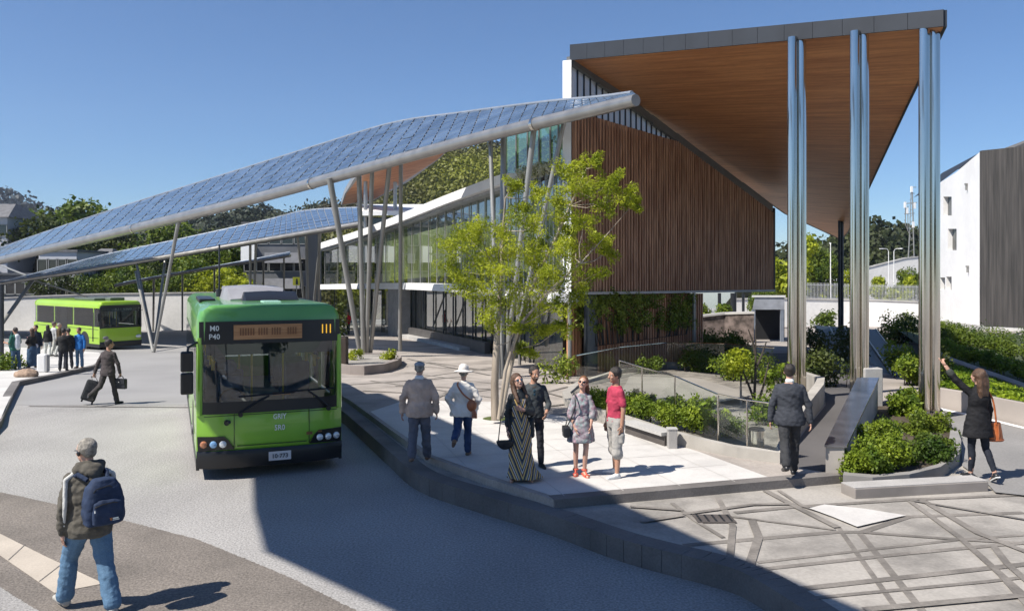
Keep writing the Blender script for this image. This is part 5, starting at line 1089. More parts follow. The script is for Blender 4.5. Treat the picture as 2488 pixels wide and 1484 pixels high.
mast = thing('radio_mast', 'grey lattice radio mast with antenna arms on the skyline', 'mast', W(2214, 640, 16)); b0 = W(2214, 660, 16); m = MB()
for (x0, y0, x1, y1, w_) in [(2205, 660, 2210, 570, .10), (2222, 660, 2216, 455, .10), (2210, 570, 2214, 455, .06), (2214, 455, 2226, 455, .06), (2198, 495, 2228, 492, .07), (2197, 520, 2222, 518, .06), (2200, 490, 2200, 545, .07), (2206, 500, 2206, 560, .06), (2200, 545, 2214, 580, .06), (2212, 470, 2222, 470, .05)]: m.tube(W(x0, y0, 16), W(x1, y1, 16), w_, n=5)
for k in range(14): m.tube(W(2206 + k * .4, 655 - 14 * k, 16), W(2221 - k * .4, 648 - 14 * k, 16), .035, n=4)
qp(m, 'lattice', post_m, mast); m = MB()
for x, y in ((2199, 498), (2204, 512), (2222, 500), (2219, 546), (2215, 460)): m.box(W(x, y, 16), (.3, .25, .9))
qp(m, 'antennas', white_m, mast)
lamp0 = None
for i, (x, y0, s, lab) in enumerate([(2159, 604, 19, 'white street lamp at the left of the lamp pair behind the fence'), (2172, 608, 19, 'white street lamp at the right of the lamp pair behind the fence'), (2018, 600, 21, 'thin white lamp post between the first and second steel columns')]):
    b_ = W(x, 735, s)
    if lamp0 is None:
        lamp0 = thing('street_lamp', lab, 'street lamp', b_, 0, 'white street lamps behind the rear wall'); m = MB(); m.tube((0, 0, 0), (0, 0, 6.6), .07, .045, 8); m.build('pole', white_m, lamp0); m = MB(); m.ptube([(0, 0, 6.55), (-.2, 0, 6.85), (-.7, 0, 6.9)], .035, 6); m.build('arm', white_m, lamp0); m = MB(); m.box((-.9, 0, 6.88), (.5, .2, .1)); m.build('lamp_head', white_m, lamp0)
    else: t = copy_tree(lamp0); t.location = b_; t['label'] = lab; t.rotation_euler = (0, 0, i * 2.2)
# ---- underpass area below the screen: stone wall, kiosk, piers
sw2 = rear_wall('rough pinkish stone retaining wall under the slatted screen', [(1690, 772, 850, 40), (1760, 764, 850, 40), (1832, 762, 850, 41)], .4, mk('stone_pink', (.045, .035, .03), .9, col2=(.19, .15, .135), vs=2.6, bump=.6, bs=3, coords='World', detail=3), 'stone_wall')
mound('hedge', 'clipped hedge on top of the stone retaining wall', [(1715, 828, 1.9, .3, 6, .4), (1760, 828, 1.9, .3, 6, .4)], leaf_hedge, .14, 150, 71, HU, 'hedge')
mound('shrub', 'dark planting at the foot of the stone retaining wall', [(1712, 862, .5, .35, 10, .5), (1752, 866, .4, .35, 10, .5), (1795, 870, .45, .3, 9, .45)], leaf_mid, .12, 170, 72, HU)
ki = thing('kiosk', 'small white topped pavilion with a dark opening under the end of the screen', 'pavilion', W(1866, 868, 40)); m = MB()
x0, x1, s_ = 1828, 1906, 40
m.hexa([W(x0, 752, s_), W(x1, 752, s_), W(x1, 752, 36), W(x0, 752, 36)], [W(x0 + 6, 722, s_), W(x1, 722, s_), W(x1, 722, 36), W(x0 + 6, 722, 36)]); qp(m, 'canopy', mk('kiosk_grey', (.34, .36, .40), .5), ki)
m = MB(); m.hexa([W(x0, 722, s_) + V3(-.05, -.05, .0), W(x1, 722, s_) + V3(.05, -.05, 0), W(x1, 722, 36), W(x0, 722, 36)], [v + V3(0, 0, .12) for v in (W(x0, 722, s_) + V3(-.05, -.05, .0), W(x1, 722, s_) + V3(.05, -.05, 0), W(x1, 722, 36), W(x0, 722, 36))]); qp(m, 'roof', white_m, ki)
m = MB()
for x in (x0 + 4, x1 - 5): p_ = W(x, 752, s_); m.box((p_.x, p_.y + .1, (p_.z - 1.2) / 2), (.18, .18, p_.z + 1.2))
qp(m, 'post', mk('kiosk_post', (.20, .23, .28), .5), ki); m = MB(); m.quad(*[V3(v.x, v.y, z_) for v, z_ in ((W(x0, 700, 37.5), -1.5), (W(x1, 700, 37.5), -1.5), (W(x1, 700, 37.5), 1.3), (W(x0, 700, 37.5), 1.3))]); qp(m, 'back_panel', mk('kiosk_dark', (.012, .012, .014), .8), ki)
for i, (x, s_) in enumerate([(1748, 34), (1782, 33), (1806, 34)]):
    v = W(x, 712, s_); t = thing('pier', ['dark slender pier left of three under the screen floor', 'thick dark pier in the middle of three under the screen floor', 'thin dark pier right of three under the screen floor'][i], 'pier', V3(v.x, v.y, gz(v.y)), 0, 'dark piers under the slatted screen'); h_ = v.z - gz(v.y); m = MB(); m.tube((0, 0, 0), (0, 0, h_), (.12, .22, .1)[i], n=12); m.build('shaft', dark_m, t, smooth=True); m = MB(); m.box((0, 0, .06), (.5, .5, .12)); m.build('base', conc_m, t)
# ---- houses and blocks behind the left wall
def house(name, label, x0, x1, ytop, s, wallm, roofm, floors=2, nw=3, flat=False, zb=None, dep=7):
    p0, p1 = W(x0, 660, s), W(x1, 660, s); zb = gz(p0.y); zt = W(x0, ytop, s).z; t = thing(name, label, 'house', V3((p0.x + p1.x) / 2, p0.y, zb)); w_ = p1.x - p0.x; h_ = zt - zb
    m = MB(); m.box((0, dep / 2, h_ / 2), (w_, dep, h_)); m.build('wall', wallm, t); m = MB()
    if flat: m.box((0, dep / 2, h_ + .12), (w_ + .4, dep + .4, .24))
    else: m.hexa([V3(-w_ / 2 - .4, -.5, h_), V3(w_ / 2 + .4, -.5, h_), V3(w_ / 2 + .4, dep + .5, h_), V3(-w_ / 2 - .4, dep + .5, h_)], [V3(-w_ / 2 + 1, dep / 2 - .2, h_ + 1.8), V3(w_ / 2 - 1, dep / 2 - .2, h_ + 1.8), V3(w_ / 2 - 1, dep / 2 + .2, h_ + 1.8), V3(-w_ / 2 + 1, dep / 2 + .2, h_ + 1.8)])
    m.build('roof', roofm, t)
    for f_ in range(floors):
        for i in range(nw):
            x = -w_ / 2 + w_ * (i + .5) / nw; z = h_ - 1.5 - 3.0 * f_
            m = MB()
            for dx, dz, sx, sz in ((-.62, 0, .08, 1.4), (.62, 0, .08, 1.4), (0, .68, 1.32, .08), (0, -.68, 1.32, .1)): m.box((x + dx, -.03, z + dz), (sx, .12, sz))
            w2 = m.build('window', post_m, t); m = MB(); m.box((x, -.012, z), (1.2, .02, 1.3)); m.build('pane', glass_dark, w2)
    return t
hg = mk('house_grey', (.30, .31, .32), .8, var=.12, vs=.4); hdk = mk('house_dark', (.06, .065, .075), .7, var=.2, vs=.4); hw_ = mk('house_white', (.42, .43, .46), .75, var=.06, vs=.4); rgr = mk('roof_tiles', (.12, .12, .125), .7, var=.2, vs=2)
house('house', 'pale grey house with striped side at the far left edge of the picture', -90, 18, 528, 21, hw_, rgr, 3, 4)
house('house', 'white flat roofed house between the canopies at the left', 94, 186, 612, 22, hw_, rgr, 2, 4, True)
house('house', 'grey roofed house behind the round trees on the left skyline', 150, 240, 580, 17, hg, rgr, 2, 3)
house('house', 'dark low building behind the white wall above the far bus', -60, 160, 668, 21.5, hdk, hdk, 1, 9, True)
house('house', 'dark house right of the white flat roofed house', 190, 262, 640, 21, hdk, rgr, 2, 3)
ab = house('apartment_block', 'grey apartment block with balconies and a white upper panel behind the small canopy', 592, 745, 545, 22, mk('apt_grey', (.11, .115, .125), .7, var=.15, vs=.4), rgr, 3, 5, True)
h_ = W(592, 545, 22).z - ab.location.z; m = MB(); m.box((-2.9, -.25, h_ - 3.2), (1.5, .4, 1.9)); m.build('white_panel', white_m, ab)
for z in (h_ - 3.6, h_ - 6.4):
    m = MB(); m.box((1.2, -.8, z - .6), (3.8, 1.6, .14)); m.box((1.2, -1.55, z - .05), (3.8, .08, 1.0)); m.build('balcony', mk('balcony_panel', (.26, .26, .27), .6, var=.1) if 'balcony_panel' not in MATS else MATS['balcony_panel'], ab)
sg = thing('bus_stop_sign', 'small yellow square sign with a dark figure on a thin post', 'sign', W(720, 780, 38)); m = MB(); m.box((0, 0, 2.55), (.44, .05, .52)); m.build('panel', mk('sign_yellow', (.72, .66, .03), .5, var=.04), sg); m = MB(); m.box((.04, -.035, 2.46), (.14, .02, .26)); m.ell((.04, -.035, 2.65), (.06, .012, .06), 10, 6); m.build('symbol', dark_m, sg); m = MB(); m.tube((0, .05, -1.7), (0, .05, 2.8), .035, n=8); m.build('post', post_m, sg)
for (x0, x1, yb, lab, mt) in [(70, 200, 690, 'dark hedge behind the white wall left of the far bus', leaf_dark), (200, 350, 690, 'green hedge behind the white wall above the far bus roof', leaf_mid), (350, 470, 688, 'green hedge behind the white wall right of the far bus', leaf_mid), (470, 590, 690, 'lime green hedge behind the white wall left of the big bus', leaf_lime)]:
    P_, r_ = along([W(x0, yb, 22.6), W(x1, yb, 22.6)], 16, .5, int(x0), .7, 1.25, .6); shrub('hedge', lab, 'hedge', P_, r_, mt, .30, 170, int(x1))
# kerb post on the island and white service box
bx = thing('service_box', 'white rounded service box on the island among the waiting people', 'box', G(104, 904, .15)); m = MB(); m.box((0, 0, .34), (.34, .26, .68)); m.build('cabinet', whitewall_m, bx, bevel=.05); m = MB(); m.box((.18, -.0, .34), (.04, .22, .62)); m.build('side_door', conc_m, bx)
dp = thing('post', 'dark upright post at the left edge behind the island', 'post', G(4, 880, 0)); m = MB(); m.tube((0, 0, 0), (0, 0, 3.6), .1, n=10); m.build('shaft', dark_m, dp); m = MB(); m.box((0, 0, .04), (.35, .35, .08)); m.build('base_plate', post_m, dp)
dc = thing('drain_cover', 'dark iron cover on the paved plaza near the kerb', 'drain cover', G(1735, 1262, HL)); m = MB(); m.box((0, 0, .012), (.5, .34, .02)); m.build('plate', MATS['bench_base'], dc); m = MB()
for k in range(5): m.box((-.2 + .1 * k, 0, .026), (.025, .28, .008))
m.build('ribs', dark_m, dc)

pts = []; rng = random.Random(44)
for i in range(26):
    x = rng.uniform(1285, 1380); v = fac(x, roofband(x) - 6 - rng.uniform(0, 14), .35); pts.append(tuple(v))
shrub('flowering_shrub', 'pale blossoming plants along the roof edge beside the white corner fin', 'shrub', pts, [rng.uniform(.12, .26) for p in pts], leafmat('blossom', (.30, .32, .14), (.70, .66, .55), 4, .3), .09, 120, 45)
# ================================================================== people
SKIN = {'fair': mk('skin_fair', (.50, .29, .21), .5, var=.08, vs=8), 'tan': mk('skin_tan', (.40, .215, .14), .5, var=.08, vs=8)}
def cloth(name, col, rough=.8, var=.14, vs=9, **k): return mk(name, col, rough, var=var, vs=vs, bump=.35, bs=26, spec=.25, **k)
eye_m = mk('eye_white', (.7, .68, .65), .3, var=.02); iris_m = mk('eye_iris', (.03, .02, .015), .2); lip_m = mk('lips', (.36, .12, .10), .5, var=.05); teeth_m = mk('teeth', (.75, .72, .66), .4, var=.02); mouth_m = mk('mouth_inside', (.10, .02, .02), .5)

def rotx(v, a): c, s = math.cos(a), math.sin(a); return Vector((v.x, v.y * c - v.z * s, v.y * s + v.z * c))
class Fig:
    """skeleton in local axes: x to the figure's right, y the way it faces, z up; H = standing height"""
    def __init__(f, H=1.75, legs=((0, 0, 0), (0, 0, 0)), arms=None, lean=0.0, side=0.0, head=(0, 0, 0), build=1.0, female=False, drop=0.0):
        f.H = H; k = H / 1.75; f.k = k; f.b = build; f.fem = female
        ll = [(.095, .43 * k, .40 * k)] * 2
        f.joints = {}; low = []
        for i, sx in enumerate((-1, 1)):
            a, kn, ab = [R(v) for v in legs[i][:3]]; ft = R(legs[i][3]) if len(legs[i]) > 3 else 0
            hip = V3(sx * .09 * k, 0, 0); d1 = V3(sx * math.sin(ab), math.sin(a) * math.cos(ab), -math.cos(a) * math.cos(ab)); d2 = V3(sx * math.sin(ab), math.sin(a - kn) * math.cos(ab), -math.cos(a - kn) * math.cos(ab))
            knee = hip + d1 * .43 * k; ank = knee + d2 * .41 * k
            toe = V3(sx * .22 if len(legs[i]) < 5 else math.sin(R(legs[i][4])), 1, 0).normalized(); toe = rotx(toe, ft)
            f.joints[sx] = dict(hip=hip, knee=knee, ank=ank, toe=toe); heel = ank - V3(0, 0, .085 * k); low.append(min((ank + rotx(V3(0, -.05, -.085), ft) * k).z, (ank + rotx(V3(0, .16, -.085), ft) * k).z))
        dz = -min(low) - drop
        for j in f.joints.values():
            for q in ('hip', 'knee', 'ank'): j[q] = j[q] + V3(0, 0, dz)
        f.pel = V3(0, 0, dz); up = V3(math.sin(R(side)), math.sin(R(lean)), math.cos(R(lean)) * math.cos(R(side))).normalized(); f.up = up
        f.chest = f.pel + up * .40 * k; f.neck = f.pel + up * .565 * k
        hp, ht, hr = [R(v) for v in head]           # pitch (up +), turn (to its right +), roll
        f.hM = (Matrix.Rotation(-ht, 3, 'Z') @ Matrix.Rotation(hp, 3, 'X') @ Matrix.Rotation(hr, 3, 'Y'))
        f.headc = f.neck + up * .045 * k + f.hM @ V3(0, .02 * k, .115 * k)
        f.arms = {}
        sw = (.185 if not female else .155) * k * (build ** .5)
        for i, sx in enumerate((-1, 1)):
            u, w = arms[i] if arms else ((.12, 0, -1), (.08, .12, -1)); u = V3(sx * u[0], u[1], u[2]).normalized(); w = V3(sx * w[0], w[1], w[2]).normalized()
            sh = f.pel + up * .470 * k + V3(sx * sw, 0, 0); el = sh + u * .29 * k; wr = el + w * .25 * k
            f.arms[sx] = dict(sh=sh, el=el, wr=wr, hd=w)
    def torso(f, mb, g, z0=-.10, z1=.53, belly=1.0, flare=0.0):
        k, b = f.k, f.b; P = []
        prof = [(-.12, .150, .105), (-.04, .168, .118), (.06, .162, .114), (.16, .152, .106), (.27, .158, .110), (.38, .168, .112), (.46, .165, .098), (.51, .125, .080), (.55, .070, .065)] if not f.fem else \
               [(-.12, .158, .108), (-.04, .172, .118), (.06, .150, .102), (.16, .122, .088), (.27, .132, .098), (.36, .146, .116), (.45, .142, .085), (.51, .105, .066), (.55, .055, .055)]
        rings = []
        prof = [p for p in prof if z0 - .001 <= p[0] <= z1 + .03]
        for z, rx, ry in prof:
            fl = 1 + flare * max(0, (.15 - z)) / .3
            c = f.pel + f.up * z * k + V3(0, -.012 * k if z > .3 else 0, 0); rx, ry = (rx * b * fl + g) * k, (ry * b * fl * (belly if z < .3 else 1) + g) * k
            rings.append([c + V3(rx * math.cos(a), ry * math.sin(a), 0) for a in [2 * math.pi * i / 20 for i in range(20)]])
        mb.loft(rings, True)
    def arm(f, mb, sx, g, part_=1.0, cuff=0.0):
        k, b = f.k, f.b ** .7; a = f.arms[sx]
        mb.cap(a['sh'] + V3(-sx * .02, 0, -.005), a['el'] if part_ >= .5 else a['sh'].lerp(a['el'], part_ * 2), (.050 * b + g) * k, (.040 * b + g + cuff) * k)
        if part_ > .5:
            t = (part_ - .5) * 2; mb.cap(a['el'], a['el'].lerp(a['wr'], t), (.041 * b + g) * k, (.030 * b + g + cuff + .006 * (1 - t)) * k)
    def leg(f, mb, sx, g, part_=1.0, cuff=0.0):
        k, b = f.k, f.b ** .7; j = f.joints[sx]; h = .082 if not f.fem else .086
        kn = j['knee'] if part_ >= .5 else j['hip'].lerp(j['knee'], part_ * 2)
        mb.cap(j['hip'] + V3(0, 0, -.02), kn, (h * b + g) * k, (.054 * b + g + (cuff if part_ <= .5 else 0)) * k)
        if part_ > .5:
            t = (part_ - .5) * 2; kk = j['knee']; e = kk.lerp(j['ank'], t); calf = kk.lerp(j['ank'], .3) + V3(0, -.015, 0) * k
            mb.cap(kk, calf, (.052 * b + g) * k, (.054 * b + g) * k); mb.cap(calf, e, (.054 * b + g) * k, (.036 * b + g + cuff + .012 * (1 - t)) * k)
def finger(mb, a, pts, r):
    mb.ptube([a] + pts, [r, r * .95, r * .85, r * .6][:len(pts) + 1], 6)
def hand(mb, f, sx, curl=.55, point=False):
    k = f.k; a = f.arms[sx]; d = a['hd']; side = d.cross(V3(sx, 0, 0)); side = side.normalized() if side.length > .2 else V3(0, 1, 0)   # across the palm, towards the thumb
    if side.y < 0 and abs(d.z) > .5: side = -side
    nrm = d.cross(side).normalized()
    if nrm.x * sx > 0 : nrm = -nrm                                      # palm faces inwards
    w = a['wr']; pc = w + d * .05 * k
    mb.loft([[w + (side * math.cos(t) * .024 + nrm * math.sin(t) * .016) * k for t in [2 * math.pi * i / 10 for i in range(10)]], [w + d * .04 * k + (side * math.cos(t) * .036 + nrm * math.sin(t) * .016) * k for t in [2 * math.pi * i / 10 for i in range(10)]],
             [w + d * .095 * k + (side * math.cos(t) * .040 + nrm * math.sin(t) * .013) * k for t in [2 * math.pi * i / 10 for i in range(10)]]], True)
    for i, L in enumerate((.072, .080, .075, .058)):
        c = curl if not (point and i == 0) else .02; c = c if not point or i == 0 else 1.5
        b = w + d * .09 * k + side * (.029 - .0195 * i) * k; p = b; pts = []; ang = c * .5
        for q in range(3):
            v = d * math.cos(ang) + nrm * math.sin(ang); p = p + v * L * k * (.45, .32, .23)[q]; pts.append(p); ang += c * .7
        finger(mb, b - d * .012 * k, pts, .0095 * k)
    b = w + d * .03 * k + side * .03 * k; v = (d * .75 + side * .6 + nrm * .35).normalized(); p1 = b + v * .035 * k; p2 = p1 + (d * .9 + side * .15 + nrm * .4).normalized() * .03 * k
    finger(mb, b - v * .01, [p1, p2], .0115 * k)
def head_solid(mb, f, fem=False):
    k = f.k * 1.07; M = f.hM; c = f.headc
    e = lambda o, r, R_=None: mb.ell(c + M @ (V3(*o) * k), [q * k for q in r], 16, 10, M)
    e((0, -.012, .022), (.076, .097, .092)); e((0, .022, -.045), (.058, .066, .068)); e((0, .052, -.082), (.033, .032, .026))
    mb.cap(f.neck + f.up * -.05 * k, c + M @ (V3(0, -.022, -.04) * k), .056 * k if not fem else .047 * k, .050 * k if not fem else .043 * k)
    mb.cap(c + M @ (V3(0, .085, .008) * k), c + M @ (V3(0, .104, -.026) * k), .011 * k, .016 * k)
    e((0, .066, .024), (.052, .022, .013))
    for sx in (-1, 1): e((sx * .078, -.004, -.008), (.010, .019, .032)); e((sx * .032, .066, -.026), (.024, .018, .018))
def person(label, loc, rz, f, skin='fair', parts=(), seed=0, vox=.013, face=True, group='people at the bus station'):
    root = thing('person', label, 'person', loc, rz, group); sk = SKIN[skin]
    m = MB(); f.torso(m, 0); head_solid(m, f, f.fem)
    for sx in (-1, 1):
        f.arm(m, sx, 0); f.leg(m, sx, 0); j = f.joints[sx]
        m.cap(j['ank'], j['ank'] + (j['toe'] * .02 + V3(0, 0, -.045)) * f.k, .036 * f.k, .038 * f.k); m.cap(j['ank'] + (V3(0, 0, -.05) - j['toe'] * .02) * f.k, j['ank'] + (j['toe'] * .15 + V3(0, 0, -.065)) * f.k, .034 * f.k, .026 * f.k)
    me = remeshed(m, vox * .85, 2)
    hb = MB()
    for sx in (-1, 1): hand(hb, f, sx, f.curl if hasattr(f, 'curl') else .55, getattr(f, 'point', 0) == sx)
    bm = bmesh.new(); bm.from_mesh(me); h = hb.mesh('hands_temp', []); bm.from_mesh(h)
    for p in bm.faces: p.smooth = True
    bm.to_mesh(me); bm.free(); bpy.data.meshes.remove(h); me.materials.clear(); me.materials.append(sk)
    link_mesh('body', me, root)
    if face:
        c, M, k = f.headc, f.hM, f.k
        for sx in (-1, 1):
            if face != 'shades':
                m = MB(); m.ell(c + M @ (V3(sx * .031, .078, .004) * k), (.0135 * k, .010 * k, .0085 * k), 10, 6, M); e = m.build('eye', eye_m, root, smooth=True)
                m = MB(); m.ell(c + M @ (V3(sx * .031, .086, .004) * k), (.0065 * k, .004 * k, .0068 * k), 8, 5, M); m.build('iris', iris_m, e, smooth=True)
        m = MB(); big = face in ('laugh', 'shades'); q = c + M @ (V3(0, .079, -.056) * k); m.ell(q, (.028 * k, .016 * k, (.018 if big else .010) * k), 12, 7, M); mo = m.build('mouth', lip_m if not big else mouth_m, root, smooth=True)
        if face != 'plain': m = MB(); m.ell(q + M @ (V3(0, .004, .006 if big else 0) * k), (.024 * k, .015 * k, (.008 if big else .006) * k), 12, 7, M); m.build('teeth', teeth_m, mo, smooth=True)
    for nm, mb, mat, wr in parts:
        if isinstance(mb, MB): me = remeshed(mb, vox, 4, wr, seed * 3.7)
        else: me = mb
        me.materials.clear(); me.materials.append(mat); link_mesh(nm, me, root)
    return root
# ---- garments (each is its own continuous surface)
def top(f, g=.02, sleeve=1.0, z0=-.12, belly=1.0, flare=0, cuff=.004, collar=True, arms=(-1, 1)):
    m = MB(); f.torso(m, g * .9, z0, .52, belly, flare)
    for sx in (-1, 1):
        sl = sleeve if not isinstance(sleeve, dict) else sleeve[sx]
        f.arm(m, sx, g * .5, sl, cuff)
    if collar: m.cap(f.neck - f.up * .07 * f.k, f.neck + f.up * .0, (.072 + g * .5) * f.k, (.058) * f.k)
    return m
def trousers(f, g=.014, length=.97, cuff=.012, z1=.07, belly=1.0):
    m = MB(); f.torso(m, g * .6, -.13, z1, belly)
    for sx in (-1, 1): f.leg(m, sx, g, length, cuff)
    return m
def shoes(f, g=.012, L=.17):
    out = []
    for sx in (-1, 1):
        m = MB(); j = f.joints[sx]; k = f.k; t = j['toe']; dn = t.cross(V3(1, 0, 0)).normalized(); dn = dn if dn.z < 0 else -dn
        m.cap(j['ank'] + dn * .052 * k - t * .025 * k, j['ank'] + (t * .06 + dn * .05) * k, .040 * k + g * .5, .042 * k + g * .4); m.cap(j['ank'] + (t * .06 + dn * .055) * k, j['ank'] + (t * (L - .005) + dn * .062) * k, .040 * k + g * .3, .027 * k + g * .3)
        m.cap(j['ank'] + dn * .02 * k, j['ank'] + dn * .05 * k, .038 * k + g * .5, .040 * k + g * .5); out.append(m)
    return out
def sole(f, sx, L=.17):
    m = MB(); j = f.joints[sx]; k = f.k; t = j['toe']; dn = t.cross(V3(1, 0, 0)).normalized(); dn = dn if dn.z < 0 else -dn; s = t.cross(dn).normalized()
    rows = []
    for h in (.070, .088): rows.append([j['ank'] + (t * y + dn * h + s * x) * k for x, y in ((-.036, -.06), (.036, -.06), (.044, .06), (.036, .16), (.0, .195), (-.036, .16), (-.044, .06))])
    m.loft(rows, True); return m
def hair_cap(f, g=.010, back=.016, low=0.0):
    m = MB(); c, M, k = f.headc, f.hM, f.k * 1.07
    m.ell(c + M @ (V3(0, -.024 - back * .2, .040) * k), ((.078 + g * .7) * k, (.094 + g) * k, (.082 + g) * k), 16, 10, M)
    for sx in (-1, 1): m.ell(c + M @ (V3(sx * .058, -.022, .022) * k), ((.024 + g) * k, .060 * k, .052 * k), 12, 8, M)
    m.ell(c + M @ (V3(0, -.052, -.012 - low) * k), ((.068 + g * .6) * k, (.055 + g) * k, (.060 + low) * k), 14, 9, M); return m
def hair_long(m, f, pts, r0=.05, r1=.02, n=3, spread=.05):
    c, M, k = f.headc, f.hM, f.k; rng = random.Random(3)
    for i in range(n):
        x = (i - (n - 1) / 2) * spread; P = [c + M @ (V3(p[0] + x, p[1], p[2]) * k) for p in pts]
        for a, b, t in zip(P, P[1:], range(len(P))):
            ra = r0 + (r1 - r0) * t / (len(P) - 1); rb = r0 + (r1 - r0) * (t + 1) / (len(P) - 1); m.cap(a, b, ra * k, rb * k)
    return m
def shades(f, mat):
    m = MB(); c, M, k = f.headc, f.hM, f.k
    for sx in (-1, 1): m.ell(c + M @ (V3(sx * .033, .090, .004) * k), (.028 * k, .008 * k, .021 * k), 12, 7, M); m.tube(c + M @ (V3(sx * .06, .083, .01) * k), c + M @ (V3(sx * .084, -.005, .01) * k), .004 * k, n=6)
    m.tube(c + M @ (V3(-.01, .096, .01) * k), c + M @ (V3(.01, .096, .01) * k), .004 * k, n=6); return m.mesh('sunglasses', mat, True)
def world_of(root, v): return root.location + Matrix.Rotation(root.rotation_euler.z, 3, 'Z') @ v
def held(name, label, cat, root, local, group=None): return thing(name, label, cat, world_of(root, local), root.rotation_euler.z, group)
leather_b = mk('leather_black', (.018, .018, .020), .45, var=.2, vs=8, bump=.2, bs=40); leather_o = mk('leather_orange', (.42, .115, .03), .5, var=.2, vs=7, bump=.2, bs=30); leather_t = mk('leather_tan', (.33, .11, .045), .5, var=.2, vs=7)
hair_dark = mk('hair_dark', (.022, .016, .012), .5, var=.3, vs=14, stretch=(4, 4, .8), bump=.5, bs=60); hair_brown = mk('hair_brown', (.085, .045, .025), .5, var=.35, vs=14, stretch=(4, 4, .8), bump=.5, bs=60)
hair_auburn = mk('hair_auburn', (.17, .075, .03), .5, var=.35, vs=14, stretch=(4, 4, .8), bump=.5, bs=60); hair_grey = mk('hair_grey', (.24, .22, .19), .7, var=.4, vs=26, bump=.7, bs=90)
denim = cloth('denim_blue', (.095, .175, .275), var=.10, vs=3, fine=.12, fs=90); denim_d = cloth('denim_dark', (.045, .085, .15), var=.22, vs=5); trouser_dk = cloth('trousers_dark', (.030, .032, .040)); black_c = cloth('black_cloth', (.012, .012, .014), var=.25); navy_slack = cloth('slacks_grey', (.11, .115, .14))
whites = cloth('white_shoe', (.62, .63, .62), .6, var=.05); black_sh = mk('black_shoe', (.02, .02, .022), .35, var=.2); brown_sh = mk('brown_shoe', (.16, .10, .065), .5, var=.2)
def at(x, y, h): return G(x, y, h)
def face_to(x, deg): return R(deg)
STAND = ((2, 3, 3), (-3, 2, 3))
# 1 ---- man with backpack, back view
f = Fig(1.77, ((30, 26, 5, 4), (-14, 10, 3, -10)), (((.17, -.10, -1), (-.02, .12, -1)), ((.16, -.1, -1), (.0, .3, -1))), lean=6, head=(-4, -22, 0), build=1.10)
p = at(218, 1483, 0)
jk = cloth('jacket_olive', (.092, .084, .070), var=.18); sh_ = shoes(f, .016, .19)
m_h = hair_cap(f, .004)
hood = MB(); hood.cap(f.neck + V3(-.09, -.055, -.005), f.neck + V3(.09, -.055, -.005), .075, .075); hood.cap(f.neck + V3(-.03, -.12, -.02), f.neck + V3(.03, -.12, -.02), .085, .085); hood.cap(f.neck + V3(0, -.13, -.04), f.neck + V3(0, -.16, -.10), .10, .07); hood.cap(f.neck + V3(-.06, .05, -.02), f.neck + V3(.06, .05, -.02), .055, .055)
stripe = MB()
for sx in (-1, 1):
    a = f.arms[sx]; b_ = V3(sx * .012, -.052, 0)
    stripe.cap(a['sh'] + V3(-sx * .05, -.03, .045), a['sh'] + b_ + V3(sx * .02, 0, 0), .028, .026); stripe.cap(a['sh'] + b_ + V3(sx * .02, 0, 0), a['el'] + V3(0, -.052, 0), .026, .024); stripe.cap(a['el'] + V3(0, -.052, 0), a['wr'] + V3(0, -.034, .03), .024, .018)
hp = MB(); c, M = f.headc, f.hM; hp.ell(c + M @ V3(-.085, 0, -.012), (.02, .028, .035), 12, 8, M); hp.cap(c + M @ V3(-.083, -.02, .0), c + M @ V3(-.04, -.095, .01), .006, .006)
gl = MB(); gl.ptube([c + M @ V3(-.084, .0, .012), c + M @ V3(-.07, .08, .012), c + M @ V3(-.035, .098, .006)], .004, 6)
r1 = person('man walking away in an olive jacket with white sleeve stripes and blue jeans', p, R(44), f, 'fair', [('jacket', top(f, .030, .97, -.12, 1.12, .10, .006), jk, .012), ('sleeve_stripe', stripe, cloth('stripe_white', (.52, .52, .50)), .003), ('hood', hood, jk, .01), ('jeans', trousers(f, .030, .98, .020, .07, 1.05), denim, .006), ('shoe', sh_[0], cloth('trainer_grey', (.38, .37, .34)), 0), ('shoe', sh_[1], MATS['trainer_grey'], 0), ('hair', m_h, hair_grey, .002), ('headphones', hp, black_m, 0), ('glasses', gl.mesh('glasses', dark_m), dark_m, 0)], 1, .011, face=False)
f.pel = f.pel + V3(0, 0, -.02)
bp = held('backpack', 'navy blue backpack with a front pocket on the olive jacketed man', 'backpack', r1, f.pel + V3(0, -.2, 0)); off_ = f.pel + V3(0, -.2, 0)
pack_m = cloth('pack_navy', (.022, .036, .075), var=.2, vs=8)
m = MB(); m.loft([[V3(.035 + x * w_, y * d_ - .10, z) for x, y in [(math.copysign(abs(math.cos(a)) ** .5, math.cos(a)), math.copysign(abs(math.sin(a)) ** .5, math.sin(a))) for a in [2 * math.pi * i / 24 for i in range(24)]]] for z, w_, d_ in ((.06, .10, .06), (.075, .17, .10), (.16, .185, .125), (.30, .178, .12), (.42, .15, .10), (.49, .10, .07), (.505, .05, .03))]); link_mesh('main_bag', remeshed(m, .010, 4, .005, 2), bp).data.materials.append(pack_m)
m = MB(); m.loft([[V3(.04 + x * w_, y * d_ - .215, z) for x, y in [(math.copysign(abs(math.cos(a)) ** .5, math.cos(a)), math.copysign(abs(math.sin(a)) ** .5, math.sin(a))) for a in [2 * math.pi * i / 24 for i in range(24)]]] for z, w_, d_ in ((.08, .10, .03), (.095, .135, .05), (.20, .14, .052), (.29, .125, .04), (.315, .08, .02))]); link_mesh('front_pocket', remeshed(m, .009, 3, .004, 5), bp).data.materials.append(pack_m)
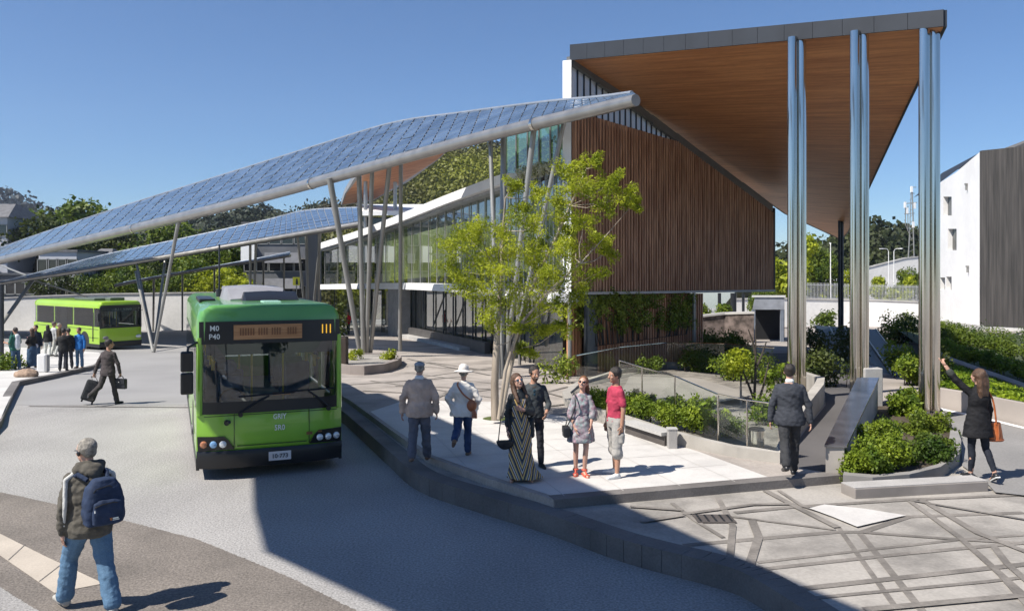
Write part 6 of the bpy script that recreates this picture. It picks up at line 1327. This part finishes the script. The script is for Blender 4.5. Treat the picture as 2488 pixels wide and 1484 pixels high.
m = MB(); m.ptube([V3(-.085, -.245, .26), V3(-.02, -.262, .285), V3(.08, -.262, .29), V3(.155, -.24, .265)], .006, 6); m.ptube([V3(-.13, -.17, .30), V3(-.06, -.20, .42), V3(.06, -.20, .44), V3(.14, -.18, .36)], .006, 6); m.build('zip', black_m, bp, smooth=True)
for sx in (-1, 1):
    m = MB(); m.ptube([V3(sx * .09 + .02, .03, .47), V3(sx * .13, .12, .52), V3(sx * .135, .26, .47), V3(sx * .15, .32, .30)], .022, 8); m.build('strap', pack_m, bp, smooth=True)
m = MB(); m.box((.095, -.270, .14), (.05, .004, .012)); m.box((.098, -.270, .125), (.06, .004, .006)); m.build('white_mark', white_txt, bp)
m = MB(); m.ptube([V3(.045, -.270, .148), V3(.053, -.272, .124), V3(.062, -.270, .148)], .004, 5); m.build('orange_mark', orange_m, bp)
m = MB(); m.tube(V3(-.075, -.235, .25), V3(-.082, -.245, .21), .008, n=6); m.build('zip_pull', whites, bp)
bp.scale = (1.05, 1.0, 1.06)
# 2 ---- man with suitcase and briefcase, back view
f = Fig(1.76, ((-22, 40, 2, -22), (16, 5, 2)), (((.30, -.3, -1), (.2, -.25, -1)), ((.30, .12, -1), (.05, .25, -1))), lean=3, head=(-2, 35, 0)); f.curl = 1.3
p = at(262, 983, 0)
suit = cloth('suit_taupe', (.060, .050, .050), var=.15); sh_ = shoes(f, .010, .19)
r2 = person('man in a dark taupe suit walking away with a briefcase and wheeled suitcase', p, R(-14), f, 'tan', [('jacket', top(f, .026, .97, -.12, 1, .24), suit, .008), ('trousers', trousers(f, .016, .98, .016), cloth('suit_trouser', (.052, .046, .046)), .007), ('shoe', sh_[0], black_sh, 0), ('shoe', sh_[1], black_sh, 0), ('hair', hair_cap(f, .006), hair_dark, .002)], 2, .013, face=False)
hw = f.arms[-1]['wr'] + f.arms[-1]['hd'] * .1
g2 = W(212, 990, 90); g2.z = gz(g2.y) + .006; hl_ = world_of(r2, hw)
sc = thing('suitcase', 'black wheeled suitcase tilted behind the man in the taupe suit', 'suitcase', g2, 0); tilt = Matrix.Rotation(R(17), 3, 'Y')
case_m = cloth('case_black', (.030, .032, .035), var=.2, vs=10)
m = MB(); m.box((0, 0, 0), (.36, .22, .56)); o = m.build('shell', case_m, sc, bevel=.05); o.rotation_euler = (R(-6), R(19), R(20)); o.location = (.10, 0, .37)
Mx = o.rotation_euler.to_matrix()
m = MB(); m.box(Vector((.10, 0, .37)) + Mx @ V3(.02, -.118, .10), (.26, .02, .24), M=Mx); m.build('front_pocket', case_m, sc, bevel=.02)
for sx in (-1, 1):
    q = Vector((.10, 0, .37)) + Mx @ V3(sx * .13, .08, -.30); m = MB(); m.tube(q - Mx @ V3(.02, 0, 0), q + Mx @ V3(.02, 0, 0), .045, n=14); m.build('wheel', rubber_m, sc, smooth=True)
    q0 = Vector((.10, 0, .37)) + Mx @ V3(sx * .07, .08, .28); q1 = hl_ - g2 + V3(sx * .05, 0, -.01); m = MB(); m.tube(q0, q1, .009, n=6); m.build('pull_rod', chrome_m, sc)
m = MB(); m.tube(hl_ - g2 - V3(.065, 0, .01), hl_ - g2 + V3(.065, 0, -.01), .014, n=8); m.build('pull_handle', black_m, sc)
hw = f.arms[1]['wr'] + f.arms[1]['hd'] * .10
bc = held('briefcase', 'black soft briefcase with a flap held by the man in the taupe suit', 'briefcase', r2, hw)
m = MB(); m.box((0, 0, -.20), (.36, .11, .28)); m.build('case', leather_b, bc, bevel=.03)
m = MB(); m.box((0, -.064, -.13), (.34, .02, .15)); m.build('flap', leather_b, bc, bevel=.008)
m = MB(); m.ptube([V3(-.09, 0, -.06), V3(-.06, 0, .0), V3(.06, 0, .0), V3(.09, 0, -.06)], .011, 8); m.build('handle', leather_b, bc, smooth=True)
m = MB(); m.box((0, -.077, -.15), (.03, .006, .015)); m.build('clasp', chrome_m, bc)
# 3 ---- group of people waiting on the island
IH = .15
def simple(label, x, y, H, rz, fig, tops, bottoms, hair, skin='fair', extra=(), seed=3, shoe=black_sh, h=IH, face='plain', leng=.97, sl=.97, g=.022, long=False):
    f = fig; s = shoes(f, .012)
    hm = hair_cap(f, .009)
    if long: hair_long(hm, f, [(0, -.05, 0), (0, -.08, -.10), (0, -.09, -.24)], .055, .04, 3, .045)
    return person(label, at(x, y, h), R(rz), f, skin, [('jacket', top(f, g, sl, -.12, 1.0, .1), tops, .008), ('trousers', trousers(f, .018, leng, .014), bottoms, .006), ('shoe', s[0], shoe, 0), ('shoe', s[1], shoe, 0), ('hair', hm, hair, .002)] + list(extra), seed, .016, face)
tee = cloth('tee_green', (.02, .10, .075))
f = Fig(1.62, STAND, (((.25, .15, -1), (-.1, .9, .1)), ((.2, .1, -1), (-.3, .9, 0))), head=(-8, 0, 0), build=1.08)
wb = MB(); wb.cap(f.pel + V3(.0, -.075, .02), f.pel + V3(0, -.07, .42), .125, .12)
r3 = simple('man in a white and green T-shirt and jeans facing the umbrella at the island edge', 38, 898, 1.62, 72, f, tee, denim_d, hair_dark, 'tan', [('shirt_panel', wb, cloth('tee_white', (.55, .58, .60)), .004)], 4, whites, sl=.45)
um = held('umbrella', 'folded dark green umbrella held in front of the man in the white and green T-shirt', 'umbrella', r3, f.arms[1]['wr'] + f.arms[1]['hd'] * .1)
m = MB(); m.tube((0, 0, -.9), (0, 0, .35), .012, n=8); m.build('shaft', dark_m, um); m = MB(); m.ptube([(0, 0, -.35), (0, 0, -.1), (0, 0, .2), (0, 0, .42)], [.05, .12, .09, .01], 12); m.build('canopy', cloth('umbrella_green', (.02, .085, .075)), um, smooth=True)
f = Fig(1.56, STAND, (((.2, .3, -1), (-.7, .5, -.3)), ((.2, .1, -1), (-.5, .6, -.2))), head=(-10, 15, 0), female=True)
r4 = simple('woman with long brown hair in a black coat, pink scarf and denim skirt', 78, 893, 1.56, 60, f, cloth('coat_black', (.018, .018, .020)), denim_d, hair_brown, 'fair', [('scarf', (lambda q: (q.cap(f.chest + V3(-.08, .11, .02), f.chest + V3(.02, .13, -.2), .06, .05), q)[1])(MB()), cloth('scarf_pink', (.50, .24, .22)), .006), ('skirt', (lambda q: (q.loft([[f.pel + V3(r_ * math.cos(a), r_ * .8 * math.sin(a), z) for a in [2 * math.pi * i / 20 for i in range(20)]] for z, r_ in ((.05, .15), (-.1, .19), (-.45, .20), (-.76, .21))]), q)[1])(MB()), denim_d, .008)], 5, brown_sh, long=True)
hb_ = held('handbag', 'grey white handbag on the arm of the woman in the black coat', 'handbag', r4, f.pel + V3(.16, .1, .02)); m = MB(); m.ell((0, 0, 0), (.14, .09, .11), 16, 10); m.build('bag', cloth('bag_pale', (.45, .44, .50)), hb_, smooth=True); m = MB(); m.ptube([(-.1, 0, .08), (-.06, 0, .3), (.06, 0, .3), (.1, 0, .08)], .012, 6); m.build('strap', leather_b, hb_, smooth=True)
f = Fig(1.66, STAND, None, head=(0, 20, 0)); r5 = simple('person in a dark navy jacket standing behind the woman with the pink scarf', 87, 888, 1.66, 200, f, cloth('jacket_navy', (.022, .027, .042)), denim_d, hair_dark, 'tan', [], 6)
f = Fig(1.52, ((10, 8, 3), (-12, 10, 3)), None, head=(0, -10, 0), female=True); r6 = simple('woman with long dark hair in a black top and white trousers walking on the island', 116, 866, 1.52, 20, f, cloth('top_black', (.014, .014, .016)), cloth('trousers_white', (.50, .51, .47)), hair_dark, 'tan', [], 7, long=True, g=.03)
f = Fig(1.66, ((14, 8, 3), (-10, 10, 3)), None, head=(0, 20, 0)); r7 = simple('bald man in a pale shirt and pale trousers beside the lime green bus', 131, 864, 1.66, -30, f, cloth('shirt_pale', (.48, .49, .48)), cloth('trousers_pale', (.46, .46, .42)), mk('hair_stubble', (.13, .10, .08), .7), 'tan', [], 8)
f = Fig(1.60, ((6, 8, 3), (-8, 10, 3)), None, head=(0, 30, 0)); r8 = simple('balding man in a brown jacket and pale trousers walking beside the bald man', 144, 866, 1.60, -60, f, cloth('jacket_brown', (.065, .045, .025)), MATS['trousers_pale'], hair_grey, 'tan', [], 9)
f = Fig(1.60, STAND, (((.25, .25, -1), (-.6, .6, -.25)), ((.25, .2, -1), (-.55, .6, -.25))), head=(-10, 10, 0), build=1.1); r9 = simple('man in a black jacket and charcoal trousers with his back turned at the island kerb', 154, 901, 1.60, 15, f, cloth('jacket_black2', (.022, .022, .022)), trouser_dk, hair_dark, 'tan', [], 10, face=False)
f = Fig(1.58, STAND, None, head=(0, -20, 0)); r10 = simple('person in dark clothes partly hidden behind the man in the black jacket', 166, 895, 1.58, 40, f, cloth('jacket_dark3', (.028, .026, .026)), trouser_dk, hair_dark, 'tan', [], 11)
f = Fig(1.60, STAND, (((.22, 0, -1), (.0, .12, -1)), ((.22, 0, -1), (.0, .12, -1))), head=(-14, 8, 0)); r11 = simple('man in a bright blue jacket and jeans looking down on the island', 193, 894, 1.60, 175, f, cloth('jacket_blue', (.022, .145, .42), var=.1), denim, hair_brown, 'tan', [], 12, brown_sh)
f = Fig(1.70, ((12, 8, 3), (-10, 10, 3)), (((.25, .2, -1), (-.3, .8, -.2)), ((.2, 0, -1), (.1, .5, -1)))); r12 = simple('person in a red jacket walking near the glass entrance', 846, 812, 1.70, 160, f, cloth('jacket_red', (.50, .012, .03)), trouser_dk, hair_dark, 'tan', [], 13, h=HU)
# 4 ---- elderly couple, back view
f = Fig(1.62, ((-8, 22, 2, -14), (8, 2, 3)), (((.36, -.15, -1), (.06, .1, -1)), ((.34, -.1, -1), (.06, .2, -1))), lean=2, head=(-4, 6, 0), build=1.14)
p = at(1019, 1119, HU); sh_ = shoes(f, .010, .18)
cap_ = MB(); c, M = f.headc, f.hM; cap_.ell(c + M @ V3(0, -.018, .062), (.092, .112, .052), 16, 10, M); cap_.ell(c + M @ V3(0, .088, .04), (.06, .05, .012), 12, 7, M)
coll = MB(); coll.cap(f.neck + V3(-.03, -.03, -.005), f.neck + V3(.03, -.03, -.005), .052, .052)
r13 = person('elderly man in a brown tweed jacket and grey flat cap walking away', p, R(3), f, 'fair', [('jacket', top(f, .034, .98, -.12, 1.05, .22, .008), cloth('tweed', (.47, .35, .275), var=.22, vs=5), .010), ('collar', coll, whites, 0), ('trousers', trousers(f, .026, .98, .016), navy_slack, .010), ('shoe', sh_[0], brown_sh, 0), ('shoe', sh_[1], brown_sh, 0), ('hair', hair_cap(f, .003), hair_grey, .001), ('cap', cap_, cloth('cap_grey', (.27, .29, .32)), .003)], 14, .013, False)
f = Fig(1.50, ((-30, 46, 1, -35), (8, 4, -1)), (((.48, -.2, -.9), (-.45, -.05, -.75)), ((.46, -.1, -.9), (-.30, .3, -.8))), lean=2, head=(-4, 0, 0), build=1.12, female=True)
p = at(1126, 1108, HU); sh_ = shoes(f, .010, .17)
hat = MB(); c, M = f.headc, f.hM; hat.ell(c + M @ V3(0, -.01, .075), (.090, .105, .085), 16, 10, M); hat.ell(c + M @ V3(0, -.01, .022), (.175, .185, .022), 22, 8, M)
r14 = person('elderly woman in a cream jacket and white sun hat walking away', p, R(-3), f, 'fair', [('jacket', top(f, .042, .97, -.12, 1.05, .36, .012), cloth('linen_cream', (.74, .70, .63), var=.07, vs=4), .012), ('jeans', trousers(f, .020, .96, .012), cloth('jeans_indigo', (.030, .055, .125)), .008), ('shoe', sh_[0], brown_sh, 0), ('shoe', sh_[1], brown_sh, 0), ('hair', hair_cap(f, .004), hair_grey, .001), ('sun_hat', hat, cloth('hat_white', (.64, .60, .55), var=.05), .004)], 15, .013, False)
bg_ = held('shoulder_bag', 'orange tan leather shoulder bag with a long strap across the cream jacket', 'bag', r14, f.pel + V3(.155, -.13, .09))
m = MB(); m.ell((0, 0, 0), (.085, .055, .10), 14, 9); m.build('pouch', leather_t, bg_, smooth=True); m = MB(); m.ell((.01, -.045, .01), (.06, .02, .06), 12, 7); m.build('flap', leather_t, bg_, smooth=True)
L0 = f.pel + V3(.155, -.13, .09); strap = [V3(0, 0, .08), f.chest + V3(.02, -.185, -.06) - L0, f.chest + V3(-.08, -.165, .08) - L0, f.neck + V3(-.085, -.06, -.02) - L0]
m = MB(); m.ptube(smooth_line(strap, 4), .014, 8); m.build('strap', leather_t, bg_, smooth=True)
m = MB(); m.ptube([V3(.03, -.02, -.07), V3(.05, -.03, -.14), V3(.045, -.03, -.2)], [.03, .04, .05], 8); m.build('fringe', leather_t, bg_, smooth=True)
# 5 ---- laughing couple
f = Fig(1.58, STAND, (((.25, .18, -1), (-.75, .55, .35)), ((.16, 0, -1), (.02, .25, -1))), lean=-3, side=2, head=(14, -14, 8), build=.92, female=True)
p = at(1264, 1168, HU); k = f.k
dress_m = bpy.data.materials.new('dress_chevron'); dress_m.use_nodes = True; t_ = dress_m.node_tree; N_ = t_.nodes; L_ = t_.links
tc_ = N_.new('ShaderNodeTexCoord'); sp_ = N_.new('ShaderNodeSeparateXYZ'); L_.new(tc_.outputs['Object'], sp_.inputs[0])
def mth(op, a, b=None):
    n = N_.new('ShaderNodeMath'); n.operation = op
    for i, v in enumerate((a, b)):
        if v is None: continue
        if isinstance(v, (int, float)): n.inputs[i].default_value = v
        else: L_.new(v, n.inputs[i])
    return n.outputs[0]
vv = mth('FRACT', mth('MULTIPLY', mth('SUBTRACT', mth('MULTIPLY', sp_.outputs['Z'], .8), mth('MULTIPLY', mth('ABSOLUTE', sp_.outputs['X']), 2.2)), 4.2))
cr_ = N_.new('ShaderNodeValToRGB'); cr_.color_ramp.interpolation = 'CONSTANT'; cols_ = [(0, (.03, .035, .05)), (.18, (.58, .40, .13)), (.34, (.11, .05, .055)), (.48, (.55, .55, .52)), (.58, (.05, .06, .09)), (.72, (.62, .44, .15)), (.86, (.12, .13, .16))]
for i, (q, c_) in enumerate(cols_):
    e_ = cr_.color_ramp.elements[i] if i < 2 else cr_.color_ramp.elements.new(q); e_.position = q; e_.color = (*c_, 1)
L_.new(vv, cr_.inputs[0]); L_.new(cr_.outputs[0], N_['Principled BSDF'].inputs['Base Color']); N_['Principled BSDF'].inputs['Roughness'].default_value = .8
dr = MB(); dr.loft([[f.pel + f.up * z * k * (1 if z > 0 else 0) + V3(cx_ + rx * math.cos(a) * (1 + .06 * math.cos(7 * a) * (z < -.3)), ry * math.sin(a) * (1 + .06 * math.cos(7 * a) * (z < -.3)), z if z <= 0 else 0) for a in [2 * math.pi * i / 42 for i in range(42)]] for z, rx, ry, cx_ in ((.44, .12, .10, 0), (.30, .135, .115, 0), (.14, .122, .10, 0), (0, .168, .13, 0), (-.12, .18, .14, 0), (-.40, .17, .15, -.005), (-.62, .19, .18, -.03), (-.775, .27, .24, -.075))])
lj = cloth('leather_jacket', (.022, .026, .028), .45, var=.2); jkt = top(f, .028, .85, .06, 1, 0, .008); jkt.cap(f.pel + V3(-.15, 0, .05), f.pel + V3(-.16, .02, -.14), .07, .06); jkt.cap(f.pel + V3(.15, 0, .05), f.pel + V3(.17, .02, -.06), .06, .05)
hm = hair_cap(f, .012); hair_long(hm, f, [(-.06, -.02, .0), (-.085, -.03, -.1), (-.095, -.0, -.22), (-.09, .02, -.30)], .042, .03, 1); hair_long(hm, f, [(.06, -.02, .0), (.085, -.03, -.12), (.10, .03, -.24), (.10, .06, -.34)], .042, .035, 1); hair_long(hm, f, [(0, -.07, 0), (0, -.10, -.14), (0, -.11, -.28)], .06, .05, 3, .05)
neckp = MB()
r15 = person('laughing woman in a black leather jacket and long striped chevron dress', p, R(190), f, 'fair', [('dress', dr, dress_m, .006), ('jacket', (lambda q: q)(jkt), lj, .008), ('hair', hm, hair_brown, .003), ('sunglasses', shades(f, glass_dark), mk('lens_blue', (.10, .16, .20), .08, .6), 0)], 16, .011, 'shades')
hw = f.arms[1]['wr'] + f.arms[1]['hd'] * .09
hb2 = held('handbag', 'black half-moon handbag held by the woman in the striped dress', 'handbag', r15, hw + V3(.05, .04, -.02)); m = MB()
m.loft([[V3(rr_ * math.cos(a), y_, rr_ * math.sin(a) * .95 - .05) for a in [math.pi + math.pi * i / 16 for i in range(17)]] for y_, rr_ in ((-.05, .11), (-.035, .125), (.035, .125), (.05, .11))]); m.build('bag', leather_b, hb2, smooth=True, ang=50)
m = MB(); m.box((0, 0, -.05), (.22, .09, .02)); m.build('flap', leather_b, hb2, bevel=.006); m = MB(); m.ptube([V3(-.10, 0, -.05), V3(-.05, 0, .28), V3(.06, .0, .32), V3(.10, 0, -.05)], .008, 6); m.build('strap', leather_b, hb2, smooth=True)
f = Fig(1.60, ((0, 3, 3), (2, 4, 5)), (((.26, .1, -1), (-.30, .75, -.5)), ((.30, -.05, -1), (-.1, .2, -1))), head=(-8, -16, 0), build=1.0)
p = at(1297, 1136, HU); sh_ = shoes(f, .012, .18); swe = cloth('sweater_charcoal', (.050, .058, .062), var=.12)
nk = MB()
beard = MB(); c, M = f.headc, f.hM; beard.ell(c + M @ V3(0, .022, -.058), (.060, .062, .052), 14, 9, M); beard.ell(c + M @ V3(0, .058, -.088), (.035, .03, .022), 12, 7, M)
sg = MB(); q = f.chest + V3(.01, .135, .03); sg.ell(q, (.022, .008, .028), 10, 6); sg.ell(q + V3(.0, .0, -.055), (.020, .008, .026), 10, 6)
neckl = MB(); neckl.ptube([f.neck + V3(.075 * math.cos(a), .07 * math.sin(a) + .01, -.02 - .045 * max(0, math.sin(a))) for a in [2 * math.pi * i / 20 for i in range(21)]], .007, 6)
tw = top(f, .020, .80, -.11, 1, .06, .006, False)
r16 = person('smiling bearded man in a charcoal V-neck sweater and dark jeans', p, R(188), f, 'tan', [('sweater', tw, swe, .006), ('jeans', trousers(f, .012, .98, .008), cloth('jeans_black', (.034, .034, .040)), .005), ('shoe', sh_[0], black_sh, 0), ('shoe', sh_[1], black_sh, 0), ('hair', hair_cap(f, .010), hair_dark, .007), ('beard', beard, mk('beard_dark', (.10, .055, .035), .8, var=.3, vs=20), .001), ('sunglasses', sg.mesh('sunglasses', dark_m, True), mk('lens_teal', (.04, .09, .12), .1, .5), 0), ('necklace', neckl.mesh('necklace', dark_m, True), MATS['brown_shoe'], 0)], 17, .011, 'smile')
# 6 ---- second couple
f = Fig(1.50, ((14, 24, -2, -10), (-2, 8, -1)), (((.16, .1, -1), (-.28, .38, -1)), ((.2, .12, -1), (-.22, .4, -1))), lean=-2, side=-3, head=(16, 24, -6), build=.90, female=True)
p = at(1411, 1156, HU); k = f.k
flo = mk('floral_print', (.15, .15, .15), .8, vs=16, col2=(.33, .36, .36), lo=.42, hi=.56, detail=3); tt = flo.node_tree
vo = tt.nodes.new('ShaderNodeTexVoronoi'); vo.inputs['Scale'].default_value = 24; c2 = tt.nodes.new('ShaderNodeValToRGB'); tc3 = [n for n in tt.nodes if n.type == 'TEX_COORD'][0]; tt.links.new(tc3.outputs['Object'], vo.inputs['Vector'])
for i, (q, cc) in enumerate([(0, (.10, .28, .28)), (.3, (.36, .36, .36)), (.55, (.38, .17, .24)), (.8, (.13, .15, .17))]):
    e_ = c2.color_ramp.elements[i] if i < 2 else c2.color_ramp.elements.new(q); e_.position = q; e_.color = (*cc, 1)
tt.links.new(vo.outputs['Color'], c2.inputs[0]); mxx = tt.nodes.new('ShaderNodeMix'); mxx.data_type = 'RGBA'; mxx.inputs[0].default_value = .55
src = tt.nodes['Principled BSDF'].inputs['Base Color'].links[0].from_socket; tt.links.new(src, mxx.inputs[6]); tt.links.new(c2.outputs[0], mxx.inputs[7]); tt.links.new(mxx.outputs[2], tt.nodes['Principled BSDF'].inputs['Base Color'])
dr = top(f, .022, .60, -.02, 1, 0, .035, False); dr.loft([[f.pel + V3(rx * math.cos(a) * (1 + .05 * math.cos(6 * a)), ry * math.sin(a) * (1 + .05 * math.cos(6 * a)), z) for a in [2 * math.pi * i / 36 for i in range(36)]] for z, rx, ry in ((.14, .12, .10), (.0, .17, .135), (-.15, .20, .165), (-.27, .215, .18))])
belt = MB(); belt.loft([[f.pel + f.up * z * k + V3(.142 * k * math.cos(a), .118 * k * math.sin(a), 0) for a in [2 * math.pi * i / 20 for i in range(20)]] for z in (.15, .175)])
hm = hair_cap(f, .008); hair_long(hm, f, [(-.02, -.09, .04), (-.05, -.13, -.06), (-.09, -.13, -.18), (-.12, -.10, -.30)], .04, .022, 2, .025)
sand = []
for sx in (-1, 1):
    q = MB(); j = f.joints[sx]; t = j['toe']
    q.ptube([j['ank'] + V3(.042 * math.cos(a), .042 * math.sin(a), .01) * k for a in [2 * math.pi * i / 14 for i in range(15)]], .012, 6); q.ptube([j['ank'] + t * .04 * k + V3(0, 0, .0), j['ank'] + (t * .09 + V3(0, 0, -.035)) * k, j['ank'] + (t * .15 + V3(0, 0, -.04)) * k], .012, 6); q.ptube([j['ank'] + (t * .12 + V3(-.045, 0, -.06)) * k, j['ank'] + (t * .12 + V3(0, 0, -.03)) * k, j['ank'] + (t * .12 + V3(.045, 0, -.06)) * k], .011, 6); sand.append(q)
cor = mk('coral_leather', (.62, .10, .06), .5, var=.1)
r17 = person('laughing woman in sunglasses and a short floral dress with coral sandals', p, R(186), f, 'fair', [('dress', dr, flo, .006), ('belt', belt.mesh('belt', dark_m, True), cloth('belt_grey', (.10, .10, .13)), 0), ('hair', hm, hair_auburn, .003), ('sandal', sand[0].mesh('sandal', cor, True), cor, 0), ('sandal', sand[1].mesh('sandal', cor, True), cor, 0), ('sole', sole(f, -1).mesh('sole', cor), cor, 0), ('sole', sole(f, 1).mesh('sole', cor), cor, 0), ('sunglasses', shades(f, dark_m), mk('lens_black', (.015, .015, .018), .1), 0)], 18, .011, 'shades')
off_ = f.pel + V3(.235, .06, -.10); hb3 = held('handbag', 'small black handbag with a long strap worn by the woman in the floral dress', 'handbag', r17, off_)
m = MB(); m.box((0, 0, 0), (.10, .17, .17)); m.build('bag', leather_b, hb3, bevel=.025); m = MB(); m.box((.04, 0, .03), (.03, .16, .10)); m.build('flap', leather_b, hb3, bevel=.01)
m = MB(); m.ptube(smooth_line([V3(0, .05, .07), f.chest + V3(.15, .12, -.15) - off_, f.chest + V3(.12, .13, .0) - off_, f.chest + V3(.125, .02, .13) - off_, f.chest + V3(.13, -.1, 0) - off_, V3(0, -.06, .07)], 5), .009, 6); m.build('strap', leather_b, hb3, smooth=True)
f = Fig(1.64, ((6, 4, 4, 0, -10), (-4, 3, 5, 0, 25)), (((.14, -.05, -1), (.02, .12, -1)), ((.12, .02, -1), (.0, .16, -1))), head=(-4, -4, 0), build=.98)
p = at(1496, 1156, HU); sh_ = shoes(f, .014, .19); rt = cloth('tee_red', (.40, .045, .085), var=.16, vs=8)
sw_ = MB(); 
r18 = person('man in a red T-shirt and grey cargo shorts standing with white trainers', p, R(112), f, 'tan', [('tshirt', top(f, .018, .34, -.11, 1, .06, .012, False), rt, .007), ('shorts', (lambda q: (q.cap(f.joints[1]['hip'] + V3(.10, 0, -.2), f.joints[1]['hip'] + V3(.10, 0, -.3), .05, .045), q.cap(f.joints[-1]['hip'] + V3(-.10, 0, -.2), f.joints[-1]['hip'] + V3(-.10, 0, -.3), .05, .045), q)[2])(trousers(f, .034, .60, .020, .06)), cloth('shorts_grey', (.36, .345, .32), var=.05), .004), ('shoe', sh_[0], whites, 0), ('shoe', sh_[1], whites, 0), ('shoe_stripe', (lambda q: ([q.box(f.joints[1]['ank'] + V3(.042, .05 + d_, -.05), (.012, .014, .035)) for d_ in (0, .03)], q)[1])(MB()).mesh('shoe_stripe', dark_m), dark_m, 0), ('hair', hair_cap(f, .010), hair_dark, .007)], 19, .011, 'smile')
# 7 ---- man in suit walking away
f = Fig(1.68, ((-20, 30, 0, -16), (6, 3, -2)), (((.30, -.12, -1), (.08, .05, -1)), ((.34, .0, -1), (.10, -.05, -1))), lean=3, head=(-2, 4, 0), build=1.08)
p = at(1919, 1153, HU); sh_ = shoes(f, .010, .19); gs = cloth('suit_charcoal', (.038, .042, .052), var=.12)
coll = MB(); coll.cap(f.neck + V3(-.02, -.018, .012), f.neck + V3(.02, -.018, .012), .052, .052)
r19 = person('man in a charcoal suit with a white collar walking away up the ramp', p, R(-14), f, 'fair', [('jacket', top(f, .032, .99, -.12, 1, .30, .004), gs, .008), ('collar', coll, whites, 0), ('trousers', trousers(f, .020, .98, .014), cloth('suit_trouser_ch', (.032, .033, .036)), .008), ('shoe', sh_[0], black_sh, 0), ('shoe', sh_[1], black_sh, 0), ('hair', hair_cap(f, .007), hair_dark, .002)], 20, .012, False)
# 8 ---- woman pointing, back view
f = Fig(1.66, ((3, 2, 1), (-7, 22, 1, -28)), (((.85, .45, .95), (.65, .35, 1.15)), ((.16, .0, -1), (.05, .15, -1))), head=(8, -12, 0), build=.98, female=True); f.point = -1
p = at(2376, 1163, HL + .05); sh_ = shoes(f, .012, .17)
tun = top(f, .030, {-1: .78, 1: .97}, -.12, 1, .2, .008); tun.loft([[f.pel + V3(rx * math.cos(a), ry * math.sin(a), z) for a in [2 * math.pi * i / 30 for i in range(30)]] for z, rx, ry in ((.2, .15, .12), (.0, .19, .15), (-.15, .22, .17), (-.235, .235, .18))])
hm = hair_cap(f, .012); hair_long(hm, f, [(0, -.07, .03), (0, -.115, -.10), (0, -.135, -.26), (0, -.13, -.42)], .062, .040, 3, .055)
cuff = MB(); a = f.arms[-1]; cuff.cap(a['el'].lerp(a['wr'], .42), a['el'].lerp(a['wr'], .58), .055, .055)
r20 = person('woman with long brown hair in a black tunic pointing up with her left arm', p, R(8), f, 'fair', [('tunic', tun, black_c, .007), ('cuff', cuff, cloth('cuff_grey', (.05, .055, .05)), .003), ('leggings', trousers(f, .006, .95, .0), cloth('leggings_navy', (.014, .017, .026)), .004), ('shoe', sh_[0], black_sh, 0), ('shoe', sh_[1], black_sh, 0), ('sole', sole(f, -1).mesh('sole', whites), whites, 0), ('sole', sole(f, 1).mesh('sole', whites), whites, 0), ('hair', hm, hair_brown, .006)], 21, .012, False)
L0 = f.pel + V3(.28, .0, -.16); tb = held('shoulder_bag', 'tan orange bucket bag hanging from the shoulder of the pointing woman', 'bag', r20, L0)
m = MB(); m.loft([[V3(rx * math.cos(a), rx * .75 * math.sin(a), z) for a in [2 * math.pi * i / 20 for i in range(20)]] for z, rx in ((-.15, .10), (-.145, .135), (0, .115), (.14, .09))]); m.build('bucket', leather_o, tb, smooth=True, ang=50)
m = MB(); m.ptube([V3(.0, -.09, -.13), V3(0, -.095, 0), V3(0, -.075, .13)], .010, 6); m.ptube([V3(.138 * math.cos(a), .104 * math.sin(a), -.125) for a in [2 * math.pi * i / 20 for i in range(21)]], .010, 6); m.build('seam_band', leather_t, tb, smooth=True)
m = MB(); m.ptube(smooth_line([V3(-.02, -.07, .12), f.chest + V3(.20, -.07, -.05) - L0, f.arms[1]['sh'] + V3(-.02, 0, .065) - L0, f.chest + V3(.20, .09, -.05) - L0, V3(-.02, .07, .12)], 5), .013, 8); m.build('strap', leather_o, tb, smooth=True)
# ================================================================== thin summer haze over the whole site
m = MB(); m.box((0, 400, 75), (2400, 1000, 210)); hz = bpy.data.materials.new('air_haze'); hz.use_nodes = True; t_ = hz.node_tree; t_.nodes.clear()
ho = t_.nodes.new('ShaderNodeOutputMaterial'); hv = t_.nodes.new('ShaderNodeVolumePrincipled'); hv.inputs['Color'].default_value = (.80, .88, 1, 1); hv.inputs['Density'].default_value = .00019; hv.inputs['Anisotropy'].default_value = .3; t_.links.new(hv.outputs[0], ho.inputs['Volume'])
h_o = m.build('haze', hz); tag(h_o, 'thin pale haze over the far hills', 'haze', kind='stuff')
SC.cycles.volume_bounces = 0
